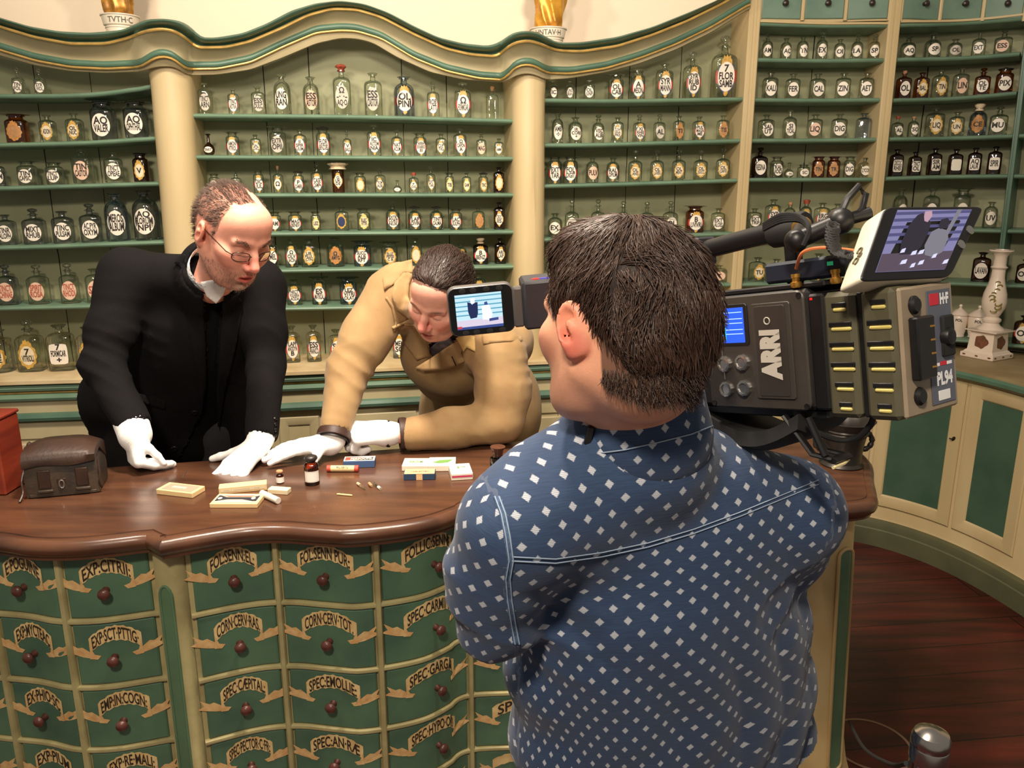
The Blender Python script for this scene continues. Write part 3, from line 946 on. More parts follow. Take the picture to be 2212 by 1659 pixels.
for k in range(9):
    a = math.pi + math.pi * k / 8; pts2.append(gm + gw * math.cos(a) + Vector((0, 0, .12 + .03 * math.sin(a))) + nn * .001)
g.add(pts2, [tuple(range(18))]); g.tube(pts2, .0035, 6, closed=True)
g.build('inset_panel', M_CMID, po)

# rounded end of the counter on the right
eP = empty('counter_end', (.9, 2.1, 0), 'cream rounded right end of the counter with long green inset panel', 'counter end')
endp = catmull([Vector((.745, 1.95, 0)), Vector((.80, 1.955, 0)), Vector((.865, 1.965, 0)), Vector((.908, 1.985, 0)), Vector((.930, 2.03, 0)), Vector((.952, 2.12, 0)), Vector((.990, 2.24, 0)), Vector((.995, 2.36, 0)), Vector((.95, 2.45, 0))], 6)
EP = Plan(endp)
sl = np.linspace(0, EP.L, 40)
FL = lambda z, s: Vector((.045 * (1 - z / .895) * min(1, s / .12), 0, 0))     # the end leans out slightly towards the floor
mb = MB()
for o in (0, -.02):
    mb.grid([[EP.w(s, z, o + f) + FL(z, s) for s in sl] for z, f in ((0, .03), (.04, .03), (.055, .012), (.07, 0), (.895, 0))])
mb.build('end_panel', M_CPOST, eP)
sg = EP.hit(1805, 1350)[0]; 
wv = .024
g = MB(); lo, hi = .13, .775
rp_ = lambda a, z0: EP.w(sg + wv * math.cos(a), z0 + wv * math.sin(a), .005) + FL(z0 + wv * math.sin(a), sg)
ring = [rp_(a, hi) for a in np.linspace(0, math.pi, 9)] + [rp_(a, lo) for a in np.linspace(math.pi, 2 * math.pi, 9)]
g.add(ring, [tuple(range(18))])
gp = g.build('inset_panel', M_CMID, eP, smooth=False)
MB().tube(ring, .0045, 8, closed=True).build('panel_moulding', M_CPOST, gp)
# back of the counter
bk = [Vector((p.x, p.y - .05, 0)) for p in back]; bk.insert(0, Vector((.94, 2.455, 0)))
MB().grid([[Vector((p.x, p.y, z)) for p in bk] for z in (0, .895)]).build('back_board', M_CREAM2, eC)
# ================================================================== bottles on the shelves
G_CLEAR = glass_mat('clear_glass', (244, 246, 238), .95)
G_GREY = glass_mat('grey_glass', (222, 224, 224), .93)
G_AMBER = glass_mat('amber_glass', (214, 156, 92), .94)
G_DARK = glass_mat('brown_glass', (168, 132, 98), .94)
G_BLUE = glass_mat('bluish_glass', (222, 230, 238), .93)
GL = {'c': G_CLEAR, 'y': G_GREY, 'a': G_AMBER, 'd': G_DARK, 'b': G_BLUE}
L_WHITE = mat('white_enamel_label', (236, 226, 210), .45, var=.08, scale=60)
L_GREY = mat('faded_label', (196, 188, 172), .5, var=.18, scale=60)
L_PINK = mat('pinkish_label', (226, 188, 162), .5, var=.12, scale=60)
L_CREAM = mat('cream_label', (224, 208, 176), .5, var=.12, scale=60)
L_NAVY = mat('navy_label', (34, 48, 86), .4, var=.2, scale=60)
L_GOLD = mat('gold_label_paint', (206, 162, 74), .45, var=.3, scale=120)
L_ORNG = mat('orange_gold_paint', (196, 134, 66), .5, var=.3, scale=120)
L_BLUE = mat('blue_label_paint', (78, 92, 138), .5, var=.2, scale=80)
L_RED = mat('red_label_paint', (168, 52, 44), .5)
L_INK = mat('black_label_lettering', (38, 32, 30), .6)
L_RINK = mat('red_label_lettering', (170, 84, 60), .6)
L_TAN = mat('tan_paper_label', (182, 132, 82), .6, var=.3, scale=50)
S_CORK = mat('cork', (188, 140, 100), .8, var=.3, scale=90)
S_RED = mat('red_leather_cap', (160, 70, 48), .6, var=.3, scale=60)
S_CLOTH = mat('cream_cloth_cap', (222, 200, 164), .8, var=.15, scale=50)
S_BLACK = mat('dark_tin_lid', (40, 34, 32), .4, var=.2, scale=50)
LABM = {'w': L_WHITE, 'k': L_WHITE, 'g': L_CREAM, 'o': L_TAN, 'n': L_NAVY, 'q': L_GREY, 'p': L_PINK, 'r': L_WHITE, 'y': L_CREAM, 'e': L_WHITE}

def bottle_profile(body, r, h):
    """(radius, z) of glass up to the lip"""
    T = {'s': [(.90, 0), (.99, .012), (1, .03), (1, .72), (.97, .77), (.86, .815), (.62, .845), (.36, .862), (.30, .885), (.29, .965), (.47, .975), (.47, 1)],
         'r': [(.88, 0), (.98, .015), (1, .04), (1, .60), (.97, .68), (.88, .755), (.70, .815), (.46, .855), (.33, .88), (.31, .96), (.48, .972), (.48, 1)],
         'w': [(.90, 0), (.99, .015), (1, .04), (1, .74), (.97, .79), (.86, .835), (.70, .86), (.66, .88), (.66, .955), (.84, .968), (.84, 1)],
         't': [(.90, 0), (.99, .012), (1, .03), (1, .64), (.95, .70), (.80, .75), (.52, .785), (.30, .805), (.24, .83), (.235, .965), (.44, .975), (.44, 1)],
         'f': [(.50, 0), (.56, .01), (.80, .06), (.98, .18), (1, .27), (.94, .38), (.76, .48), (.50, .55), (.32, .60), (.27, .66), (.25, .965), (.46, .978), (.46, 1)],
         'j': [(.92, 0), (1, .015), (1, .05), (1, .80), (.97, .84), (.90, .87), (.88, .89), (.88, .96), (1.0, .97), (1.0, 1)]}[body]
    return [(a * r, z * h) for a, z in T]
def neck_r(body):
    return {'s': .29, 'r': .31, 'w': .66, 't': .235, 'f': .25, 'j': .88}[body]

def make_bottle(loc, u, n, w, H, style, text, label, group, name='apothecary_bottle', cat='bottle'):
    """style: glass, body, stopper, label  e.g. 'csfk'"""
    gk, bk_, sk, lk = style[:4]
    red = len(style) > 4
    r = w / 2
    sq = {'s': .88, 'r': 1.0, 'w': .92, 't': .88, 'f': 1.0, 'j': 1.0}[bk_]
    pw = {'s': 6.0, 'r': 2.1, 'w': 3.6, 't': 5.0, 'f': 2.0, 'j': 2.0}[bk_]
    sh = {'f': .05, 'b': .17, 'd': .09, 'c': .10, 'r': .12, 'w': .14, 'n': 0, 'k': .12}[sk]
    hb = H * (1 - sh)
    R = Matrix((u, n * -1, Vector((0, 0, 1)))).transposed()        # local x along shelf, y into the shelf
    e = empty(name, loc, label, cat, group)
    loc = Vector(loc)
    zsh = {'s': .74, 't': .68}.get(bk_, .76) * hb
    power = lambda z: 2.0 + (pw - 2.0) * max(0.0, min(1.0, 1 - (z - zsh) / (.10 * hb)))
    b = MB(); b.lathe(bottle_profile(bk_, r, hb), loc, 24, R, squash=sq, power=power)
    b.build('glass_body', GL[gk], e, angle=55)
    nr = neck_r(bk_) * r
    if sk != 'n':
        s = MB(); hs = H * sh; mt = GL[gk]
        if sk == 'f':
            s.lathe([(nr * .85, -.07 * hb), (nr * .95, 0), (nr * 2.0, .002), (nr * 2.1, hs * .5), (nr * 1.5, hs * .8), (nr * .6, hs)], loc + Vector((0, 0, hb)), 16, R)
        elif sk == 'b':
            s.lathe([(nr * .9, -.07 * hb), (nr, 0), (nr * 1.1, hs * .08), (nr * .7, hs * .22), (nr * .65, hs * .32), (nr * 1.3, hs * .45), (nr * 1.62, hs * .66), (nr * 1.3, hs * .88), (nr * .2, hs)], loc + Vector((0, 0, hb)), 16, R)
        elif sk == 'd':
            rr = max(nr * 1.35, r * .80); mt = S_BLACK
            s.lathe([(nr * .9, -.02 * hb), (nr, 0), (rr, .0), (rr * 1.04, hs * .25), (rr * .9, hs * .45), (rr * .4, hs * .7), (rr * .22, hs * .8), (rr * .2, hs), ], loc + Vector((0, 0, hb)), 18, R)
        elif sk == 'c':
            mt = S_CORK
            s.lathe([(nr * .8, -.05 * hb), (nr * .9, 0), (nr * 1.15, hs * .6), (nr * 1.15, hs * .95), (nr * 1.0, hs)], loc + Vector((0, 0, hb)), 14, R)
        elif sk == 'r':
            mt = S_RED
            s.lathe([(nr * 1.55, -.03 * hb), (nr * 1.5, hs * .1), (nr * 1.55, hs * .3), (nr * 1.7, hs * .5), (nr * 1.7, hs * .85), (nr * 1.2, hs)], loc + Vector((0, 0, hb)), 20, R, wob=lambda a, z: 1 + .10 * math.sin(7 * a + z * 300))
        elif sk == 'w':
            mt = S_CLOTH
            s.lathe([(nr * 1.6, -.10 * hb), (nr * 1.35, -.03 * hb), (nr * 1.3, hs * .05), (nr * 1.9, hs * .45), (nr * 1.9, hs * .75), (nr * 1.2, hs)], loc + Vector((0, 0, hb)), 22, R, wob=lambda a, z: 1 + .08 * math.sin(9 * a + z * 200))
        elif sk == 'k':
            mt = S_RED; rg = random.Random(3)
            s.lathe([(nr * 1.3, -.03 * hb), (nr * 1.1, hs * .15), (nr * 1.3, hs * .3), (nr * 2.1, hs * .55), (nr * 1.7, hs * .85), (nr * .8, hs)], loc + Vector((0, 0, hb)), 20, R, wob=lambda a, z: 1 + .22 * math.sin(5 * a + z * 260))
        s.build('stopper', mt, e, angle=60)
    if lk == 'x': return e
    # painted label on the front
    zc = {'s': .40, 'r': .40, 'w': .40, 't': .36, 'f': .27, 'j': .45}[bk_] * hb
    a = w * .37; bb = min(hb * {'s': .285, 'r': .27, 'w': .30, 't': .25, 'f': .15, 'j': .28}[bk_], a * 1.75)
    if lk == 'e': a = w * .30; bb = hb * .225
    if lk in 'gony': a *= .74; bb *= .80
    def P(x, z, o):
        if pw > 3:
            yy = r * sq * (max(0, 1 - abs(x / r) ** pw)) ** (1 / pw)
        else:
            yy = sq * math.sqrt(max(0, r * r - x * x))
        if bk_ == 'f':
            zz = z / hb
            k = np.interp(zz, [.06, .18, .27, .38, .48], [.8, .98, 1, .94, .76]); yy *= k
        return loc + R @ Vector((x, -yy - o, z))
    l = MB(); N = 24; pts = [P(0, zc, .0014)]; fs = []
    for q in range(2):
        for k in range(N):
            t = 2 * math.pi * k / N; f = (.5, 1)[q]
            if lk == 'r':
                m = (abs(math.cos(t)) ** 8 + abs(math.sin(t)) ** 8) ** (-1 / 8)
                pts.append(P(a * .98 * f * m * math.cos(t), zc + bb * .82 * f * m * math.sin(t), .0014))
            else:
                pts.append(P(a * f * math.cos(t), zc + bb * f * math.sin(t), .0014))
    for k in range(N):
        k2 = (k + 1) % N
        fs.append((0, 1 + k, 1 + k2)); fs.append((1 + k, 1 + N + k, 1 + N + k2, 1 + k2))
    l.add(pts, fs)
    lo = l.build('label', LABM[lk], e, smooth=False)
    if lk in 'kgonye':
        M = 72; o = MB(); pts = []; mi = []
        for k in range(M):
            t = 2 * math.pi * k / M; c_, s_ = math.cos(t), math.sin(t)
            top = max(0.0, 1 - abs(t - math.pi / 2) / .62); bot = max(0.0, 1 - abs(t - 1.5 * math.pi) / .3)
            if lk in 'ke':
                ro = 1.06 + (.16 if abs(c_) > .93 else 0) + (.34 + .10 * math.cos((t - math.pi / 2) * 26)) * (top > 0) * min(1, top * 2.2) + .26 * bot ** .6
            else:
                ro = 1.28 + .07 * math.cos(t * 11 + .6) + .30 * min(1, top * 1.7) + .10 * math.cos((t - math.pi / 2) * 24) * min(1, top * 2) + .16 * bot
            pts.append((.93 * c_ * a, .93 * s_ * bb)); pts.append((ro * c_ * a * (1.0 if abs(ro * a) < r * 1.02 else .98), ro * s_ * bb))
            mi.append(2 if (lk == 'k' and abs(c_) > .93) else (1 if lk == 'k' and top == 0 and bot < .2 else 0))
        lim = r * .985
        vs = [P(max(-lim, min(lim, x)), zc + z, .0009) for x, z in pts]
        fs = [(2 * k, 2 * k + 1, (2 * k + 3) % (2 * M), (2 * k + 2) % (2 * M)) for k in range(M)]
        o.v = [tuple(p) for p in vs]; o.f = fs; o.mi = mi
        gm = {'o': L_ORNG, 'y': mat('pale_yellow_paint', (214, 196, 110), .5, var=.2, scale=80)}.get(lk, L_GOLD)
        o.build('label_frame', [gm, L_BLUE, L_RED], e, smooth=False)
    if text and lk != 'n':
        lines = text.split('/'); L = MB(); nl = len(lines)
        lh = bb * (.78 if nl == 1 else .62 if nl == 2 else .46)
        for i, t in enumerate(lines):
            zz = (nl - 1) / 2 * lh * 1.12 - i * lh * 1.12 + bb * .06
            wl = 1.72 * a * math.sqrt(max(.1, 1 - min(.95, abs(zz) / bb) ** 2)) if lk != 'r' else 1.6 * a
            v, f = fit_text(t, wl, lh, .03)
            if len(v): L.add([P(x, zc + zz + y, .0021) for x, y in v], f)
        if L.v: L.build('lettering', L_RINK if red else L_INK, lo, smooth=False)
    return e

ORD = ['first', 'second', 'third', 'fourth', 'fifth', 'sixth', 'seventh', 'eighth', 'ninth', 'tenth', 'eleventh', 'twelfth', 'thirteenth', 'fourteenth', 'fifteenth', 'sixteenth']
LABD = {'w': 'white oval label', 'k': 'crowned white label', 'e': 'crowned white label', 'g': 'gold-framed label', 'o': 'orange-gold framed label', 'n': 'gold-framed navy label', 'q': 'faded grey label',
        'p': 'pinkish oval label', 'r': 'white square label', 'y': 'yellow-framed label', 'x': 'no label'}
GLD = {'c': 'clear', 'y': 'grey', 'a': 'amber', 'd': 'dark brown', 'b': 'bluish'}
STD = {'d': 'dark lid', 'c': 'cork', 'r': 'red cap', 'w': 'cloth cap', 'k': 'red tied cap'}
def row(shelf, where, group, O, items, dep=.075):
    ox, oy, k = O
    S = SH[shelf] if shelf in SH else None
    for i, it in enumerate(items):
        uu, ww, tt, st, tx = it
        x = ox + uu * k; w = ww * k; yt = oy + tt * k
        dd = dep
        zt = S.top if S else (lambda s: LEDGE)
        s, p = FRONT.hit(x, float(390 + 0) if False else yt + 30, -dd)
        z = zt(s)
        # foot of the bottle on the shelf
        for _ in range(3):
            yb = pix(FRONT.w(s, z, -dd))[1]
            s, p = FRONT.hit(x, yb, -dd); z = zt(s)
        pt = FRONT.pt(x, yt, -dd)
        pos = FRONT.w(s, z + .0005, -dd)
        H = pt.z - z
        un, nn_ = normal_frame(FRONT, s)
        c0 = (Vector((0, 0, 0)) - Vector((pos.x, pos.y, 0))).normalized()
        n2 = (nn_ * .6 + c0 * .4).normalized(); a = RNG.uniform(-.14, .14)
        n2 = Matrix.Rotation(a, 3, 'Z') @ n2
        u2 = Vector((-n2.y, n2.x, 0))
        W = w * px_m(pos.y) / max(.5, ray(x, 400).y) * ray(CX, 830).y
        d = GLD[st[0]] + ' glass bottle, ' + LABD[st[3]]
        if st[2] in STD: d = GLD[st[0]] + ' bottle with ' + STD[st[2]] + ', ' + LABD[st[3]]
        lb = '%s, %s from left, %s' % (d, ORD[i], where)
        make_bottle(pos, u2, n2, W, H, st, tx, lb, group)

Z2 = (400, 0, .3526); Z1 = (0, 0, .2532); Z5 = (0, 380, .2893); Z3 = (1080, 0, .2532); Z4 = (1580, 0, .2857); Z6 = (580, 420, .2893); Z7 = (1480, 380, .3737); Z8 = (940, 400, .3616); Z9 = (1760, 480, .3135)
MBAY = 'bottles in the middle bay'
row('C1', 'top shelf, middle bay', MBAY, Z2, [
    (132, 80, 510, 'csfq', 'TINCT/ARN'), (303, 62, 543, 'csfk', 'TINC/ASTRA'), (453, 78, 530, 'csfq', 'ESS/DULC'), (603, 100, 455, 'crfw', 'UNG/RAN'), (778, 95, 470, 'crfp', 'ESS/ASTOR'),
    (968, 102, 395, 'cskq', 'Ω/ -· ·-/AQ·O'), (1158, 102, 445, 'csfq', 'ESS/CASTOR'), (1345, 122, 468, 'brfk', 'OL/PINI'), (1522, 72, 498, 'cskk'.replace('k', 'b', 1), 'ROB/LATTI'), (1702, 98, 508, 'csfk', 'Ω/FORMICAR'), (1882, 74, 530, 'csxx'.replace('x', 'c', 1), '')])
row('C2', 'second shelf, middle bay', MBAY, Z2, [
    (150, 66, 820, 'dffw', 'TART'), (297, 76, 808, 'cwfk', 'AMON/VITRIOL'), (437, 62, 825, 'csfe', 'SAL/DIG'), (575, 96, 775, 'cwfq', 'EXTR/OPII'), (710, 72, 795, 'csfk', 'II/SPIR/UUM'), (850, 82, 775, 'cwdk', 'FLOR/BENZOES'),
    (995, 50, 795, 'ctbk', 'V/BALS'), (1160, 82, 768, 'cskk'.replace('k', 'f', 1), 'IC/AUTOM/NIA'), (1300, 66, 800, 'ctck'[:2] + 'fk', 'NAT/ACUM'), (1440, 74, 815, 'cwfk', 'ARRH/EXAIRO/III'), (1570, 64, 820, 'csfe', 'CUP/TIG'), (1685, 74, 790, 'csfk', 'Ω/CAPON/A'), (1815, 60, 812, 'csbp', 'MAG'), (1922, 56, 850, 'csfe', 'AMM')])
row('C3', 'third shelf, middle bay', MBAY, Z2, [
    (185, 62, 1065, 'cwfq', 'SECAL'), (318, 62, 1050, 'csbw', 'PIL'), (455, 62, 1042, 'cwfk', 'DIC/JUL'), (575, 62, 1018, 'ctce', 'Ω'), (698, 66, 1045, 'cwdk', 'P/CAMERI'), (812, 72, 1003, 'csbk', 'CASE/CAMPH'),
    (942, 74, 995, 'ajwe', 'G/UK/DE'), (1075, 68, 1058, 'cwfg', ''), (1197, 64, 1028, 'csbe', 'TROM/ALBI'), (1302, 52, 1105, 'cffw', 'V'), (1402, 58, 1058, 'csre', 'P/O:IS'), (1507, 54, 1018, 'csbe', 'EXT/TAR'),
    (1620, 54, 1058, 'cwfy', 'TIB'), (1725, 54, 1060, 'csfy', 'GAM'), (1827, 58, 1055, 'cwdg', 'TINC'), (1922, 66, 1025, 'dsfg', '')])
row('C4', 'fourth shelf, middle bay', MBAY, Z2, [
    (555, 72, 1298, 'cwfk', 'LAMI'), (677, 82, 1295, 'cwfk', 'MAG/BENEV'), (803, 58, 1297, 'cwfy', 'LEZ'), (963, 82, 1268, 'csfn', ''), (1097, 80, 1275, 'cwfy', 'ELEC/VITR'), (1275, 88, 1235, 'crbk', 'EXTR/CORT/NUX'),
    (1407, 82, 1262, 'crdk', 'LAP/DIVIN'), (1540, 82, 1262, 'crdk', 'TINT/CALMIA'), (1660, 76, 1278, 'cwfk', 'LAC/SULPH'), (1797, 72, 1268, 'csfo', ''), (1925, 68, 1240, 'dsfe', 'CROC/IIS')])
row('C5', 'fifth shelf, middle bay', MBAY, Z2, [
    (545, 62, 1470, 'csfk', 'MEL'), (655, 76, 1463, 'csfk', 'Ω/OLV/JACIN'), (768, 98, 1463, 'csfg', 'LIB/PILUL/CYN'), (925, 108, 1455, 'crfo', 'Ω/AMYG'), (1090, 106, 1475, 'bwfk', 'SUCC/ALB/RFT'), (1255, 100, 1480, 'cwfg', 'ELIZ/PEFSE/C B'),
    (1412, 80, 1460, 'csfg', ''), (1555, 78, 1480, 'crfk', ''), (1690, 74, 1492, 'crfk', 'A·IR'), (1810, 92, 1455, 'dswk', 'B/BENZ'), (1930, 68, 1460, 'dsfe', 'ARI/LAP')])
row('C6', 'sixth shelf, middle bay', MBAY, Z6, [
    (60, 70, 690, 'csfk', 'AQ'), (200, 112, 635, 'csfk', 'NECT/VULNERA/ACIDA'), (385, 112, 612, 'cwfk', 'ES/MATRICAL'), (600, 130, 615, 'bwfk', 'LEZ/VITRI/OLAT'), (760, 110, 620, 'csfk', 'OL/VIT'),
    (1380, 100, 600, 'csfk', 'LIQ'), (1570, 105, 590, 'csfk', 'EXT/AL')])
row('', 'ledge of the middle bay', MBAY, Z6, [
    (20, 100, 985, 'csfk', 'SAL'), (185, 112, 978, 'csfk', 'LAPI/ANODYN/B'), (345, 108, 972, 'csfk', 'ESS/FRANCO'), (510, 110, 1005, 'csfk', 'SPI/ANI'), (700, 104, 985, 'csfk', 'OX'), (980, 100, 985, 'bsfk', 'MEL/SC')], dep=.05)
LBAY = 'bottles in the left bay'
row('L1', 'top shelf, left bay', LBAY, Z1, [(170, 88, 578, 'ctbw', 'TIN/FOL'), (355, 88, 590, 'ctbw', 'SYR/VIOL')])
row('L2', 'second shelf, left bay', LBAY, Z1, [(165, 165, 975, 'awfo', ''), (425, 122, 982, 'csfg', 'ADON'), (655, 126, 968, 'csfg', 'OL/NUC'), (905, 190, 860, 'ywfw', 'AQ/VALER'), (1180, 186, 862, 'ywfw', 'AQ/OPHTHAL')])
row('L3', 'third shelf, left bay', LBAY, Z1, [(5, 100, 1380, 'ycfw'.replace('c', 's'), 'AM'), (250, 145, 1375, 'cwfw', 'TIN/CAPSIC'), (480, 130, 1385, 'cwfw', 'TINCT/LUP'), (725, 155, 1270, 'csfp', 'TIN/CASTOR'), (985, 148, 1300, 'csfw', 'TINCT/OPIEAE'), (1215, 118, 1305, 'dwfg', 'V')])
row('L4', 'fourth shelf, left bay', LBAY, Z5, [(65, 130, 288, 'yswk'[:2] + 'fw', 'TINR/ALOPH'), (275, 152, 242, 'ysbw', 'MIXT/RHUB'), (488, 148, 262, 'ysfw', 'TINC/PULSAM'), (695, 148, 205, 'ysbw', 'AC.PYR/OXYM'), (890, 164, 125, 'brfw', 'MEROS/ALBUM'), (1110, 188, 105, 'yrfw', 'AQ/FLORUM/NPI')])
row('L5', 'fifth shelf, left bay', LBAY, Z5, [(75, 142, 662, 'ysbpR', 'TINCT/CHINAE'), (305, 142, 662, 'csbpR', 'SPIRIT/ROSA'), (535, 132, 652, 'csbpR', 'TINCT/RHODI'), (725, 130, 690, 'csfpR', 'SYR'), (960, 130, 680, 'csfpR', 'AL')])
row('', 'ledge of the left bay', LBAY, Z5, [(15, 195, 1145, 'crfg', 'VINUM/ALOE'), (250, 182, 1075, 'csbg', '7/VITRIOLI'), (480, 180, 1105, 'csfr', '7/FORMICAR/+'), (690, 170, 1120, 'csfg', '')], dep=.05)
RBAY = 'bottles in the right bay'
row('R1', 'top shelf, right bay', RBAY, Z3, [(455, 68, 695, 'csfw', 'IC'), (595, 68, 695, 'csfw', 'UNG/BRAN'), (762, 90, 685, 'csfw', 'OL/JUNIP'), (985, 124, 635, 'cwfk', 'OL/CAB'), (1170, 118, 595, 'cwfk', 'A/MESON'), (1395, 134, 540, 'csfk', 'SYR/MANN'), (1628, 134, 440, 'csbk', 'SYR/RUB/ID'), (1895, 188, 305, 'cbbk'.replace('b', 's', 1), '7/FLOR/SAMB')])
row('R2', 'second shelf, right bay', RBAY, Z3, [(490, 96, 968, 'crfw', 'AMB/+'), (640, 118, 1000, 'crfw', 'IR/CORI/+'), (835, 102, 978, 'crbw', 'VISC/ALBI'), (1000, 98, 1000, 'csfe', 'CON/SINA/PRE'), (1183, 96, 978, 'csbk', 'XI/RHEI/VIN'), (1355, 92, 975, 'csbq', 'AL'), (1520, 88, 990, 'csfo', 'TI'), (1690, 98, 995, 'csfk', 'PUL/MAGN/ME'), (1895, 98, 985, 'csfo', 'TIS')])
row('R3', 'third shelf, right bay', RBAY, Z3, [(465, 116, 1330, 'cwfk', 'EXT/TAR'), (600, 122, 1330, 'cwfk', 'FOL/DIGIT'), (785, 110, 1340, 'crfp', 'PULV'), (960, 112, 1345, 'crfk', 'RAL/OPIUM'), (1150, 116, 1280, 'ctbg', 'OL/ANIS'), (1335, 112, 1280, 'ctbg', 'OL/LAVEN'), (1520, 112, 1275, 'ctbg', 'OL/MENT'), (1705, 116, 1280, 'ctbg', 'OL/SUCC'), (1895, 116, 1265, 'ctbg', 'OL/CARVI')])
row('R4', 'fourth shelf, right bay', RBAY, Z8, [(715, 88, 168, 'crfw', 'EX'), (815, 84, 85, 'ctbw', 'OL'), (970, 84, 85, 'ctbw', 'OL'), (1120, 84, 95, 'ctbw', 'OL'), (1260, 84, 100, 'ctbw', 'OL'), (1400, 84, 95, 'ctbw', 'OL'), (1545, 104, 122, 'awfk', 'B/UVIVRI'), (1685, 80, 138, 'csfw', 'EXT/ALOES')])
row('R5', 'fifth shelf, right bay', RBAY, Z8, [(900, 90, 475, 'csfw', 'T'), (1300, 90, 475, 'csfw', 'T'), (1690, 92, 478, 'csfp', 'T')])
FBAY = 'bottles in the narrow right bay'
w5 = 'narrow right bay'
row('A1', 'top shelf, ' + w5, FBAY, Z4, [(265, 78, 255, 'crbw', 'AM'), (405, 76, 290, 'crfw', 'AC'), (530, 80, 278, 'crfw', 'TN'), (675, 82, 238, 'crbw', 'EX'), (810, 78, 298, 'crfw', 'OI'), (942, 82, 262, 'crbw', 'LA'), (1072, 82, 258, 'crbw', 'SP')])
row('A2', 'second shelf, ' + w5, FBAY, Z4, [(285, 104, 548, 'csfw', 'KALI'), (455, 100, 558, 'csfw', 'FER'), (640, 104, 558, 'csfw', 'CAL'), (835, 104, 552, 'csfw', 'ZIN'), (1010, 100, 552, 'csfw', 'AET')])
row('A3', 'third shelf, ' + w5, FBAY, Z4, [(255, 104, 868, 'csfw', 'SAL/UT'), (432, 92, 832, 'ctfw', 'SI/TICAL'), (622, 106, 865, 'csfp', 'LIQ'), (805, 108, 862, 'csfw', 'DIG'), (988, 106, 855, 'bsfx', '')])
row('A4', 'fourth shelf, ' + w5, FBAY, Z4, [(205, 106, 1115, 'dsbw', 'RESINA'), (335, 88, 1185, 'cwfw', 'KAL/IOD'), (430, 72, 1230, 'cffw', 'IN'), (540, 86, 1245, 'cwfw', 'SC'), (650, 90, 1183, 'awfo', 'TIN'), (765, 90, 1183, 'awfo', 'TR'), (885, 82, 1183, 'cwfw', 'DIG'), (998, 88, 1192, 'ctfw', 'LYCOP')])
row('A5', 'fifth shelf, ' + w5, FBAY, Z7, [(395, 78, 188, 'csfw', 'EXT/TRIF'), (500, 82, 135, 'csfk', 'SYR/TURION'), (597, 68, 152, 'crcw', 'MIG'), (690, 70, 138, 'crrk', 'OL'), (783, 84, 155, 'csfk', 'ERG/MARAG'), (870, 80, 160, 'csfw', 'SA')])
row('A6', 'sixth shelf, ' + w5, FBAY, Z7, [(412, 90, 470, 'csfg', 'TU'), (520, 86, 480, 'csfw', 'EL'), (640, 86, 480, 'csfw', 'EL'), (760, 88, 448, 'crfk', 'TIN')])
CBAY = 'bottles in the curved corner bay'
w6 = 'curved corner bay'
row('B1', 'top shelf, ' + w6, CBAY, Z4, [(1325, 104, 272, 'crbw', 'AQ'), (1510, 112, 248, 'crbw', 'SP'), (1680, 98, 298, 'crfq', 'OL'), (1860, 88, 248, 'ctfw', 'EXT'), (2045, 112, 228, 'csbp', 'ESS')])
row('B2', 'second shelf, ' + w6, CBAY, Z4, [(1290, 94, 535, 'ascw', 'OL'), (1425, 92, 548, 'asfg', 'BAL'), (1565, 98, 528, 'csfg', 'TIN'), (1720, 98, 518, 'csfp', 'LIN'), (1885, 102, 515, 'asbw', 'OL/TE'), (2050, 112, 512, 'awdw', 'PIX')])
row('B3', 'third shelf, ' + w6, CBAY, Z4, [(1245, 72, 878, 'ctrw', 'AL'), (1365, 74, 882, 'crcw', 'SO'), (1525, 118, 812, 'cskg'.replace('k', 'f'), 'LIQ'), (1690, 102, 848, 'csfg', 'UN'), (1850, 118, 785, 'brwo', 'CE'), (2008, 118, 805, 'csbw', 'MU')])
row('B4', 'fourth shelf, ' + w6, CBAY, Z4, [(1235, 88, 1128, 'dsfr', 'DECOC/RHEI'), (1375, 82, 1148, 'dsfr', 'TINCT/OL'), (1522, 88, 1122, 'dsfr', 'SIR/AM'), (1680, 92, 1128, 'dsfr', ''), (1825, 92, 1118, 'dsfr', 'AQ/LAUR'), (1975, 92, 1108, 'dsfr', 'SPIR')])
row('B5', 'fifth shelf, ' + w6, CBAY, Z4, [(1255, 104, 1425, 'crfw', 'UV'), (1490, 110, 1425, 'csfw', 'UV'), (1720, 112, 1418, 'cwfw', 'UV'), (1945, 96, 1525, 'crfw', 'UV')])
row('B6', 'sixth shelf, ' + w6, CBAY, Z9, [(600, 112, 215, 'dsfw', 'OL'), (820, 112, 215, 'dsfw', 'OL'), (1135, 112, 205, 'dsfw', 'LAVAN')])
row('E6', 'right-edge bay at picture border', CBAY, Z9, [(1438, 100, 255, 'dsfw', 'OL')])
row('E7', 'low shelf at the right edge', CBAY, Z9, [(1430, 130, 640, 'dsfk', 'OL')], dep=.05)
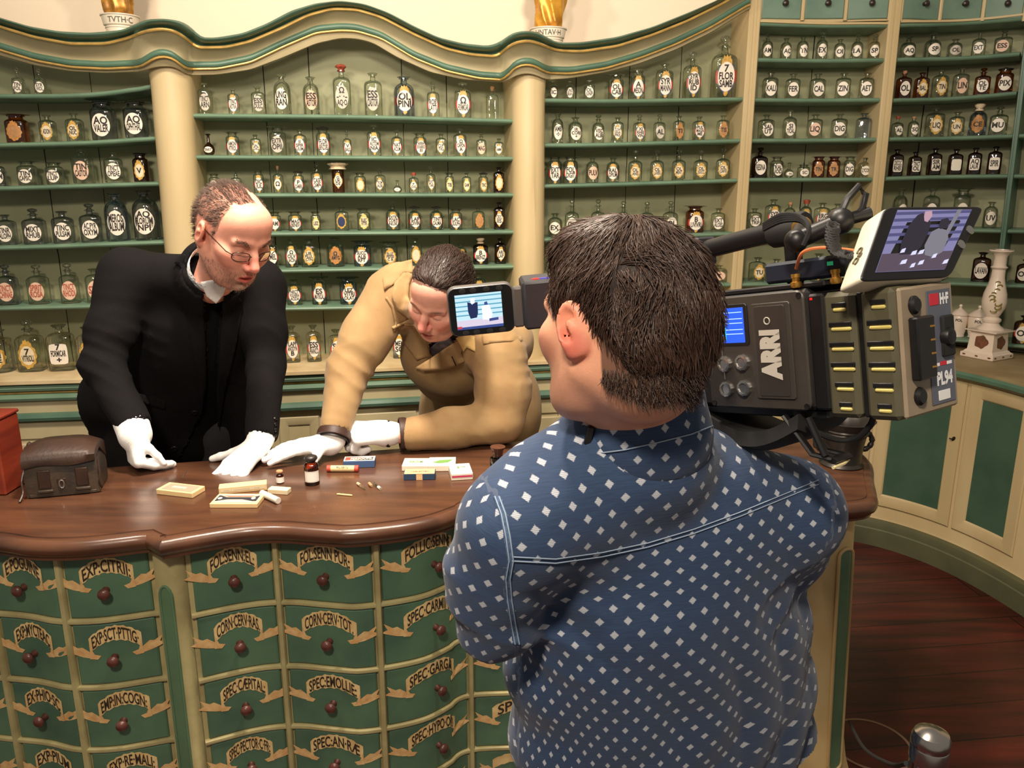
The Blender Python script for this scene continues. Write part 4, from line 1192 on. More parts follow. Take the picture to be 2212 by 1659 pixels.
# ================================================================== sculpting: smooth solids on a grid
V3 = lambda *a: np.array(a, float)
class Sculpt:
    """round cones, ellipsoids and boxes blended smoothly, then skinned as one closed surface"""
    def __init__(self, lo, hi, h):
        self.h = h; self.lo = np.array(lo, float)
        self.n = np.ceil((np.array(hi, float) - self.lo) / h).astype(int) + 1
        self.f = np.full(self.n, 1.0, np.float32)
        self.ax = [self.lo[i] + h * np.arange(self.n[i]) for i in range(3)]
    def sub(self, lo, hi):
        a = np.clip(np.floor((np.array(lo) - self.lo) / self.h).astype(int), 0, self.n)
        b = np.clip(np.ceil((np.array(hi) - self.lo) / self.h).astype(int) + 1, 0, self.n)
        if (b <= a).any(): return None, None
        sl = tuple(slice(a[i], b[i]) for i in range(3))
        g = np.meshgrid(*[self.ax[i][sl[i]] for i in range(3)], indexing='ij')
        return sl, np.stack(g, -1)
    def mix(self, sl, d, k, op):
        f = self.f[sl]
        if op == 'sub':
            h = np.clip(.5 - .5 * (f + d) / k, 0, 1); r = f * (1 - h) - d * h + k * h * (1 - h)
        elif op == 'and':
            h = np.clip(.5 - .5 * (d - f) / k, 0, 1); r = d * (1 - h) + f * h + k * h * (1 - h)
        else:
            h = np.clip(.5 + .5 * (f - d) / k, 0, 1); r = f * (1 - h) + d * h - k * h * (1 - h)
        self.f[sl] = r
    def cone(self, a, b, ra, rb, k=.01, op='add'):
        a = np.array(a, float); b = np.array(b, float); m = max(ra, rb) + k + 3 * self.h
        sl, p = self.sub(np.minimum(a, b) - m, np.maximum(a, b) + m)
        if sl is None: return self
        ab = b - a; L = max(1e-12, ab @ ab)
        t = np.clip(((p - a) @ ab) / L, 0, 1)
        d = np.linalg.norm(p - a - t[..., None] * ab, axis=-1) - (ra + (rb - ra) * t)
        self.mix(sl, d, k, op); return self
    def chain(self, pts, rs, k=.01, op='add'):
        for i in range(len(pts) - 1): self.cone(pts[i], pts[i + 1], rs[i], rs[i + 1], k, op)
        return self
    def ell(self, c, r, k=.01, op='add', R=None):
        c = np.array(c, float); r = np.array(r, float); m = r.max() + k + 3 * self.h
        sl, p = self.sub(c - m, c + m)
        if sl is None: return self
        q = p - c
        if R is not None: q = q @ np.array(R)
        k0 = np.linalg.norm(q / r, axis=-1); k1 = np.linalg.norm(q / (r * r), axis=-1)
        d = k0 * (k0 - 1) / np.maximum(k1, 1e-9)
        self.mix(sl, d, k, op); return self
    def box(self, c, hs, rad, k=.01, op='add', R=None):
        c = np.array(c, float); hs = np.array(hs, float); m = np.linalg.norm(hs) + rad + k + 3 * self.h
        sl, p = self.sub(c - m, c + m)
        if sl is None: return self
        q = p - c
        if R is not None: q = q @ np.array(R)
        q = np.abs(q) - hs + rad
        d = np.linalg.norm(np.maximum(q, 0), axis=-1) + np.minimum(q.max(-1), 0) - rad
        self.mix(sl, d, k, op); return self
    def warp(self, fn, band=.03):
        idx = np.where(np.abs(self.f) < band)
        P = np.stack([self.ax[i][idx[i]] for i in range(3)], -1)
        self.f[idx] += fn(P).astype(np.float32); return self
    def mesh(self):
        f = self.f; h = self.h
        s = f < 0
        c = np.zeros(tuple(self.n - 1), np.int8)
        for dx in (0, 1):
            for dy in (0, 1):
                for dz in (0, 1):
                    c += s[dx:self.n[0] - 1 + dx, dy:self.n[1] - 1 + dy, dz:self.n[2] - 1 + dz]
        act = np.argwhere((c > 0) & (c < 8))
        idm = np.full(c.shape, -1, np.int32); idm[tuple(act.T)] = np.arange(len(act))
        acc = np.zeros((len(act), 3)); cnt = np.zeros(len(act))
        for ax in range(3):
            o = [i for i in range(3) if i != ax]
            for u in (0, 1):
                for v in (0, 1):
                    p0 = act.copy(); p0[:, o[0]] += u; p0[:, o[1]] += v
                    p1 = p0.copy(); p1[:, ax] += 1
                    a = f[tuple(p0.T)]; b = f[tuple(p1.T)]
                    m = (a < 0) != (b < 0)
                    t = np.where(m, a / np.where(m, a - b, 1), 0)
                    q = p0.astype(float); q[:, ax] += t
                    acc[m] += q[m]; cnt[m] += 1
        v = self.lo + h * acc / cnt[:, None]
        faces = []
        for ax in range(3):
            o1, o2 = (ax + 1) % 3, (ax + 2) % 3
            sl0 = [slice(None)] * 3; sl1 = [slice(None)] * 3
            sl0[ax] = slice(0, -1); sl1[ax] = slice(1, None)
            a = s[tuple(sl0)]; b = s[tuple(sl1)]
            e = np.argwhere(a != b)
            e = e[(e[:, o1] > 0) & (e[:, o2] > 0) & (e[:, o1] < self.n[o1] - 1) & (e[:, o2] < self.n[o2] - 1)]
            ins = a[tuple(e.T)]
            def g(d1, d2):
                q = e.copy(); q[:, o1] -= d1; q[:, o2] -= d2
                return idm[tuple(q.T)]
            q = np.stack([g(1, 1), g(0, 1), g(0, 0), g(1, 0)], 1)
            q[~ins] = q[~ins][:, ::-1]
            faces.append(q)
        return v, np.concatenate(faces)

def wnoise(P, freq, seed=0, n=7, warp=.0):
    """smooth noise in -1..1 made of crossing waves"""
    r = np.random.RandomState(seed)
    k = r.normal(size=(n, 3)); k /= np.linalg.norm(k, axis=1)[:, None]
    k *= freq * r.uniform(.6, 1.4, (n, 1)); ph = r.uniform(0, 6.28, n)
    if warp:
        P = P + warp * np.stack([wnoise(P, freq * .6, seed + 11 + i, 4) for i in range(3)], -1)
    return np.sin(P @ k.T + ph).sum(-1) / math.sqrt(n) * .7

def np_obj(name, v, f, m, parent=None, col=None, uv=None, origin=None, smooth=True):
    me = bpy.data.meshes.new(name)
    o3 = np.array(origin if origin is not None else (0, 0, 0), float)
    me.from_pydata((v - o3).tolist(), [], f.tolist() if hasattr(f, 'tolist') else f)
    ms = m if isinstance(m, (list, tuple)) else [m]
    for q in ms: me.materials.append(q)
    if smooth: me.polygons.foreach_set('use_smooth', [True] * len(me.polygons))
    if col is not None:
        at = me.attributes.new('col', 'FLOAT_COLOR', 'POINT')
        c4 = np.ones((len(v), 4), np.float32); c4[:, :3] = col
        at.data.foreach_set('color', c4.ravel())
    if uv is not None:
        at = me.attributes.new('cloth', 'FLOAT_VECTOR', 'POINT')
        c3 = np.zeros((len(v), 3), np.float32); c3[:, :uv.shape[1]] = uv
        at.data.foreach_set('vector', c3.ravel())
    me.update()
    o = bpy.data.objects.new(name, me); COL.objects.link(o)
    if parent is not None:
        o.parent = parent; o.matrix_parent_inverse = PINV(parent)
    o.location = o3
    return o
def bvh(v, f):
    return BVHTree.FromPolygons([tuple(p) for p in v], [tuple(int(i) for i in q) for q in f])
def join(parts):
    V = []; Fc = []; n = 0
    for v, f in parts:
        V.append(v); Fc += [tuple(int(i) + n for i in q) for q in f]; n += len(v)
    return np.concatenate(V), Fc

def inside(poly, pts):
    poly = np.array(poly, float); x, y = pts[:, 0], pts[:, 1]; r = np.zeros(len(pts), bool)
    j = len(poly) - 1
    for i in range(len(poly)):
        xi, yi = poly[i]; xj, yj = poly[j]
        m = ((yi > y) != (yj > y)) & (x < (xj - xi) * (y - yi) / (yj - yi + 1e-12) + xi)
        r ^= m; j = i
    return r
def densify(poly, step):
    out = []
    for i in range(len(poly)):
        a = np.array(poly[i], float); b = np.array(poly[(i + 1) % len(poly)], float)
        n = max(1, int(np.linalg.norm(b - a) / step))
        for k in range(n): out.append(tuple(a + (b - a) * k / n))
    return out
from mathutils.geometry import delaunay_2d_cdt
def drape(poly, tree, off, th, step=7.0, lift=None, maxd=9.0, rel=.05):
    """cloth piece cut to an outline and laid on a surface: follows it, off above it, th thick"""
    b = densify(poly, step)
    xs = [p[0] for p in b]; ys = [p[1] for p in b]
    gx, gy = np.meshgrid(np.arange(min(xs), max(xs), step), np.arange(min(ys), max(ys), step))
    g = np.stack([gx.ravel(), gy.ravel()], 1); g = g[inside(b, g)]
    bb = np.array(b)
    if len(g):
        dmin = np.array([np.min(np.hypot(bb[:, 0] - p[0], bb[:, 1] - p[1])) for p in g]); g = g[dmin > step * .55]
    pts = [Vector(p) for p in b] + [Vector(p) for p in g]
    nb = len(b)
    r = delaunay_2d_cdt(pts, [(i, (i + 1) % nb) for i in range(nb)], [list(range(nb))], 1, 1e-4)
    v2, faces = r[0], r[2]
    ctr = []
    depths = []
    for p in v2:
        d = ray(p.x, p.y).normalized()
        hit = tree.ray_cast(CAM, d, maxd)
        depths.append(hit[3] if hit[0] is not None else None)
    good = [q for q in depths if q is not None]
    if not good: return [], []
    med = sorted(good)[len(good) // 2]
    v2n = np.array([(p.x, p.y) for p in v2])
    gi = [i for i, q in enumerate(depths) if q is not None and abs(q - med) < rel * 6]
    for i, q in enumerate(depths):
        if q is None or abs(q - med) >= rel * 6:
            j = gi[int(np.argmin(np.hypot(*(v2n[gi] - v2n[i]).T)))] if gi else None
            depths[i] = depths[j] if j is not None else med
    D = np.array(depths)
    # soften depth jumps
    nbr = [[] for _ in v2]
    for q in faces:
        for a, b_ in zip(q, q[1:] + q[:1]): nbr[a].append(b_); nbr[b_].append(a)
    for _ in range(3):
        D = np.array([.5 * D[i] + .5 * np.mean(D[nbr[i]]) if nbr[i] else D[i] for i in range(len(D))])
    V = []; 
    for p, dd in zip(v2, D):
        o = off + (lift(p.x, p.y) if lift else 0)
        V.append(CAM + ray(p.x, p.y).normalized() * (dd - o))
    n = len(V)
    V2 = V + [q + (q - CAM).normalized() * th for q in V]
    # faces towards the camera
    F2 = []
    for q in faces:
        a, b_, c_ = V[q[0]], V[q[1]], V[q[2]]
        nrm = (b_ - a).cross(c_ - a)
        q = list(q) if nrm.dot(CAM - a) > 0 else list(q)[::-1]
        F2.append(tuple(q)); F2.append(tuple(i + n for i in q[::-1]))
    edges = {}
    for q in F2[::2]:
        for a, b_ in zip(q, q[1:] + q[:1]): edges[(a, b_)] = 1
    for (a, b_) in list(edges):
        if (b_, a) not in edges: F2.append((b_, a, a + n, b_ + n))
    return np.array([tuple(p) for p in V2]), F2
def drape_obj(name, poly, tree, off, th, m, parent, step=7.0, lift=None, uvf=None):
    v, f = drape(poly, tree, off, th, step, lift)
    if not len(v): return None
    return np_obj(name, v, f, m, parent, uv=uvf(v) if uvf else None)
def drape_line(pts, tree, off, r, seg=5, step=5.0):
    P = []
    for i in range(len(pts) - 1):
        a = np.array(pts[i], float); b = np.array(pts[i + 1], float); n = max(1, int(np.linalg.norm(b - a) / step))
        for k in range(n): P.append(a + (b - a) * k / n)
    P.append(np.array(pts[-1], float)); W = []; last = None
    for p in P:
        d = ray(*p).normalized(); hit = tree.ray_cast(CAM, d, 9)
        q = hit[3] if hit[0] is not None else last
        if q is None: continue
        if last is not None and abs(q - last) > .06: q = last
        last = q; W.append(CAM + d * (q - off))
    return MB().tube(W, r, seg) if len(W) > 1 else None

# ------------------------------------------------------------------ heads
M_SKIN = mat('skin', (255, 255, 255), .48, attr='col', var=.07, scale=60, bump=.12, bscale=350, spec=.4, sub=.12)
M_EYE = mat('eye_white', (225, 215, 205), .2)
M_IRIS = mat('dark_iris', (52, 38, 30), .2)
LC = lambda r, g, b: np.array(lin(r, g, b)[:3])
def head_frame(f, up):
    f = np.array(f, float); f /= np.linalg.norm(f); up = np.array(up, float); up -= f * (up @ f); up /= np.linalg.norm(up)
    return np.stack([np.cross(f, up), f, up], 1)
def sculpt_head(c, R, scale=1.0, neck=None, h=.0030, kind='p1', mouth_open=.0, neck_r=(.058, .062), ear_out=0.0):
    """head in its own frame (x to its right, y forward, z up); returns world verts, faces, local verts"""
    neck_l = [(np.array(p) - c) @ R / scale for p in neck] if neck else [V3(0, -.03, -.09), V3(0, -.06, -.2)]
    lo = np.minimum(V3(-.115, -.14, -.16), np.min(neck_l, 0) - .075); hi = np.maximum(V3(.115, .15, .14), np.max(neck_l, 0) + .075)
    S = Sculpt(lo, hi, h)
    S.ell((0, -.016, .030), (.077, .096, .080))
    S.ell((0, -.045, .000), (.066, .060, .070), .03)
    S.ell((0, .030, -.028), (.066, .062, .088), .03)
    S.ell((0, .050, .055), (.056, .042, .048), .03)           # forehead
    S.ell((0, .042, -.088), (.053, .044, .030), .03)          # jaw
    S.ell((0, .078, -.104), (.021, .014, .015), .018)         # chin
    for s in (-1, 1):
        S.cone((s * .058, .0, -.055), (s * .030, .055, -.098), .016, .014, .03)
        S.ell((s * .048, .060, -.016), (.020, .022, .017), .022)
        S.cone((s * .014, .090, .024), (s * .046, .078, .022), .0085, .007, .014)     # brow
        S.ell((s * .031, .098, .004), (.017, .013, .011), .014, 'sub')
        S.ell((s * .0315, .0755, .003), (.0145, .0135, .0130), .004)                     # lidded eyeball
        S.ell((s * .030, .074, -.030), (.022, .018, .020), .025)
    S.ell((0, .084, -.066), (.030, .014, .022), .02)           # mouth mound
    S.chain([(0, .089, .018), (0, .101, -.005), (0, .116, -.030)], [.0075, .0085, .0125], .011)
    for s in (-1, 1):
        S.ell((s * .0125, .104, -.037), (.0085, .011, .0075), .006)
        S.ell((s * .0075, .113, -.0455), (.0038, .006, .0035), .004, 'sub')
    S.chain([(-.024, .086, -.069), (-.009, .0975, -.0645), (0, .0965, -.066), (.009, .0975, -.0645), (.024, .086, -.069)], [.003, .0052, .0048, .0052, .003], .005)
    S.chain([(-.022, .086, -.0745), (0, .0965, -.079), (.022, .086, -.0745)], [.003, .0068, .003], .005)
    S.ell((0, .103, -.0715), (.022, .014, .0013 + mouth_open), .003, 'sub')
    S.ell((0, .095, -.091), (.020, .008, .005), .008, 'sub')
    for s in (-1, 1):                                             # ears
        a = .32 + ear_out
        Re = np.array(Matrix.Rotation(-s * a, 3, 'Z') @ Matrix.Rotation(-.18, 3, 'X'))
        ce = V3(s * (.082 + ear_out * .012), -.012, -.008)
        S.ell(ce, (.0085, .020, .033), .006, R=Re)
        S.ell(ce + V3(s * .008, .003, .004), (.007, .012, .020), .004, 'sub', R=Re)
        S.ell(ce + V3(s * .004, -.001, .000), (.0045, .0075, .012), .004, R=Re)
        S.ell(ce + V3(s * .0065, .005, -.006), (.006, .006, .008), .003, 'sub', R=Re)
        S.ell(ce + V3(-s * .004, .006, -.027), (.0075, .009, .010), .006)
    rr = np.linspace(neck_r[0], neck_r[1], len(neck_l))
    S.chain(neck_l, list(rr), .03)
    v, f = S.mesh()
    # colour of the skin itself
    def near(p, r, s=1.0):
        q = (v - np.array(p)) / np.array(r)
        return np.clip(1 - (q * q).sum(1), 0, 1) ** .7 * s
    return (c + (v * scale) @ R.T), f, v, near
def blend(col, w, c): return col * (1 - w[:, None]) + w[:, None] * c

def strands(name, roots, dirs, lens, radii, m, parent, seg=5, curl=.15, seed=0, gravity=(0, 0, -1), g=.3, tree=None, sides=3, lift=.002, hug=None):
    """hair: thin tapering locks of real thickness"""
    r = np.random.RandomState(seed); V = []; Fc = []
    n = len(roots); roots = np.array(roots); dirs = np.array(dirs, float)
    P = roots.copy(); D = dirs / np.linalg.norm(dirs, axis=1)[:, None]
    gv = np.array(gravity, float); prev = []
    w = r.normal(size=(n, 3)) * curl
    for k in range(seg + 1):
        prev.append(P.copy())
        D = D + w / seg + gv * (g / seg) + r.normal(size=(n, 3)) * curl * .25
        D /= np.linalg.norm(D, axis=1)[:, None]
        P = P + D * (np.array(lens) / seg)[:, None]
        if tree is not None:
            for i in range(n):
                loc, nr, _, dist = tree.find_nearest(Vector(P[i]))
                if loc is not None:
                    q = np.array(P[i]) - np.array(loc); nn_ = np.array(nr)
                    sd = q @ nn_
                    if sd < lift: P[i] = np.array(loc) + nn_ * (lift + .0005)
                    elif hug is not None and sd > hug[k]: P[i] = P[i] - nn_ * (sd - hug[k])
    prev = np.array(prev)                       # seg+1, n, 3
    T = np.gradient(prev, axis=0); T /= np.maximum(1e-9, np.linalg.norm(T, axis=2))[:, :, None]
    A = np.cross(T, np.array([.3, .5, .8])); A /= np.maximum(1e-9, np.linalg.norm(A, axis=2))[:, :, None]
    B = np.cross(T, A)
    tap = np.array([1.0 - .8 * (k / seg) ** 1.6 for k in range(seg + 1)])
    rings = []
    for q in range(sides):
        a = 2 * math.pi * q / sides
        rings.append(prev + (A * math.cos(a) + B * math.sin(a)) * (np.array(radii)[None, :, None] * tap[:, None, None]))
    R_ = np.stack(rings, 2)                     # seg+1, n, sides, 3
    R_ = R_.transpose(1, 0, 2, 3).reshape(n, -1, 3)
    base = []
    for k in range(seg):
        for q in range(sides):
            q2 = (q + 1) % sides
            base.append((k * sides + q, k * sides + q2, (k + 1) * sides + q2, (k + 1) * sides + q))
    base = np.array(base); per = (seg + 1) * sides
    Fc = (base[None] + (np.arange(n) * per)[:, None, None]).reshape(-1, 4)
    return np_obj(name, R_.reshape(-1, 3), Fc, m, parent)
def scatter(v, f, mask, n, seed=0):
    """n random spots on the faces whose corners pass mask; with normals"""
    r = np.random.RandomState(seed); f = np.array(f)
    ok = mask[f].mean(1) > .5
    q = f[ok]; a, b, c, d = (v[q[:, i]] for i in range(4))
    nr = np.cross(c - a, d - b); ar = np.linalg.norm(nr, axis=1); nr /= np.maximum(ar, 1e-12)[:, None]
    i = r.choice(len(q), n, p=ar / ar.sum()); s, t = r.rand(n, 1), r.rand(n, 1)
    p = (a[i] * (1 - s) + b[i] * s) * (1 - t) + (d[i] * (1 - s) + c[i] * s) * t
    return p, nr[i]

# ------------------------------------------------------------------ hands
def hand(S, wrist, palm_dir, back_n, side, spread=.12, curl=(.25, .3, .3, .35), size=1.0, thumb=(.75, -.15, .3), rad=1.0, bend=None, thumb_rad=1.0):
    """palm, four jointed fingers and a thumb; side +1: thumb on the side of cross(palm_dir, back_n)"""
    w = np.array(wrist, float); d = np.array(palm_dir, float); d /= np.linalg.norm(d)
    n = np.array(back_n, float); n -= d * (n @ d); n /= np.linalg.norm(n)
    t = np.cross(d, n) * side; s = size
    L = .088 * s
    kn = []
    for i, (o, l) in enumerate(((.030, .97), (.010, 1.0), (-.011, .96), (-.030, .87))):
        kn.append(w + d * L * l + t * o * s)
    for i, k in enumerate(kn):
        S.cone(w + t * (.016, .006, -.006, -.016)[i] * s + d * .012 * s, k, .0150 * s * rad, .0118 * s * rad, .012)
    S.cone(w - d * .02 * s, w + d * .02 * s, .024 * s, .024 * s, .02)
    S.ell(w + d * .04 * s + t * .020 * s - n * .007 * s, (.018 * s,) * 3, .015)
    lens = ((.040, .026, .020), (.045, .030, .021), (.041, .028, .021), (.032, .021, .018))
    tips = []
    for i in range(4):
        p = kn[i]; a = curl[i] if not hasattr(curl[i], '__len__') else None
        sp_ = (1.2, .35, -.5, -1.3)[i] * spread
        cd = d * math.cos(sp_) + t * math.sin(sp_); ang = 0
        for j in range(3):
            ang += (curl[i] if a is not None else curl[i][j])
            q = p + (cd * math.cos(ang) - n * math.sin(ang)) * lens[i][j] * s
            S.cone(p, q, (.0098, .0090, .0083)[j] * s * rad, (.0091, .0084, .0074)[j] * s * rad, .004)
            p = q
        tips.append(p)
    ta, tn, tc = thumb
    p = w + d * .022 * s + t * .024 * s; ang = ta
    base = d * math.cos(ang) + t * math.sin(ang) - n * tn
    base /= np.linalg.norm(base)
    q = p + base * .040 * s; S.cone(p, q, .0150 * s * thumb_rad, .0118 * s * thumb_rad, .012)
    b2 = base * math.cos(tc) + (d * math.cos(ang - .6) + t * math.sin(ang - .6) - n * .15) * math.sin(tc); b2 /= np.linalg.norm(b2)
    q2 = q + b2 * .031 * s; S.cone(q, q2, .0112 * s * thumb_rad, .0105 * s * thumb_rad, .005)
    b3 = b2 * math.cos(tc * .7) + d * math.sin(tc * .7); b3 /= np.linalg.norm(b3)
    S.cone(q2, q2 + b3 * .026 * s, .0104 * s * thumb_rad, .0085 * s * thumb_rad, .005)
    return S
M_GLOVE = mat('white_cotton_glove', (244, 242, 240), .85, var=.04, scale=90, bump=.25, bscale=400, sheen=.2)
# ================================================================== people
def wp(x, y, Y): return np.array(at_y(x, y, Y))
M_JACKET = mat('charcoal_wool', (19, 17, 18), .9, var=.15, scale=220, bump=.2, bscale=500, spec=.15)
M_SWEATER = mat('black_knit', (8, 8, 9), .9, var=.2, scale=300, bump=.3, bscale=500, spec=.15)
M_SHIRT = mat('pale_grey_shirt', (232, 232, 232), .8, var=.06, scale=200, bump=.15, bscale=400)
M_TROUSER = mat('dark_trouser_cloth', (34, 33, 38), .85, var=.15, scale=150)
M_SHOE = mat('black_shoe_leather', (26, 22, 20), .4)
M_BTN = mat('black_button', (18, 16, 16), .3)
M_HAIR1 = mat('short_brown_hair', (76, 55, 44), .6, var=.35, scale=300)
M_WIRE = mat('dark_wire', (60, 52, 46), .3, metal=.8)
M_LENS = glass_mat('spectacle_glass', (250, 250, 250), .985)

def folds(c, ax, amp, freq, r, seed):
    """sleeve wrinkles around a joint"""
    c = np.array(c, float); ax = np.array(ax, float); ax /= np.linalg.norm(ax)
    def fn(P):
        q = P - c; s = q @ ax; w = np.exp(-(s / r) ** 2) * (np.linalg.norm(q - s[:, None] * ax, axis=1) < .16)
        ph = s * freq + 3.6 * wnoise(P, 11, seed) 
        return amp * w * (.45 + .55 * wnoise(P, 18, seed + 40)) * (np.abs(np.sin(ph)) ** .8 - .6)
    return fn
def legs(name, hips, feet, r, m, parent, shoes=True):
    S = Sculpt(np.minimum(np.min(hips, 0), np.min(feet, 0)) - .2, np.maximum(np.max(hips, 0), np.max(feet, 0)) + .2, .016)
    S.cone(hips[0], hips[1], r * 1.45, r * 1.45, .05)
    for h_, f_ in zip(hips, feet):
        kn = (h_ + f_) / 2 + V3(0, -.03, .0)
        S.chain([h_ - V3(0, 0, .05), kn, f_ + V3(0, 0, .06)], [r * 1.15, r * .82, r * .68], .03)
    v, f = S.mesh(); np_obj(name, v, f, m, parent)
    if shoes:
        for f_ in feet:
            T = Sculpt(f_ - V3(.12, .28, .02), f_ + V3(.12, .16, .14), .01)
            T.cone(f_ + V3(0, .03, .045), f_ + V3(0, -.15, .036), .042, .036, .02); T.cone(f_ + V3(0, .03, .05), f_ + V3(0, .02, .09), .042, .045, .02)
            T.box(f_ + V3(0, 0, -.02), (.3, .5, .022), .002, .004, 'sub')
            v, f = T.mesh(); np_obj('shoe', v, f, M_SHOE, parent)

# ---------------------------------------------------------------- the man in the black jacket
P1c = np.array((-.7293, 2.1348, 1.6193)); P1R = head_frame((.661, -.549, -.512), (.429, -.283, .858)); P1s = 1.05
p1 = empty('person', (-1.12, 2.68, 0), 'man in black jacket, glasses and white gloves leaning over the counter', 'person')
nk = wp(462, 580, 2.36)
neckpts = [P1c + P1R @ V3(0, -.03, -.06) * P1s, P1c * .45 + nk * .55 + V3(0, .02, 0), nk + V3(-.02, .03, -.05)]
hv, hf, lv, near = sculpt_head(P1c, P1R, P1s, neckpts, kind='p1', mouth_open=.003, neck_r=(.056, .054))
skin = LC(228, 160, 136); col = np.tile(skin, (len(hv), 1))
x_, y_, z_ = lv.T
col = blend(col, near((0, .11, -.03), (.028, .035, .03)), LC(222, 134, 116))
for s in (-1, 1):
    col = blend(col, near((s * .045, .07, -.03), (.035, .04, .03), .8), LC(224, 140, 120))
    col = blend(col, near((s * .09, -.01, -.01), (.03, .04, .05), .7), LC(226, 146, 122))
beard = np.clip((-.040 - z_) / .02, 0, 1) * np.clip((y_ - .0) / .03, 0, 1) * np.clip((z_ + .150) / .02, 0, 1) * (.75 + .25 * wnoise(lv, 160, 5))
beard *= 1 - near((0, .09, -.0715), (.030, .03, .013)) ** .5
beard = np.clip(beard, 0, 1) * .75
col = blend(col, beard, LC(142, 100, 84))
col = blend(col, near((0, .09, -.108), (.026, .03, .018), .7), LC(186, 160, 142))
col = blend(col, np.minimum(1, 1.6 * near((0, .098, -.0715), (.026, .018, .012))), LC(190, 92, 84))
for s in (-1, 1):
    col = blend(col, near((s * .031, .088, .026), (.024, .02, .006), .75), LC(132, 92, 70))
hm = ((np.abs(x_) > .046 + .03 * np.clip((z_ - .09) / .05, 0, 1)) & (y_ < .032 - .4 * np.clip(.02 - z_, 0, .1)) & (z_ > -.005)) | ((y_ < -.055) & (z_ > -.075) & (z_ < .112)) 
ht = (x_ > -.012 - .02 * (y_ < -.01)) & (y_ < .050 - .012 * np.clip((np.abs(x_ - .008) - .014) / .02, 0, 1) * 2) & (z_ > .06) & ~((x_ > .038) & (y_ > .028))
hm &= ~((np.abs(np.abs(x_) - .085) < .02) & (np.abs(y_ + .012) < .034) & (z_ < .026))
col = blend(col, np.maximum(hm * (.62 + .2 * wnoise(lv, 90, 3)), ht * .30), LC(104, 74, 58))
col = blend(col, near((0, -.02, .12), (.07, .06, .03), .5), LC(226, 140, 120))
# upper body under the clothes, one skin
B = Sculpt((-1.5, 1.9, .8), (-.4, 3.0, 1.6), .014)
shR, shL = wp(272, 600, 2.42), wp(560, 618, 2.55)
elR, wrR = wp(222, 790, 2.30), wp(292, 922, 2.17)
elL, wrL = wp(574, 790, 2.46), wp(566, 952, 2.25)
pel = np.array((-1.12, 2.70, .98)); chest = (shR + shL) / 2 + V3(.0, .03, -.10)
B.chain([nk + V3(-.02, .05, -.07), chest + V3(0, .04, 0), pel], [.035, .08, .10], .03)
for a, b_, c_ in ((shR, elR, wrR), (shL, elL, wrL)): B.chain([a, b_, c_], [.05, .035, .028], .03)
bv, bf = B.mesh()
V, Fc = join([(hv, hf), (bv, bf)])
body = np_obj('body', V, Fc, M_SKIN, p1, col=np.concatenate([col, np.tile(skin, (len(bv), 1))]))
tree_h1 = bvh(hv, hf)
# hair
def hair1(n, seed, msk, ln, rad, curl):
    p, nr = scatter(hv, hf, msk, n, seed)
    pl = (p - P1c) @ P1R / P1s
    flow = np.stack([np.sign(pl[:, 0]) * .25, -np.ones(len(pl)) * .8, -.55 * np.clip((.09 - pl[:, 2]) / .1, -.4, 1)], 1)
    frt = (np.abs(pl[:, 0]) < .035) & (pl[:, 2] > .085)
    flow[frt] = np.array([.35, -.75, .15])
    D = flow @ P1R.T + nr * .35
    return strands('hair', p, D, np.random.RandomState(seed).uniform(*ln, n), np.full(n, rad), M_HAIR1, body, 4, curl, seed, g=.05, tree=tree_h1, lift=.0012)
hair1(2600, 3, hm & (z_ > -.06), (.008, .017), .0007, .12)
hair1(620, 4, ht & ~hm & (y_ < .042), (.012, .028), .0005, .2)
def beard_hair():
    msk = (beard > .33)
    p, nr = scatter(hv, hf, msk, 900, 9)
    pl = (p - P1c) @ P1R / P1s
    D = nr * .6 + np.array([0, .1, -1.0]) @ P1R.T * .9
    strands('beard', p, D, np.random.RandomState(4).uniform(.003, .007, 900), np.full(900, .0004), mat('greying_beard', (150, 118, 100), .6, var=.4, scale=300), body, 2, .2, 4, g=0)
beard_hair()
def hl(x, y, z): return P1c + P1R @ V3(x, y, z) * P1s
# eyebrows
for s in (-1, 1):
    r = np.random.RandomState(20 + s); n = 90; t = r.rand(n)
    pts = np.stack([s * (.014 + .034 * t), .093 - .016 * t ** 1.5 + 0 * t, .022 + .006 * np.sin(t * 2.6) + r.normal(0, .002, n)], 1)
    W = []
    for q in pts:
        loc, nr, _, _ = tree_h1.find_nearest(Vector(hl(*q))); W.append((np.array(loc), np.array(nr)))
    strands('eyebrow', [w for w, _ in W], [nn_ * .5 + P1R @ V3(s * .9, -.1, .25) for _, nn_ in W], r.uniform(.005, .009, n), np.full(n, .0004), M_HAIR1, body, 2, .2, 3, g=0)
# spectacles
gl = empty('spectacles', hl(0, .1, 0)); gl.parent = body; gl.matrix_parent_inverse = PINV(body)
bpy.data.objects.remove(gl)
fr = MB()
def lens_pts(s, k=1.0):
    return [hl(s * .033 + .021 * k * abs(math.cos(a)) ** .7 * (1 if math.cos(a) > 0 else -1), .103 - .012 * (abs(s * .033 + .021 * math.cos(a)) / .05) ** 2, -.008 + .0125 * k * abs(math.sin(a)) ** .7 * (1 if math.sin(a) > 0 else -1)) for a in np.linspace(0, 2 * math.pi, 28, endpoint=False)]
for s in (-1, 1):
    fr.tube(lens_pts(s), .0011, 6, closed=True)
    fr.tube([hl(s * .054, .094, -.004), hl(s * .070, .085, .002), hl(s * .079, .03, .008), hl(s * .084, -.005, .012), hl(s * .083, -.018, .002)], .0012, 6)
fr.tube([hl(-.012, .104, -.004), hl(0, .110, .000), hl(.012, .104, -.004)], .0012, 6)
glo = fr.build('spectacles', M_WIRE, body)
for s in (-1, 1):
    MB().add(lens_pts(s, .97), [tuple(range(28))]).build('lens', M_LENS, glo, smooth=False)
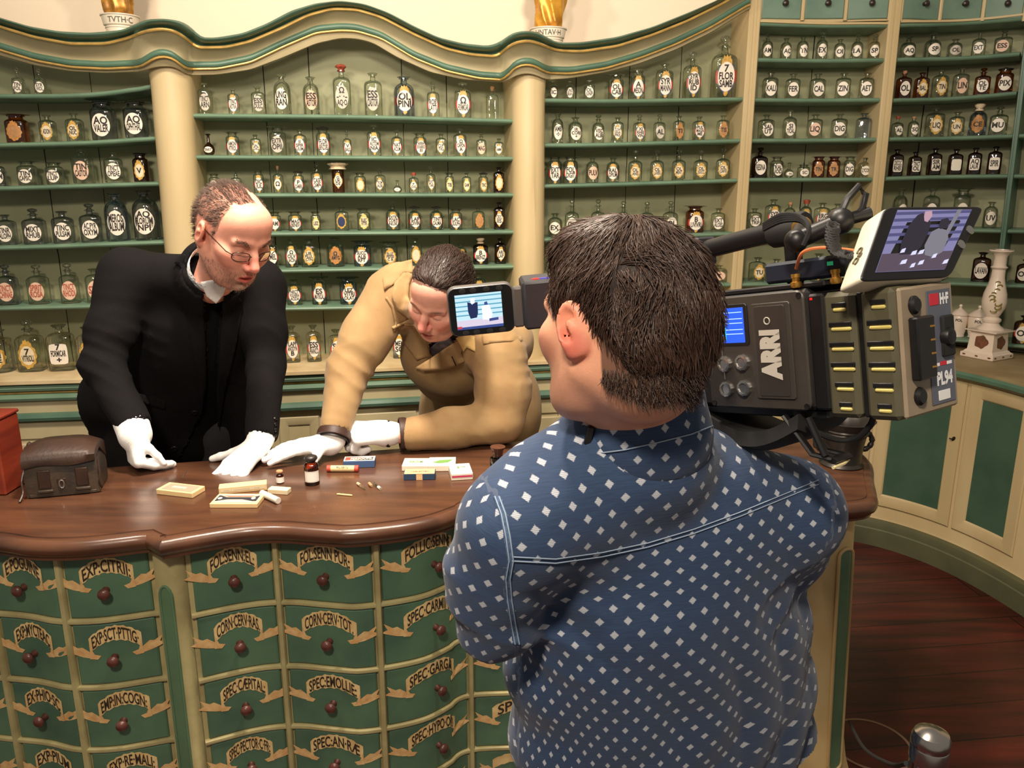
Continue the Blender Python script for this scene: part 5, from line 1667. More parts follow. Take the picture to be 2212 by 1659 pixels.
# clothes
def torso1(S, g=0.0, arms=True):
    mid = (shR + shL) / 2
    lat = (shL - shR); lat /= np.linalg.norm(lat)
    S.cone(shR + lat * .05 + V3(0, .03, -.02), shL - lat * .05 + V3(0, .03, -.02), .085 - g, .085 - g, .05)
    for t, rx, ry, c in ((.0, .19, .125, mid + V3(.0, .03, -.11)), (.35, .195, .135, mid * .65 + pel * .35 + V3(.01, .0, -.05)), (.7, .19, .14, mid * .3 + pel * .7 + V3(.01, .0, 0)), (1, .195, .14, pel + V3(0, 0, -.04))):
        R = np.stack([V3(lat[0], lat[1], 0) / np.hypot(lat[0], lat[1]), V3(-lat[1], lat[0], 0) / np.hypot(lat[0], lat[1]), V3(0, 0, 1)], 1)
        S.ell(c, (rx - g, ry - g, .17), .06, R=R)
    S.cone(nk + V3(-.03, .03, -.045), mid + V3(0, .03, -.02), .060 - g, .10 - g, .05)
    for s_ in (shR, shL): S.cone(nk + V3(-.03, .05, -.035), s_ + V3(0, .02, .004), .064 - g, .066 - g, .045)
J = Sculpt((-1.42, 1.95, .72), (-.48, 3.0, 1.68), .0068)
torso1(J)
J.chain([shR, shR * .4 + elR * .6 + V3(-.005, 0, 0), elR], [.082, .070, .064], .035).chain([elR, wrR - (wrR - elR) * .06], [.064, .049], .02)
J.chain([shL, shL * .4 + elL * .6, elL], [.080, .066, .058], .03).chain([elL, wrL - (wrL - elL) * .10], [.058, .048], .02)
# skirt of the jacket, hanging open on the left
sk1 = wp(240, 860, 2.60)
J.chain([wp(330, 760, 2.60), sk1, wp(208, 935, 2.66), wp(215, 1010, 2.68)], [.11, .095, .06, .055], .05)
J.chain([wp(360, 820, 2.62), wp(300, 960, 2.66), wp(300, 1060, 2.68)], [.13, .13, .13], .05)
J.chain([wp(540, 800, 2.62), wp(545, 960, 2.66)], [.075, .07], .05)
hb_ = P1c + P1R @ V3(0, -.04, -.075) * P1s; ax_ = (hb_ - nk) / np.linalg.norm(hb_ - nk)
J.chain([nk + V3(-.045, .06, -.07), nk + V3(-.03, .035, -.02) , nk + ax_ * .005 + V3(-.02, .03, .01)], [.085, .078, .068], .03)
J.chain([nk - ax_ * .09, nk + ax_ * .12], [.082, .072], .006, 'sub'); J.cone(nk + V3(.06, -.16, -.02), nk + V3(.02, -.04, .02), .06, .055, .02, 'sub')
J.cone(wrR, wrR + (wrR - elR) * .3, .036, .036, .004, 'sub'); J.cone(wrL, wrL + (wrL - elL) * .3, .036, .036, .004, 'sub')
J.warp(folds(elR, elR - shR, .008, 75, .10, 1)).warp(folds(elR, wrR - elR, .007, 60, .09, 2)).warp(folds(shR - V3(-.02, 0, .14), elR - shR, .004, 55, .08, 6))
J.warp(folds(elL, wrL - elL, .007, 60, .12, 3)).warp(folds(wrL - (wrL - elL) * .25, wrL - elL, .006, 90, .06, 4))
J.warp(lambda P: .0045 * wnoise(P, 16, 8, warp=.02) + .0016 * wnoise(P, 45, 9))
jv, jf = J.mesh()
op = [(424, 600), (437, 640), (443, 750), (444, 830), (436, 880), (405, 950), (370, 1015), (362, 1060), (500, 1060), (482, 1000), (474, 930), (468, 850), (476, 700), (488, 628), (470, 596), (445, 590)]
def cut(v, f, poly):
    pp = np.array([pix(p) for p in v]); n_ins = inside(poly, pp)
    fa = np.array(f); q = v[fa]; nr = np.cross(q[:, 2] - q[:, 0], q[:, 3] - q[:, 1]); cc = q.mean(1) - np.array(CAM)
    front = (nr * cc).sum(1) < 0
    # only the surface nearest the viewer
    return ~(n_ins[fa].all(1) & front)
keep = cut(jv, jf, op)
tree_j1 = bvh(jv, jf)
jk = np_obj('jacket', jv, jf[keep], M_JACKET, p1)
W_ = Sculpt((-1.3, 2.1, .72), (-.6, 3.0, 1.66), .009); torso1(W_, .012)
W_.cone(nk + V3(.03, -.04, .12), nk + V3(0, .0, -.03), .068, .060, .01, 'sub')
sv, sf = W_.mesh(); np_obj('sweater', sv, sf, M_SWEATER, p1)
tree_b1 = bvh(*join([(sv, sf), (hv, hf), (jv, jf)]))
lap = [(424, 560), (430, 600), (437, 640), (444, 750), (445, 830), (436, 882), (430, 830), (412, 725), (384, 618), (378, 607), (393, 578), (376, 568), (398, 548)]
drape_obj('lapel', lap, tree_j1, .009, .007, M_JACKET, jk, 6)
lap2 = [(489, 628), (478, 700), (468, 850), (474, 930), (484, 852), (512, 737), (526, 655), (516, 640), (524, 618), (505, 606)]
drape_obj('lapel', lap2, tree_j1, .009, .007, M_JACKET, jk, 6)
drape_obj('pocket_flap', [(290, 848), (360, 862), (356, 884), (288, 868)], tree_j1, .004, .003, M_JACKET, jk, 6)
for q in ((420, 890), (377, 968)):
    d = ray(*q).normalized(); hit = tree_j1.ray_cast(CAM, d, 9)
    if hit[0] is not None: MB().lathe([(.0001, .0), (.011, .0), (.0115, .002), (.009, .0045), (.006, .003), (.0001, .003)], hit[0] + hit[1] * .001, 16, Vector((0, 0, 1)).rotation_difference(hit[1]).to_matrix()).build('button', M_BTN, jk)
for k in range(4):
    q = (594 + k * 0, 905 + k * 12); d = ray(*q).normalized(); hit = tree_j1.ray_cast(CAM, d, 9)
    if hit[0] is not None: MB().lathe([(.0001, .0), (.006, .0), (.0065, .002), (.004, .004), (.0001, .0035)], hit[0] + hit[1] * .001, 12, Vector((0, 0, 1)).rotation_difference(hit[1]).to_matrix()).build('cuff_button', M_BTN, jk)
hbase = P1c + P1R @ V3(0, -.04, -.075) * P1s
axn = (hbase - nk) / np.linalg.norm(hbase - nk)
C_ = Sculpt(nk - .14, nk + .16, .0042)
C_.chain([nk - axn * .03, nk + axn * .022], [.078, .069], .01); C_.chain([nk - axn * .06, nk + axn * .09], [.073, .061], .004, 'sub')
C_.cone(nk + V3(.05, -.10, -.02), nk + V3(.03, -.03, .0), .030, .006, .004, 'sub')
cv, cf = C_.mesh(); np_obj('shirt_collar', cv, cf, M_SHIRT, p1)
drape_obj('shirt_collar', [(433, 609), (462, 604), (490, 616), (482, 638), (467, 656), (446, 640)], tree_b1, .005, .004, M_SHIRT, p1, 5)
legs('trousers', [pel + V3(-.09, .0, -.06), pel + V3(.09, .02, -.06)], [V3(-1.26, 2.66, 0), V3(-.98, 2.72, 0)], .085, M_TROUSER, p1)
# gloves
Hd = Sculpt(wrR - .17, wrR + .17, .0034)
Hd.cone(wrR - (wrR - elR) / np.linalg.norm(wrR - elR) * .045, wrR + V3(.002, -.01, -.02), .047, .046, .02)
hand(Hd, wrR + V3(.0, -.012, -.012), (.10, -.25, -1), (-.72, -.62, .06), -1, spread=.05, curl=((1.25, .25, .1), (1.25, .25, .1), (1.25, .22, .1), (1.2, .2, .1)), size=1.0, thumb=(.35, .9, .2), rad=1.25)
Hd.warp(lambda P: .0012 * wnoise(P, 90, 2))
v, f = Hd.mesh(); np_obj('glove', v, f, M_GLOVE, p1)
Hd = Sculpt(wrL - .21, wrL + .16, .0034)
Hd.cone(wrL - (wrL - elL) / np.linalg.norm(wrL - elL) * .03, wrL + V3(-.01, -.02, -.01), .040, .036, .02)
hand(Hd, wrL + V3(-.008, -.02, -.010), (-.42, -.85, -.36), (-.05, -.30, .95), 1, spread=.16, curl=((.30, .35, .25), (.34, .35, .25), (.34, .38, .25), (.32, .38, .25)), size=1.1, thumb=(1.15, .25, .1), rad=1.2)
Hd.warp(lambda P: .0012 * wnoise(P, 90, 3))
v, f = Hd.mesh(); np_obj('glove', v, f, M_GLOVE, p1)
# ---------------------------------------------------------------- the man in the tan coat
M_COAT = mat('tan_cotton_coat', (158, 128, 86), .8, rgb2=(146, 114, 74), scale=14, bump=.2, bscale=600, sheen=.1)
M_COATIN = mat('brown_leather_trim', (58, 36, 28), .55)
M_COAT2 = mat('pale_tan_lining', (206, 172, 110), .8)
M_TEE = mat('dark_navy_shirt', (34, 32, 40), .85, var=.2, scale=200)
M_SCARF = mat('grey_patterned_scarf', (96, 88, 92), .85, rgb2=(30, 28, 34), scale=40)
M_HAIR2 = mat('dark_brown_hair', (58, 40, 32), .42, var=.35, scale=200)
M_BAND = mat('black_strap', (30, 24, 22), .5)
P2c = np.array((-.2029, 2.2782, 1.4373)); P2R = head_frame((-.399, -.726, -.559), (.037, -.622, .782)); P2s = 1.0
p2 = empty('person', (-.12, 2.95, 0), 'man in tan coat and white gloves resting his forearm on the counter', 'person')
nk2 = wp(985, 690, 2.50)
neck2 = [P2c + P2R @ V3(0, -.03, -.06), P2c * .5 + nk2 * .5 + V3(0, .03, .02), nk2 + V3(.0, .08, -.01)]
hv, hf, lv, near = sculpt_head(P2c, P2R, P2s, neck2, kind='p2', mouth_open=.0, neck_r=(.056, .056))
skin = LC(230, 166, 144); col = np.tile(skin, (len(hv), 1))
x_, y_, z_ = lv.T
col = blend(col, near((0, .11, -.03), (.026, .035, .03), .9), LC(220, 128, 114))
for s in (-1, 1):
    col = blend(col, near((s * .045, .07, -.035), (.035, .04, .03), .8), LC(220, 128, 112))
    col = blend(col, near((s * .031, .088, .025), (.026, .02, .006), .9), LC(92, 60, 48))
    col = blend(col, near((s * .031, .095, -.004), (.017, .02, .003), .7), LC(84, 50, 40))
bd = np.clip((-.045 - z_) / .02, 0, 1) * np.clip((y_ - .0) / .03, 0, 1) * np.clip((z_ + .150) / .02, 0, 1) * .25
col = blend(col, bd, LC(150, 104, 92))
col = blend(col, np.minimum(1, 1.5 * near((0, .098, -.0715), (.026, .018, .011))), LC(178, 84, 80))
hm = ((z_ > .055 - .05 * np.clip((.05 - y_) / .03, 0, 1)) & (y_ < .072 - .55 * np.clip(np.abs(x_) - .026, 0, .05)) & (z_ > .0)) | ((y_ < .015) & (np.abs(x_) > .05) & (z_ > -.03)) | ((y_ < -.04) & (z_ > -.085))
hm &= ~((np.abs(np.abs(x_) - .085) < .02) & (np.abs(y_ + .012) < .034) & (z_ < .026))
col = blend(col, hm * .85, LC(58, 42, 34))
B = Sculpt((-.75, 1.95, .8), (.45, 3.2, 1.55), .014)
sR2, sL2 = wp(842, 640, 2.52), wp(1078, 770, 2.46)
eR2, wR2 = wp(752, 800, 2.42), wp(720, 948, 2.27)
eL2, wL2 = wp(1078, 922, 2.40), wp(862, 938, 2.33)
wL2[2] = max(wL2[2], 1.0)
pel2 = np.array((-.12, 2.98, .98)); ch2 = (sR2 + sL2) / 2 + V3(0, .12, -.06)
B.chain([nk2 + V3(0, .08, -.02), ch2 + V3(0, .06, 0), pel2], [.035, .08, .09], .03)
for a, b_, c_ in ((sR2, eR2, wR2), (sL2, eL2, wL2)): B.chain([a, b_, c_], [.05, .035, .030], .03)
bv, bf = B.mesh()
V, Fc = join([(hv, hf), (bv, bf)])
body = np_obj('body', V, Fc, M_SKIN, p2, col=np.concatenate([col, np.tile(skin, (len(bv), 1))]))
# swept-back hair with volume
def hair_cap(c, R, s, m, parent, name, hv_, hf_, msk, extra, h=.004, amp=.004, seed=1, fr=70):
    lo = V3(-.13, -.16, -.13); hi = V3(.13, .13, .17)
    S = Sculpt(lo, hi, h); extra(S)
    S.warp(lambda P: amp * (np.abs(wnoise(P * V3(1.5, .35, 1), fr, seed, warp=.006)) - .35))
    v, f = S.mesh(); w = c + (v * s) @ R.T
    return w, f, v
def cap2(S):
    S.ell((0, -.022, .045), (.080, .094, .083)); S.ell((.0, .030, .088), (.056, .040, .030), .02); S.ell((0, -.075, -.01), (.062, .040, .065), .03)
    S.ell((0, .058, -.02), (.2, .055, .085), .008, 'sub'); S.ell((.0, .105, .03), (.062, .050, .055), .012, 'sub')
    for q in (-1, 1): S.ell((q * .088, .0, -.03), (.03, .035, .040), .008, 'sub'); S.ell((q * .058, .078, .06), (.024, .034, .030), .01, 'sub')
    S.box((0, -.05, -.135), (.2, .2, .05), .01, .01, 'sub')
cv, cf, clv = hair_cap(P2c, P2R, P2s, M_HAIR2, body, 'hair', hv, hf, hm, cap2, seed=5)
hair_o = np_obj('hair', cv, cf, M_HAIR2, body)
tree_c = bvh(cv, cf)
r = np.random.RandomState(12)
p, nr = scatter(cv, cf, (clv[:, 2] > -.07), 2600, 12); pl = (p - P2c) @ P2R
D = np.stack([pl[:, 0] * 3 + .18, -.9 * np.ones(len(pl)), -.2 - 1.2 * np.clip(.05 - pl[:, 2], 0, .1) * 6], 1) @ P2R.T + nr * .22
strands('hair_lock', p - nr * .003, D, r.uniform(.025, .06, len(p)), r.uniform(.0008, .0016, len(p)), M_HAIR2, hair_o, 5, .35, 12, g=.02, tree=tree_c, lift=.0008, hug=np.linspace(.002, .008, 6))
# coat
def torso2(S, g=0):
    mid = (sR2 + sL2) / 2; lat = sL2 - sR2; lat /= np.linalg.norm(lat)
    S.cone(sR2 + lat * .05 + V3(0, .06, 0), sL2 - lat * .05 + V3(0, .06, 0), .085 - g, .085 - g, .05)
    for t, rx, ry in ((.12, .175, .12), (.4, .18, .125), (.7, .175, .12), (1, .19, .13), (1.35, .20, .14)):
        c = (mid + V3(.0, .10, -.08)) * (1 - t) + pel2 * t
        S.ell(c, (rx - g, ry - g, .16), .06)
    S.ell(pel2 + V3(0, 0, -.10), (.235 - g, .165 - g, .24), .06)
    S.chain([sR2 + V3(.02, .06, .02), nk2 + V3(-.02, .12, .01), sL2 + V3(-.02, .06, .01)], [.080 - g, .075 - g, .08 - g], .05)
J = Sculpt((-.62, 1.95, .72), (.32, 3.22, 1.66), .0068)
torso2(J)
J.chain([sR2, sR2 * .45 + eR2 * .55, eR2], [.082, .074, .067], .035).chain([eR2, wR2 - (wR2 - eR2) * .05], [.067, .049], .02)
J.chain([sL2, sL2 * .5 + eL2 * .5 + V3(.012, 0, 0), eL2 + V3(.004, 0, .025)], [.085, .080, .070], .035).chain([eL2 + V3(.004, 0, .018), eL2 * .5 + wL2 * .5 + V3(.01, 0, .008), wL2 + V3(.036, 0, .0)], [.068, .060, .047], .02)
J.ell(wp(1118, 740, 2.60), (.055, .09, .075), .05)
J.cone(nk2 + V3(-.05, -.08, .02), nk2 + V3(.0, .08, .03), .075, .05, .02, 'sub')
J.cone(wR2, wR2 + (wR2 - eR2) * .3, .040, .040, .004, 'sub'); J.cone(wL2 + V3(.016, 0, 0), wL2 + (wL2 - eL2) * .3, .036, .036, .004, 'sub')
J.box((-.1, 2.3, ZT - .11), (1, 1, .113), .001, .004, 'sub') if False else None
for a in ((eR2, eR2 - sR2, .008, 48, .10, 21), (eR2, wR2 - eR2, .006, 46, .10, 22), (wR2 - (wR2 - eR2) * .2, wR2 - eR2, .004, 80, .05, 23), (eL2, wL2 - eL2, .008, 60, .12, 24), (eL2 + V3(0, 0, .08), V3(.2, 0, 1), .009, 60, .10, 25), (sL2, V3(.3, 0, 1), .006, 50, .10, 26), (sR2 + V3(.02, 0, -.06), V3(1, 0, .5), .006, 60, .10, 27), ((sR2 + sL2) / 2 + V3(0, 0, -.2), V3(.3, 0, 1), .006, 45, .15, 28)):
    J.warp(folds(*a))
J.warp(lambda P: .005 * wnoise(P, 15, 31, warp=.03) + .0018 * wnoise(P, 42, 32))
jv, jf = J.mesh()
jv[:, 2] = np.where((jv[:, 1] < 2.47) & (jv[:, 2] < .955), .9525, jv[:, 2])
op2 = [(918, 738), (932, 756), (1000, 744), (1012, 700), (1060, 640), (1000, 560), (880, 640), (900, 700)]
keep = cut(jv, jf, [(925, 742), (930, 770), (965, 752), (1000, 725), (1012, 690), (960, 690)])
tree_j2 = bvh(jv, jf)
ck = np_obj('coat', jv, jf[keep], M_COAT, p2)
W_ = Sculpt((-.55, 2.1, .9), (.25, 3.2, 1.6), .010); torso2(W_, .014)
W_.cone(nk2 + V3(-.05, -.08, .02), nk2 + V3(.0, .08, .03), .068, .045, .02, 'sub')
sv, sf = W_.mesh(); np_obj('shirt', sv, sf, M_TEE, p2)
tree_b2 = bvh(*join([(jv, jf), (sv, sf)]))
tree_all2 = bvh(*join([(jv, jf), (hv, hf)]))
def dr(name, poly, off, th, m, tree=tree_j2, lift=None): return drape_obj(name, poly, tree, off, th, m, ck, 6, lift)
# raised collar, wide lapels, epaulette and storm flap
dr('collar', [(893, 592), (872, 588), (852, 610), (846, 640), (858, 670), (884, 690), (846, 706), (850, 712), (872, 700), (896, 702), (918, 740), (928, 752), (912, 715), (892, 676), (882, 640), (884, 612)], .010, .005, M_COAT, tree_all2)
dr('lapel', [(856, 700), (894, 698), (922, 742), (930, 768), (900, 778), (872, 740)], .008, .005, M_COAT)
lf = lambda x, y: .010 * max(0, min(1, (y - 770) / 25))
dr('lapel', [(1000, 728), (962, 752), (930, 774), (897, 794), (910, 801), (950, 800), (982, 792), (1004, 780), (996, 762), (1004, 744)], .010, .005, M_COAT, lift=lf)
dr('collar', [(985, 730), (1002, 722), (1026, 726), (1027, 760), (1008, 750), (1001, 760), (994, 745)], .014, .005, M_COAT2)
b = drape_line([(976, 770), (981, 781), (985, 790)], tree_j2, .022, .002)
if b: b.build('buttonhole', M_COATIN, ck)
dr('epaulette', [(1040, 722), (1100, 716), (1128, 726), (1126, 740), (1090, 738), (1044, 744)], .007, .004, M_COAT)
dr('shoulder_flap', [(848, 570), (890, 560), (892, 590), (872, 590), (850, 614), (830, 628), (826, 600)], .008, .004, M_COAT)
dr('cravat', [(928, 752), (935, 775), (960, 756), (985, 738), (972, 730), (945, 738)], .004, .005, M_SCARF, tree_b2)
dr('sleeve_seam', [(836, 640), (850, 660), (858, 700), (853, 716), (849, 716), (853, 700), (845, 664), (832, 643)], .004, .002, M_COAT)
legs('trousers', [pel2 + V3(-.09, 0, -.06), pel2 + V3(.09, 0, -.06)], [V3(-.24, 2.98, 0), V3(.02, 3.0, 0)], .085, M_TROUSER, p2)
# leather cuff trims
for wr, el, rr in ((wR2, eR2, .0505), (wL2 + V3(.000, 0, .001), eL2, .0500)):
    d = wr - el; d /= np.linalg.norm(d); t = MB()
    q = Vector((0, 0, 1)).rotation_difference(Vector(d)).to_matrix()
    t.lathe([(rr * .96, -.018), (rr, -.012), (rr, .004), (rr * .94, .006), (rr * .86, .0), (rr * .86, -.018)], Vector(wr - d * .006), 28, q, cap=False)
    t.build('cuff_trim', M_COATIN, ck)
# gloves with black wrist straps
Hd = Sculpt(wR2 - .23, wR2 + .12, .0034)
dR = (wR2 - eR2) / np.linalg.norm(wR2 - eR2)
Hd.cone(wR2 - dR * .03, wR2 + V3(-.012, -.012, -.018), .042, .032, .02)
hand(Hd, wR2 + V3(-.012, -.012, -.014), (-.95, -.29, -.10), (-.10, -.10, .98), -1, spread=.15, curl=((.10, .10, .08), (.08, .10, .08), (.08, .10, .08), (.1, .10, .08)), size=1.02, thumb=(1.05, .32, .05), rad=1.12)
Hd.warp(lambda P: .0012 * wnoise(P, 90, 4))
v, f = Hd.mesh(); zmin = v[:, 2].min(); v[:, 2] += max(0, .9515 - zmin) * np.clip((wR2[0] + .02 - v[:, 0]) / .08, 0, 1); np_obj('glove', v, f, M_GLOVE, p2)
Hd = Sculpt(wL2 - .19, wL2 + .14, .0034)
fw = wL2 + V3(-.030, -.004, .002)
Hd.cone(fw + V3(-.002, 0, 0), fw + V3(-.01, 0, 0), .036, .040, .02)
hand(Hd, fw + V3(-.004, 0, .004), (-1, -.22, .06), (-.15, -.42, .90), 1, spread=.05, curl=((1.15, 1.35, .9), (1.2, 1.4, .9), (1.25, 1.4, .9), (1.3, 1.4, .9)), size=1.16, thumb=(.45, .35, .5), rad=1.22)
Hd.warp(lambda P: .0012 * wnoise(P, 90, 6))
v, f = Hd.mesh(); np_obj('glove', v, f, M_GLOVE, p2)
t = MB(); q = Vector((0, 0, 1)).rotation_difference(Vector((-1, 0, 0))).to_matrix()
t.lathe([(.0375, -.005), (.0405, -.004), (.0405, .004), (.0375, .005)], Vector(wL2 + V3(-.032, 0, .001)), 28, q, cap=False); t.build('glove_strap', M_BAND, p2)
t = MB(); q = Vector((0, 0, 1)).rotation_difference(Vector(dR)).to_matrix()
t.lathe([(.0425, -.004), (.0450, -.004), (.0450, .006), (.0425, .006)], Vector(wR2 - dR * .0), 28, q, cap=False); t.build('glove_strap', M_BAND, p2)
# ---------------------------------------------------------------- the cameraman, seen from behind
M_HAIR3 = mat('wavy_black_brown_hair', (76, 54, 43), .42, var=.4, scale=160, spec=.5)
M_SCALP3 = mat('dense_dark_hair_mass', (44, 32, 27), .7, var=.4, scale=220, bump=.6, bscale=260, stretch=(1, 1, .4))
def denim(name='patterned_denim'):
    m = bpy.data.materials.new(name); m.use_nodes = True; nt = m.node_tree; b = nt.nodes['Principled BSDF']
    N = nt.nodes.new; L = nt.links.new
    at = N('ShaderNodeAttribute'); at.attribute_name = 'cloth'
    mp = N('ShaderNodeMapping'); mp.inputs['Rotation'].default_value = (0, 0, math.pi / 4); mp.inputs['Scale'].default_value = (1 / .0262,) * 3
    L(at.outputs['Vector'], mp.inputs[0])
    fr = N('ShaderNodeVectorMath'); fr.operation = 'FRACTION'; L(mp.outputs[0], fr.inputs[0])
    sb_ = N('ShaderNodeVectorMath'); sb_.operation = 'SUBTRACT'; sb_.inputs[1].default_value = (.5, .5, .5); L(fr.outputs[0], sb_.inputs[0])
    ab = N('ShaderNodeVectorMath'); ab.operation = 'ABSOLUTE'; L(sb_.outputs[0], ab.inputs[0])
    sx_ = N('ShaderNodeSeparateXYZ'); L(ab.outputs[0], sx_.inputs[0])
    mx = N('ShaderNodeMath'); mx.operation = 'MAXIMUM'; L(sx_.outputs[0], mx.inputs[0]); L(sx_.outputs[1], mx.inputs[1])
    nz = N('ShaderNodeTexNoise'); nz.inputs['Scale'].default_value = 900; L(at.outputs['Vector'], nz.inputs['Vector'])
    ad = N('ShaderNodeMath'); ad.operation = 'MULTIPLY_ADD'; ad.inputs[1].default_value = .10; L(nz.outputs['Fac'], ad.inputs[0]); L(mx.outputs[0], ad.inputs[2])
    ra = N('ShaderNodeMapRange'); ra.inputs['From Min'].default_value = .228; ra.inputs['From Max'].default_value = .190; ra.inputs['To Min'].default_value = 0; ra.inputs['To Max'].default_value = 1
    L(ad.outputs[0], ra.inputs[0])
    wv = N('ShaderNodeTexWave'); wv.inputs['Scale'].default_value = 150; wv.bands_direction = 'Y'; wv.inputs['Distortion'].default_value = 1.5; L(at.outputs['Vector'], wv.inputs['Vector'])
    mr = N('ShaderNodeMapRange'); mr.inputs['To Min'].default_value = .55; mr.inputs['To Max'].default_value = 1.0; L(wv.outputs['Fac'], mr.inputs[0])
    ml = N('ShaderNodeMath'); ml.operation = 'MULTIPLY'; L(ra.outputs[0], ml.inputs[0]); L(mr.outputs[0], ml.inputs[1])
    st = N('ShaderNodeMapping'); st.inputs['Scale'].default_value = (40, 420, 1); L(at.outputs['Vector'], st.inputs[0])
    n2 = N('ShaderNodeTexNoise'); n2.inputs['Scale'].default_value = 1.0; n2.inputs['Detail'].default_value = 5; L(st.outputs[0], n2.inputs['Vector'])
    c1 = N('ShaderNodeMix'); c1.data_type = 'RGBA'; c1.inputs[6].default_value = lin(26, 46, 78); c1.inputs[7].default_value = lin(50, 74, 108); L(n2.outputs['Fac'], c1.inputs[0])
    c2 = N('ShaderNodeMix'); c2.data_type = 'RGBA'; L(ml.outputs[0], c2.inputs[0]); L(c1.outputs[2], c2.inputs[6]); c2.inputs[7].default_value = lin(196, 200, 208)
    L(c2.outputs[2], b.inputs['Base Color']); b.inputs['Roughness'].default_value = .85; b.inputs['Sheen Weight'].default_value = .15
    bp = N('ShaderNodeBump'); bp.inputs['Strength'].default_value = .35; bp.inputs['Distance'].default_value = .001; L(n2.outputs['Fac'], bp.inputs['Height']); L(bp.outputs[0], b.inputs['Normal'])
    return m
M_DENIM = denim()
M_THREAD = mat('pale_blue_stitching', (150, 168, 190), .8)
P3c = wp(1340, 696, .985); P3R = head_frame((-.60, .79, -.13), (.05, .12, 1)); P3s = 1.03
p3 = empty('person', (.22, 1.18, 0), 'cameraman seen from behind in navy shirt with white diamonds', 'person')
nk3 = wp(1396, 905, 1.03)
neck3 = [P3c + P3R @ V3(0, -.04, -.055) * P3s, P3c * .4 + nk3 * .6 + V3(.0, .01, .02), nk3 + V3(.005, .03, -.05)]
hv, hf, lv, near = sculpt_head(P3c, P3R, P3s, neck3, kind='p3', neck_r=(.064, .074), h=.0032, ear_out=.28)
skin = LC(232, 168, 136); col = np.tile(skin, (len(hv), 1)); x_, y_, z_ = lv.T
for s in (-1, 1):
    col = blend(col, near((s * .092, -.012, .012), (.02, .04, .035), .8), LC(226, 140, 112))
    col = blend(col, near((s * .090, -.01, -.030), (.025, .035, .025), .8), LC(216, 106, 92))
    col = blend(col, near((s * .045, .07, -.03), (.035, .04, .03), .8), LC(226, 144, 120))
stb = np.clip((-.035 - z_) / .02, 0, 1) * np.clip((y_ - .005) / .03, 0, 1) * np.clip((z_ + .135) / .02, 0, 1)
col = blend(col, stb * .35, LC(150, 108, 88))
hm = ((z_ > .03 - .12 * np.clip((.06 - y_) / .06, 0, 1)) & (y_ < .075) & ((z_ > .0) | (y_ < -.02)) & (z_ > -.092 + .55 * np.clip(y_ + .080, 0, .1)))
hm &= ~((np.abs(np.abs(x_) - .088) < .022) & (np.abs(y_ + .008) < .034) & (z_ < .028))
fade = np.clip((z_ + .115) / .05, 0, 1)
col = blend(col, hm * .8 * fade, LC(60, 44, 36))
B = Sculpt((-.25, .75, .8), (.75, 1.65, 1.5), .014)
sL3, sR3 = wp(1112, 1142, .97), wp(1706, 1108, 1.16)
eL3 = wp(1064, 1322, 1.00); eR3 = sR3 + V3(.040, .165, -.175)
pel3 = np.array((.322, 1.24, .98))
rig_O = wp(1640, 760, 1.08)
rf = V3(-.57, .82, 0); rf /= np.linalg.norm(rf); rr3 = V3(rf[1], -rf[0], 0); pt_ = math.radians(11)
RF = rf * math.cos(pt_) + V3(0, 0, -math.sin(pt_)); RR = rr3; RU = np.cross(RR, RF)
def rg(a, b, c): return rig_O + RF * a + RR * b + RU * c
hL3, hR3 = rg(.26, .0, -.085), rg(.27, .10, -.085)
ch3 = (sL3 + sR3) / 2 + V3(0, .06, -.12)
B.chain([nk3 + V3(0, .04, -.07), ch3, pel3], [.045, .09, .10], .04)
B.chain([sL3, eL3 + V3(0, .02, .01), hL3 + V3(-.02, .0, -.06)], [.05, .043, .030], .02); B.chain([sR3, eR3, hR3 + V3(.02, 0, -.05)], [.05, .043, .030], .02)
bv, bf = B.mesh()
Hd = Sculpt(hL3 - .24, hL3 + .24, .0045); hand(Hd, hL3 + V3(-.02, 0, -.06), V3(.25, .35, .9), V3(-.8, -.5, 0), 1, curl=(.5, .5, .5, .55), thumb=(.8, .2, .2))
l_v, l_f = Hd.mesh()
Hd = Sculpt(hR3 - .24, hR3 + .24, .0045); hand(Hd, hR3 + V3(.02, 0, -.05), V3(-.1, .4, .9), V3(.9, .3, .1), -1, curl=(.5, .5, .5, .55), thumb=(.8, .2, .2))
r_v, r_f = Hd.mesh()
V, Fc = join([(hv, hf), (bv, bf), (l_v, l_f), (r_v, r_f)])
body = np_obj('body', V, Fc, M_SKIN, p3, col=np.concatenate([col, np.tile(skin, (len(bv) + len(l_v) + len(r_v), 1))]))
# thick wavy hair
def cap3(S):
    S.ell((0, -.014, .034), (.081, .104, .091)); S.ell((0, -.072, -.010), (.068, .044, .066), .03); S.ell((0, .028, .080), (.066, .062, .042), .02)
    S.ell((0, .098, -.02), (.2, .065, .090), .008, 'sub'); S.ell((0, .120, .03), (.07, .045, .06), .012, 'sub')
    for q in (-1, 1):
        S.ell((q * .098, .006, -.055), (.036, .052, .064), .006, 'sub')
        S.ell((q * .098, -.012, -.008), (.030, .024, .036), .006, 'sub')
        S.ell((q * .087, -.034, -.088), (.040, .055, .046), .03, 'sub')
    S.box((0, -.05, -.134), (.2, .2, .05), .01, .02, 'sub')
cv, cf, clv = hair_cap(P3c, P3R, P3s, M_HAIR3, body, 'hair', hv, hf, hm, cap3, amp=.009, seed=8, fr=48, h=.0038)
hair_o = np_obj('hair', cv, cf, M_SCALP3, body)
tree_c = bvh(cv, cf)
r = np.random.RandomState(31)
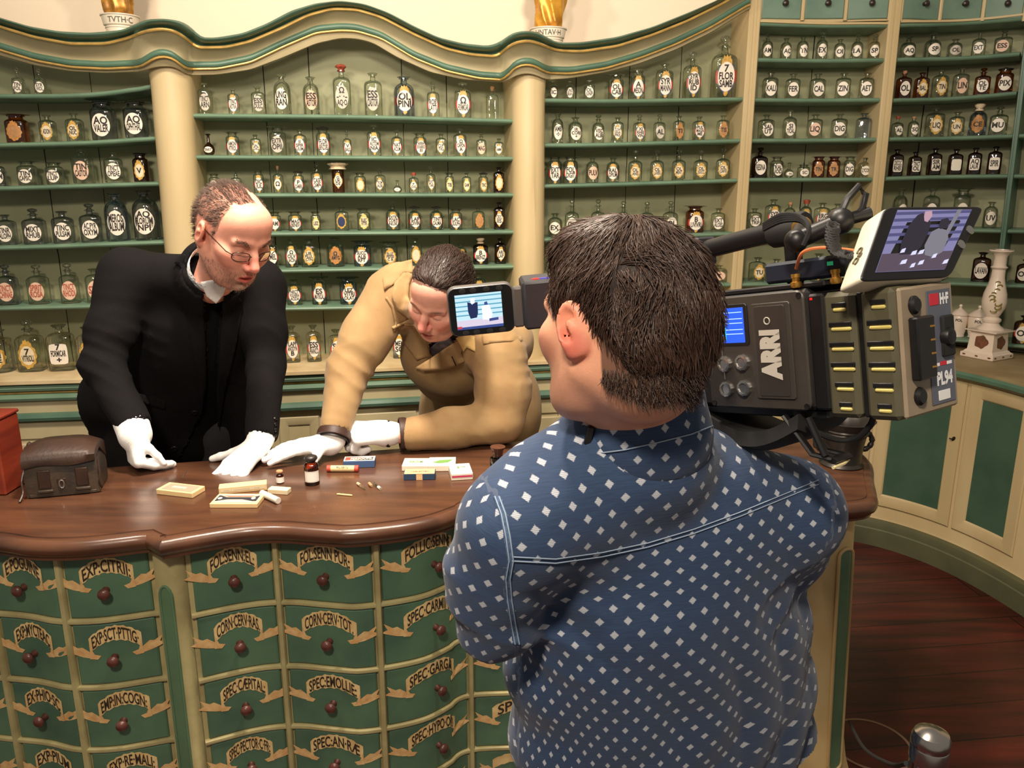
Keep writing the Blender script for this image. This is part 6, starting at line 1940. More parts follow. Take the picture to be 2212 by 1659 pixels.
def locks(n, seed, msk, ln, rad, curl, up=.05, hg=.005):
    """wavy tufts: hairs of one tuft share a direction and lie along the head"""
    r = np.random.RandomState(seed)
    p, nr = scatter(cv, cf, msk, n, seed); pl = (p - P3c) @ P3R / P3s
    q = pl - V3(.012, -.02, .16); q[:, 2] *= .5
    q += V3(.35, .1, 0) * np.clip(pl[:, 2:3] - .04, 0, .1) * 1.2
    tq = np.floor(pl * 38 + .7 * np.sin(pl[:, ::-1] * 90))                     # tuft
    h = np.stack([np.sin(tq @ V3(12.9, 78.2, 37.7) + k * 2.1) for k in range(3)], 1)
    wav = np.stack([np.sin(pl[:, 2] * 60 + pl[:, 1] * 35), .3 * np.sin(pl[:, 0] * 60), np.cos(pl[:, 0] * 50 + pl[:, 1] * 40)], 1) * .5
    D = (q / np.linalg.norm(q, axis=1)[:, None] + wav + h * .34 + np.stack([np.zeros(n), np.zeros(n), -.8 * (pl[:, 2] < .06)], 1)) @ P3R.T
    D -= nr * (D * nr).sum(1)[:, None] * .9
    D = D / np.linalg.norm(D, axis=1)[:, None] + nr * up
    k = np.clip((pl[:, 2] + .12) / .10, .22, 1)
    return strands('hair_lock', p - nr * .002, D, r.uniform(*ln, n) * k, r.uniform(*rad, n), M_HAIR3, hair_o, 6, curl, seed, g=.12, tree=tree_c, lift=.0012, hug=np.linspace(.002, hg, 7))
locks(7000, 31, clv[:, 2] > -.13, (.025, .048), (.0006, .0011), .16)
locks(2600, 33, clv[:, 2] > -.04, (.03, .052), (.0006, .0011), .30, up=.16, hg=.012)
p, nr = scatter(hv, hf, hm & (z_ < -.05), 1500, 34); pl = (p - P3c) @ P3R
strands('nape_hair', p, np.stack([pl[:, 0] * 2, -.3 * np.ones(len(p)), -1 * np.ones(len(p))], 1) @ P3R.T + nr * .35, r.uniform(.008, .018, len(p)), np.full(len(p), .0006), M_HAIR3, hair_o, 3, .3, 34, g=0)
# shirt
lat3 = sR3 - sL3; lat3 = V3(lat3[0], lat3[1], 0); lat3 /= np.linalg.norm(lat3); fwd3 = V3(-lat3[1], lat3[0], 0)
R3 = np.stack([lat3, fwd3, V3(0, 0, 1)], 1)
S = Sculpt((-.32, .70, .74), (.86, 1.62, 1.62), .0068)
mid = (sL3 + sR3) / 2
S.cone(sL3 + lat3 * .05 + fwd3 * .03, sR3 - lat3 * .05 + fwd3 * .03, .085, .085, .05)
for sh in (sL3, sR3): S.chain([nk3 + fwd3 * .045 + V3(0, 0, -.055), sh * .55 + nk3 * .45 + fwd3 * .03 + V3(0, 0, -.035), sh + V3(0, 0, .0)], [.082, .078, .078], .05)
for dz, rx, ry, fo in ((-.12, .232, .135, .06), (-.26, .284, .145, .075), (-.40, .298, .150, .085), (-.55, .300, .155, .09), (-.68, .308, .158, .09)):
    c = mid * max(0, 1 + dz / .7) + pel3 * min(1, -dz / .7); c = V3(c[0], c[1], mid[2] + dz) + fwd3 * fo * .55 + lat3 * .014
    S.ell(c, (rx, ry, .15), .07, R=R3)
S.chain([sL3, sL3 * .45 + eL3 * .55 + V3(-.010, 0, 0), eL3 + V3(.004, .0, -.005)], [.078, .070, .060], .03)
S.cone(eL3 + V3(.004, 0, -.005), eL3 * .75 + (hL3 + V3(-.02, 0, -.06)) * .25, .058, .054, .02)
S.chain([sR3, sR3 * .5 + eR3 * .5, eR3], [.084, .076, .064], .03)
S.cone(eR3, eR3 * .8 + hR3 * .2, .062, .056, .02)
S.chain([nk3 + V3(0, .02, -.06), nk3 + V3(0, .012, -.010)], [.095, .080], .03)
S.chain([nk3 + V3(0, .012, -.004), nk3 + V3(-.02, .03, .16)], [.078, .085], .006, 'sub')
S.warp(lambda P: .0045 * wnoise(P, 13, 61, warp=.03) + .0015 * wnoise(P, 40, 62))
def drapes(P):
    q = P - mid; u = q @ lat3; z = q[:, 2]; back = np.clip(-(q @ fwd3) / .08 + .6, 0, 1)
    o = .0075 * np.abs(np.sin((u * 26 + z * 6) + 1.2 * wnoise(P, 8, 63))) * np.clip((-z - .10) / .12, 0, 1) * back
    o += .011 * np.abs(np.sin((u * 16 - z * 17) + 1.5 * wnoise(P, 7, 64))) * np.clip((-z - .28) / .2, 0, 1)
    o += .009 * np.abs(np.sin((u * 20 + z * 24) + wnoise(P, 8, 65))) * np.exp(-((u + .16) ** 2 + (z + .15) ** 2) / .010)
    return -o + .003
S.warp(drapes)
S.warp(folds(eL3, eL3 - sL3, .009, 60, .11, 71)).warp(folds(sL3 + V3(-.02, 0, -.07), eL3 - sL3, .005, 55, .09, 72)).warp(folds(sR3 + V3(.03, 0, -.06), eR3 - sR3, .008, 60, .10, 73))
sv, sf = S.mesh()
def cloth_uv(v):
    q = v - mid; u = q @ lat3; d = q @ fwd3 - .07; z = q[:, 2]
    ang = np.arctan2(u / .23, -(d - .0) / .15)
    z0 = -.16; d0 = .075; th = np.arctan2(z - z0, -(q @ fwd3 - d0)); 
    rad_ = np.hypot(z - z0, q @ fwd3 - d0)
    vv = np.where(z < z0, z, z0 + .185 * th + .7 * (rad_ - .19) * np.clip((z - z0) / .08, 0, 1))
    k = np.clip((z + .20) / .12, 0, 1)
    uu = ang * .215 * (1 - k) + u * k
    uv = np.stack([uu, vv], 1)
    for a, b_, off in ((sL3, eL3, 1.0), (sR3, eR3, 2.0)):
        ax = (b_ - a) / np.linalg.norm(b_ - a); t = (v - a) @ ax; rad = v - a - t[:, None] * ax
        e1 = np.cross(ax, fwd3); e1 /= np.linalg.norm(e1); e2 = np.cross(ax, e1)
        out = (v - a) @ lat3 * (-1 if off == 1.0 else 1)
        pxy = np.array([pix(w_) for w_ in v]); sm_x = np.interp(pxy[:, 1], [1030, 1072, 1110, 1160, 1212, 1252, 1300, 1350, 1440], [1040, 1072, 1086, 1096, 1103, 1096, 1100, 1108, 1120])
        m = (out > -.010 + .28 * np.clip(-t, 0, .2)) & (t > -.06) & (np.linalg.norm(rad, axis=1) < .13)
        if off == 1.0: m = (pxy[:, 0] < sm_x) & (pxy[:, 1] > 1030) & (t > -.09)
        uv[m] = np.stack([np.arctan2(rad @ e1, rad @ e2) * .075 + off, t], 1)[m]
    return uv
shirt = np_obj('shirt', sv, sf, M_DENIM, p3, uv=cloth_uv(sv))
tree_s3 = bvh(sv, sf)
# collar band round the neck
C_ = Sculpt(nk3 - .16, nk3 + .16, .004)
cax = V3(-.10, .12, 1); cax /= np.linalg.norm(cax)
C_.chain([nk3 + V3(0, .012, -.022), nk3 + V3(0, .012, -.022) + cax * .038], [.092, .085], .006)
C_.chain([nk3 + V3(0, .012, -.10), nk3 + V3(0, .012, -.05) + cax * .14], [.083, .073], .004, 'sub')
C_.cone(nk3 + fwd3 * .16, nk3 + fwd3 * .06, .06, .03, .01, 'sub')
cv2, cf2 = C_.mesh()
def ring_uv(v):
    q = v - nk3; return np.stack([np.arctan2(q @ lat3, -(q @ fwd3)) * .085 + .3, q @ cax], 1)
np_obj('collar', cv2, cf2, M_DENIM, shirt, uv=ring_uv(cv2))
def stitch(pts, off=.0022, r=.0009, tree=tree_s3):
    b = drape_line(pts, tree, off, r, 5, 6)
    if b: b.build('seam', M_THREAD, shirt)
yoke = [(1106, 1212), (1200, 1217), (1300, 1203), (1400, 1182), (1500, 1152), (1600, 1115), (1700, 1074), (1768, 1046)]
stitch(yoke); stitch([(x, y - 9) for x, y in yoke])
arm = [(1072, 1072), (1086, 1110), (1096, 1160), (1103, 1212), (1096, 1252), (1100, 1300), (1108, 1350), (1116, 1392)]
sv_, sf_ = drape([(x - 7, y) for x, y in arm] + [(x + 9, y) for x, y in arm[::-1]], tree_s3, .0012, .0022, 5)
np_obj('armhole_seam', sv_, sf_, mat('worn_denim_seam', (84, 108, 140), .85, rgb2=(50, 74, 108), scale=220), shirt)
stitch([(x - 3, y) for x, y in arm], .0036); stitch([(x + 6, y) for x, y in arm], .0036)
tree_k3 = bvh(cv2, cf2)
stitch([(1262, 983), (1349, 972), (1422, 956), (1494, 938), (1540, 920)], tree=tree_k3)
legs('trousers', [pel3 + V3(-.10, .02, -.10), pel3 + V3(.08, .04, -.06)], [V3(.20, 1.22, 0), V3(.44, 1.33, 0)], .070, M_TROUSER, p3)
# microphone clip and earpiece coil
q = ray(1262, 952).normalized(); hit = tree_k3.ray_cast(CAM, q, 3)
pc = np.array(hit[0] + (CAM - hit[0]).normalized() * .010) if hit[0] is not None else wp(1262, 952, .98)
mb = MB(); Rm = Matrix(((1, 0, .2), (0, 1, 0), (-.2, 0, 1)))
mb.box(pc + V3(.004, -.006, .0), (.010, .010, .044), Rm, .002); mb.box(pc + V3(.0, -.004, -.02), (.026, .008, .012), Rm, .002)
mb.tube([pc + V3(-.002, -.004, -.022), pc + V3(-.03, -.0, -.022), pc + V3(-.05, .02, -.02), pc + V3(-.052, .05, -.03)], .0018, 6)
mb.tube([pc + V3(.005, -.006, .02), pc + V3(.03, -.004, .032), pc + V3(.058, .004, .040), pc + V3(.062, .02, .036)], .0018, 6)
tag(mb.build('microphone_clip', M_BTN, p3), 'black clip on the collar')
co = []
for k in range(160):
    t = k / 159; c = wp(1514 - 4 * math.sin(t * 3) - 16 * t, 748 + 72 * t, .97); co.append(c + V3(.0065 * math.cos(t * 110), .004 * math.sin(t * 110), .0035 * math.sin(t * 110)))
tag(MB().tube(co, .0018, 5).build('earpiece_coil', mat('silvery_plastic', (190, 188, 186), .25, metal=.4), p3), 'silvery coiled earpiece tube')
# ================================================================== the shoulder camera
M_CAMB = mat('dark_grey_magnesium', (62, 57, 52), .42, var=.12, scale=40, bump=.08, bscale=200)
M_BLK = mat('black_plastic', (22, 21, 22), .42, var=.2, scale=60)
M_BLK2 = mat('matt_black_rubber', (26, 25, 25), .75)
M_STEEL = mat('brushed_steel', (176, 174, 170), .25, metal=.9)
M_BRASS = mat('brass_connector', (214, 160, 76), .3, metal=.8)
M_BATT = mat('olive_grey_battery', (86, 82, 62), .5, var=.12, scale=40)
M_VENT = mat('vent_highlight_yellow', (206, 190, 110), .45)  # yellow highlight along the vents, put into the colour of the lips
M_BEIGE = mat('beige_plate', (150, 134, 112), .45, var=.1, scale=30)
M_SLATE = mat('slate_label', (92, 96, 110), .5)
M_LBLW = mat('white_marking', (236, 236, 236), .5)
M_LBLR = mat('red_marking', (200, 40, 56), .5)
M_IVORY = mat('ivory_plastic', (226, 218, 194), .35)
RigM = Matrix((RF, RR, RU)).transposed()
def R_(a, b, c): return Vector(rg(a, b, c))
cam3 = empty('video_camera', rg(0, .05, -.10), 'large shoulder-mounted video camera on the right shoulder of the cameraman', 'camera')
def rbox(name, a, b, c, m, parent, bev=.003):
    """box given by ranges in the camera's own frame"""
    mb = MB(); mb.box(R_((a[0] + a[1]) / 2, (b[0] + b[1]) / 2, (c[0] + c[1]) / 2), (a[1] - a[0], b[1] - b[0], c[1] - c[0]), RigM, bev)
    return mb.build(name, m, parent, angle=30)
bd = rbox('camera_body', (-.080, .17), (.004, .115), (-.080, .080), M_BLK, cam3, .006)
# rounded side plate
def side_plate(name, a0, a1, c0, c1, b0, rad, th, m, parent, n=6):
    loops = []
    for ins, bo in ((0, 0), (0, -th * .7), (th * .3, -th)):
        L = []
        for (ca, cc, s0) in ((a1 - rad, c1 - rad, 0), (a0 + rad, c1 - rad, 1), (a0 + rad, c0 + rad, 2), (a1 - rad, c0 + rad, 3)):
            for k in range(n + 1):
                w = (s0 + k / n) * math.pi / 2
                L.append(R_(ca + (rad - ins) * math.cos(w), b0 + bo, cc + (rad - ins) * math.sin(w)))
        loops.append(L)
    mb = MB(); mb.grid(loops, closed=True); mb.add(loops[-1], [tuple(range(len(loops[-1])))[::-1]])
    return mb.build(name, m, parent, angle=30)
sp_ = side_plate('side_panel', -.078, .092, -.079, .079, .004, .012, .007, M_CAMB, cam3)
dr_ = side_plate('hatch', -.058, .005, -.064, .066, -.003, .004, .0025, M_CAMB, sp_)
side_plate('hatch_edge', -.050, -.001, -.060, .062, -.0055, .003, .001, mat('dark_bronze_grey', (50, 45, 41), .5), sp_)
M_LCD = mat('blue_lcd', (20, 60, 190), .3, emit=(44, 96, 235), estr=.9)
side_plate('lcd_frame', .012, .076, .010, .068, -.003, .004, .002, M_BLK, sp_)
lc = side_plate('lcd', .018, .071, .014, .063, -.005, .001, .0004, M_LCD, sp_)
M_LCDW = mat('lcd_figures', (150, 190, 250), .3, emit=(160, 200, 255), estr=.9); M_LCDC = mat('lcd_cyan_bar', (30, 160, 220), .3, emit=(30, 180, 235), estr=.9)
def flatr(name, a, c, b, m, parent):
    mb = MB(); mb.add([R_(a[0], b, c[0]), R_(a[1], b, c[0]), R_(a[1], b, c[1]), R_(a[0], b, c[1])], [(3, 2, 1, 0)]); return mb.build(name, m, parent, smooth=False)
for cc in (.056, .047, .041, .032, .026): flatr('lcd_line', (.020, .069), (cc, cc + .0011), -.0057, M_LCDW, lc)
flatr('lcd_bar', (.050, .056), (.018, .037), -.0058, M_LCDC, lc)
def rtext(name, s, center, uax, vax, nax, w, h, m, parent, bold=.02):
    v, f = fit_text(s, w, h, bold)
    mb = MB(); mb.add([Vector(center) + uax * x + vax * y + nax * .0006 for x, y in v], f); return mb.build(name, m, parent, smooth=False)
uF, uR, uU = Vector(RF), Vector(RR), Vector(RU)
rtext('maker_lettering', 'ARRI', R_(-.024, -.0068, -.004), uU, uF, -uR, .068, .028, mat('light_grey_marking', (190, 184, 172), .5), sp_, .075)
MB().tube([R_(-.022 + .0045 * math.cos(t), -.0068, .042 + .0045 * math.sin(t)) for t in np.linspace(0, 2 * math.pi, 20, endpoint=False)], .0009, 5, closed=True).build('trademark_ring', mat('light_grey_marking', (190, 184, 172), .5), sp_)
for a, c in ((.058, -.016), (.026, -.014), (.058, -.052), (.026, -.050)):
    mb = MB(); q = Vector((0, 0, 1)).rotation_difference(-uR).to_matrix()
    mb.lathe([(.0115, 0), (.0115, .003), (.0105, .006), (.0075, .0065), (.0070, .0045), (.0001, .0045)], R_(a, -.003, c), 24, q, wob=lambda w, z: 1 + .05 * math.cos(10 * w))
    mb.build('control_knob', M_STEEL, sp_)
MB().tube([R_(.062, -.0035, .004), R_(.062, -.0035, -.005), R_(.061, -.0035, -.038)], .0012, 5).build('marking_line', M_STEEL, sp_)
for a, c in ((-.072, .072), (-.072, -.073), (.085, .072), (.085, -.073)):
    MB().lathe([(.004, 0), (.004, .0012), (.0001, .0006)], R_(a, -.003, c), 12, Vector((0, 0, 1)).rotation_difference(-uR).to_matrix()).build('screw', M_BLK, sp_)
# lens at the front
q = Vector((0, 0, 1)).rotation_difference(uF).to_matrix()
MB().lathe([(.040, 0), (.043, .01), (.043, .06), (.050, .065), (.050, .11), (.055, .115), (.056, .15), (.050, .152), (.046, .13), (.0001, .125)], R_(.165, .058, .0), 32, q, wob=lambda a, z: 1 + (.02 * math.cos(30 * a) if .01 < z < .06 else 0)).build('lens', M_BLK, cam3)
rbox('matte_box', (.315, .36), (-.02, .135), (-.055, .055), M_BLK, cam3, .006)
# accessory block, two batteries and the rear plate
rbox('adapter_plate', (-.103, -.080), (.002, .112), (-.078, .072), M_BLK, cam3, .003)
def battery(name, a0, a1, b0, parent):
    o = rbox(name, (a0, a1), (b0, .116), (-.086, .072), M_BATT, parent, .006)
    rows = [.052, .028, .003, -.022, -.047, -.072]
    for i, c in enumerate(rows):
        w = (a1 - a0) * (.46, .72, .78, .78, .60, .42)[i]; ac = a0 + (a1 - a0) * .44
        mb = MB(); mb.box(R_(ac, b0 - .0002, c + .004), (w, .003, .0060), RigM, .001); mb.build('vent_slot', M_BLK, o)
        mb = MB(); mb.box(R_(ac - w * .05, b0 - .0006, c - .002), (w * .9, .004, .0045), RigM, .0015); mb.build('vent_lip', M_VENT, o)
    return o
battery('battery', -.147, -.104, -.003, cam3); rbox('battery_mount', (-.156, -.147), (.004, .110), (-.085, .070), M_BLK, cam3, .002)
battery('battery', -.200, -.157, -.006, cam3)
rp = rbox('rear_plate', (-.2065, -.200), (-.003, .114), (-.084, .070), M_BEIGE, cam3, .003)
def rear(name, b, c, m, d=.0012, bev=.0006):
    mb = MB(); mb.box(R_(-.2065 - d / 2, (b[0] + b[1]) / 2, (c[0] + c[1]) / 2), (d, b[1] - b[0], c[1] - c[0]), RigM, bev); return mb.build(name, m, rp)
rear('slate_panel', (.052, .106), (-.076, .062), M_SLATE)
rear('socket_block', (.010, .048), (-.040, .034), M_BLK, .012, .002)
for c in (.020, .004, -.012, -.028): rear('contact', (.036, .046), (c, c + .0025), M_BRASS, .0128, .0004)
for c in (.048, -.060): 
    MB().lathe([(.011, 0), (.011, .003), (.008, .006), (.0001, .006)], R_(-.2065, .024, c), 16, Vector((0, 0, 1)).rotation_difference(-uF).to_matrix()).build('latch', M_BLK, rp)
MB().lathe([(.012, 0), (.0125, .004), (.010, .010), (.006, .012), (.0001, .011)], R_(-.2065, .088, .004), 16, Vector((0, 0, 1)).rotation_difference(-uF).to_matrix(), squash=1.0).build('socket', M_BLK, rp)
rear('socket_guard', (.078, .104), (-.020, .030), M_BLK2, .006, .002)
rear('red_block', (.058, .078), (.044, .058), M_LBLR, .0018, .0002)
nrm = -uF
rtext('logo_lettering', 'H·F', R_(-.2078, .090, .051), uR, uU, nrm, .020, .012, M_LBLW, rp, .06)
rear('small_red_mark', (.074, .088), (-.030, -.025), M_LBLR, .0016, .0002)
rear('small_white_mark', (.062, .072), (-.030, -.026), M_LBLW, .0016, .0002); rear('small_white_mark', (.089, .100), (-.030, -.026), M_LBLW, .0016, .0002)
rtext('number_lettering', 'PL94', R_(-.2078, .081, -.045), uR, uU, nrm, .036, .015, M_LBLW, rp, .05)
rear('white_sticker', (.066, .092), (-.072, -.060), M_LBLW, .0018, .0003)
# top: handle, radio box, antennas
rbox('top_plate', (-.10, .17), (.012, .10), (.080, .088), M_BLK, cam3, .002)
tb = rbox('radio_box', (-.125, -.005), (.016, .085), (.090, .118), mat('dark_blue_box', (30, 36, 50), .4), cam3, .004)
for a in (-.060, -.118):
    MB().lathe([(.006, 0), (.0075, .002), (.0075, .007), (.005, .008), (.005, .013), (.006, .013), (.006, .018), (.0001, .018)], R_(a, .010, .082), 10, RigM).build('antenna_socket', M_BRASS, cam3)
MB().box(R_(-.108, .0155, .108), (.008, .0012, .005), RigM).build('status_light', mat('green_light', (40, 120, 80), .4, emit=(40, 150, 100), estr=.5), tb)
MB().box(R_(-.086, .0025, .066), (.004, .0012, .003), RigM).build('record_light', mat('red_light', (180, 20, 20), .4, emit=(230, 30, 30), estr=.8), cam3)
hd = MB().tube([R_(.16, .05, .150), R_(.05, .05, .158), R_(-.02, .05, .162)], .014, 12).build('handle', M_BLK, cam3)
MB().lathe([(.018, 0), (.020, .004), (.020, .048), (.018, .052)], R_(.000, .05, .161), 18, Vector((0, 0, 1)).rotation_difference(-uF).to_matrix(), squash=1.15).build('foam_grip', M_BLK2, hd)
for a in (.14, -.03): rbox('handle_post', (a - .010, a + .010), (.042, .058), (.088, .150), M_BLK, cam3, .002)
rbox('front_unit', (.120, .150), (.03, .07), (.130, .172), mat('dark_slate_plastic', (44, 44, 50), .5), cam3, .003)
# articulated arm and small monitor
A0 = R_(-.048, .05, .165); A1 = Vector(wp(1720, 520, 1.03)); A2 = Vector(wp(1815, 478, 1.03)); A3 = Vector(wp(1880, 460, 1.03))
MB().tube([A0, A1], .010, 12).build('arm', M_BLK, cam3)
MB().lathe([(.011, 0), (.0125, .002), (.0125, .016), (.010, .018)], A0.lerp(A1, .05) , 14, Vector((0, 0, 1)).rotation_difference((A1 - A0).normalized()).to_matrix()).build('arm_knob', M_BRASS, cam3)
MB().tube([A1, A2], [.012, .011], 12).build('arm', M_BLK, cam3)
MB().ball(A2, .017).build('arm_joint', M_BLK, cam3)
MB().tube([A2, A3], .008, 10).build('arm', M_BLK, cam3)
MB().ball(A1, .015).build('arm_joint', M_BLK, cam3)
MB().tube([A2 + Vector((0, 0, .01)), Vector(wp(1830, 430, 1.03)), Vector(wp(1855, 402, 1.04)), Vector(wp(1870, 420, 1.04)), Vector(wp(1862, 452, 1.03)), Vector(wp(1840, 475, 1.03))], .0045, 8).build('lever', M_BLK, cam3)
# coiled monitor cable
co = []; base_c = catmull([wp(1800, 488, 1.0), wp(1798, 520, .99), wp(1808, 545, .98), wp(1835, 552, .97)], 40)
for k, p in enumerate(base_c): co.append(p + Vector((.0075 * math.cos(k * 1.1), .006 * math.sin(k * 1.1), .004 * math.sin(k * 1.1))))
MB().tube(co, .0024, 6).build('coiled_cable', M_BLK2, cam3)
MB().tube(catmull([wp(1720, 580, 1.03), wp(1735, 545, 1.0), wp(1780, 535, .99), wp(1850, 542, .98)], 8), .0022, 6).build('orange_cable', mat('orange_cable', (216, 120, 70), .5), cam3)
for k in range(4):
    MB().tube(catmull([wp(1650, 496 - k * 4, 1.06), wp(1690, 478 - k * 5, 1.03), wp(1730, 478 - k * 3, 1.02), wp(1748, 500 - k * 3, 1.0), wp(1735, 530, 1.0)], 8), .0028, 6).build('cable', M_BLK2, cam3)
# monitor
TL, TR, BR_, BL_ = wp(1908, 447, .985), wp(2126, 446, 1.05), wp(2052, 601, .975), wp(1852, 611, .91)
TL, TR, BR_, BL_ = [Vector(p) for p in (TL, TR, BR_, BL_)]
mn = (TR - TL).cross(BL_ - TL).normalized()
if mn.dot(CAM - TL) < 0: mn = -mn
bk_ = -mn * .030
mon = MB(); ctr = (TL + TR + BR_ + BL_) / 4
def quad_ring(k, d): return [ctr + (p - ctr) * k + mn * d for p in (TL, TR, BR_, BL_)]
def rq(k, d, rad=.10, n=5):
    P = quad_ring(k, d); out = []
    for i in range(4):
        p = P[i]; a = P[i - 1]; b = P[(i + 1) % 4]
        s, e = p.lerp(a, rad), p.lerp(b, rad * (.8 if i % 2 else 1))
        for t in np.linspace(0, 1, n): out.append((s * (1 - t) + p * t) * (1 - t) + (p * (1 - t) + e * t) * t)
    return out
ls = [rq(.90, -.034), rq(.97, -.034), rq(1.0, -.028), rq(1.0, -.004), rq(.985, 0)]
mon.grid(ls, closed=True); mon.add(ls[0], [tuple(range(len(ls[0])))])
mo = mon.build('monitor', M_IVORY, cam3, angle=50)
fz = MB(); l2 = [rq(.985, 0), rq(.975, .0015), rq(.955, .002)]; fz.grid(l2, closed=True); fz.add(l2[-1], [tuple(range(len(l2[-1])))])
bz = fz.build('monitor_bezel', M_BLK, mo, angle=50)
def mq(u, v, d=.0030): # picture area 0..1
    u = .13 + u * .74; v = .06 + v * .83
    return (TL * (1 - u) + TR * u) * (1 - v) + (BL_ * (1 - u) + BR_ * u) * v + mn * d
def scr(name, poly, m, par, f, d):
    mb = MB(); mb.add([f(u, v, d) for u, v in poly], [tuple(range(len(poly)))]); return mb.build(name, m, par, smooth=False)
def em(name, rgb, e): return mat(name, (20, 20, 24), .3, emit=rgb, estr=e)
E_BG = em('screen_lavender', (150, 146, 196), .75); E_DK = em('screen_dark', (52, 44, 62), .55); E_LT = em('screen_light', (226, 224, 255), 1.0); E_LN = em('screen_shelf_line', (98, 96, 150), .65)
E_FG = em('screen_figure_grey', (150, 146, 158), .7); E_SK = em('screen_face', (216, 170, 186), .8); E_TB = em('screen_table', (110, 92, 110), .6)
ms = scr('monitor_picture', [(0, 0), (1, 0), (1, 1), (0, 1)], E_BG, mo, mq, .0030)
for v in (.04, .15, .27, .39, .51): scr('picture_shelf', [(0, v), (1, v - .03), (1, v + .02), (0, v + .05)], E_LN, ms, mq, .0034)
scr('picture_column', [(.80, .0), (.86, .0), (.80, .6), (.74, .6)], E_FG, ms, mq, .0036)
scr('picture_table', [(0, .72), (1, .70), (1, 1), (0, 1)], E_TB, ms, mq, .0038)
scr('picture_man', [(.28, .10), (.34, .06), (.42, .14), (.50, .22), (.52, .40), (.50, .62), (.44, .74), (.24, .74), (.20, .55), (.22, .25)], E_DK, ms, mq, .0042)
scr('picture_face', [(.36, .04), (.45, .03), (.48, .12), (.45, .22), (.40, .20), (.37, .12)], E_SK, ms, mq, .0046)
scr('picture_man', [(.56, .38), (.64, .32), (.78, .36), (.84, .50), (.84, .72), (.74, .80), (.60, .76), (.54, .60)], E_FG, ms, mq, .0042)
scr('picture_hair', [(.62, .18), (.70, .15), (.76, .22), (.75, .33), (.66, .34), (.62, .28)], E_DK, ms, mq, .0047)
for (u, v, w) in ((.24, .66, .05), (.40, .70, .06), (.50, .69, .06), (.30, .84, .07), (.56, .86, .06), (.46, .90, .05), (.92, .86, .06), (.72, .76, .05)):
    scr('picture_object', [(u, v), (u + w, v - .02), (u + w, v + .05), (u - .01, v + .06)], E_LT, ms, mq, .0050)
for u_, v_ in ((.955, .35), (.935, .55)):
    p = (TL * (1 - u_) + TR * u_) * (1 - v_) + (BL_ * (1 - u_) + BR_ * u_) * v_
    MB().lathe([(.006, 0), (.006, .002), (.0001, .0025)], p + mn * .001, 12, Vector((0, 0, 1)).rotation_difference(mn).to_matrix()).build('monitor_button', M_STEEL, bz)
# emblem on the ivory left flank
fl = (TL - TR).normalized(); p = TL.lerp(BL_, .58) - mn * .016 + fl * .0012
e1 = (BL_ - TL).normalized(); e2 = mn
for k, (a, b, r_) in enumerate(((-.008, .0, .005), (.0, .003, .0035), (.008, -.001, .005))):
    MB().tube([p + e1 * (a + r_ * math.cos(t)) + e2 * (b + r_ * .8 * math.sin(t)) for t in np.linspace(0, 5.0, 12)], .0011, 5).build('emblem', mat('bronze_marking', (96, 86, 60), .5), mo)
# side viewfinder with its flip screen, in front of the face
vf0 = Vector(wp(1040, 670, 1.16)); vu = Vector((1, .10, .085)).normalized(); vn = Vector((-.03, -1, -.10)); vn = (vn - vu * vn.dot(vu)).normalized(); vv = vn.cross(vu) * 1.0
if vv.z < 0: vv = -vv
VM = Matrix((vu, vv, vn)).transposed()
s1 = px_m(1.16)
vw, vh = 139 * s1, 106 * s1
v = MB(); 
def vring(k, d, rad=.012, n=5):
    L = []
    for (sx_, sy_, s0) in ((1, 1, 0), (-1, 1, 1), (-1, -1, 2), (1, -1, 3)):
        for j in range(n + 1):
            w = (s0 + j / n) * math.pi / 2
            L.append(vf0 + vu * (sx_ * (vw / 2 - rad) + rad * math.cos(w)) * k + vv * (sy_ * (vh / 2 - rad) + rad * math.sin(w)) * k + vn * d)
    return L
l3 = [vring(.94, -.020), vring(1.0, -.014), vring(1.0, -.001), vring(.97, .001)]
v.grid(l3, closed=True); v.add(l3[0], [tuple(range(len(l3[0])))[::-1]])
vo = v.build('viewfinder', mat('grey_viewfinder_shell', (88, 84, 82), .4), cam3, angle=40)
w = MB(); l4 = [vring(.97, .001), vring(.96, .0022)]; w.grid(l4, closed=True); w.add(l4[-1], [tuple(range(len(l4[-1])))])
w.build('viewfinder_face', mat('glossy_black', (10, 10, 12), .2), vo, angle=40)
def vq(u, v_, d=.003): return vf0 + vu * ((u - .5) * 98 * s1 - 5 * s1) + vv * ((.5 - v_) * 75 * s1) + vn * d
F_BG = em('finder_cyan_white', (206, 240, 255), 1.0); F_LN = em('finder_blue_line', (96, 176, 204), .9); F_DK = em('finder_navy', (26, 44, 96), .8); F_BL = em('finder_blue', (60, 84, 160), .8); F_RD = em('finder_red', (220, 70, 90), .9); F_PK = em('finder_pink', (226, 214, 232), 1.0)
fs = scr('viewfinder_picture', [(0, 0), (1, 0), (1, 1), (0, 1)], F_BG, vo, vq, .0027)
for k in range(5): scr('picture_shelf', [(0, .06 + k * .13), (1, .05 + k * .13), (1, .085 + k * .13), (0, .095 + k * .13)], F_LN, fs, vq, .0031)
scr('picture_table', [(0, .74), (1, .72), (1, .92), (0, .94)], F_PK, fs, vq, .0033)
scr('picture_man', [(.26, .22), (.32, .24), (.36, .30), (.42, .24), (.48, .24), (.47, .55), (.44, .68), (.30, .70), (.26, .50)], F_DK, fs, vq, .0036)
scr('picture_face', [(.33, .12), (.42, .12), (.42, .26), (.36, .28), (.33, .22)], em('finder_white', (250, 252, 255), 1.1), fs, vq, .0036)
scr('picture_man', [(.56, .36), (.72, .34), (.78, .60), (.74, .78), (.56, .76)], em('finder_white', (250, 252, 255), 1.1), fs, vq, .0036)
scr('picture_hair', [(.62, .26), (.68, .24), (.70, .34), (.62, .34)], F_BL, fs, vq, .0040)
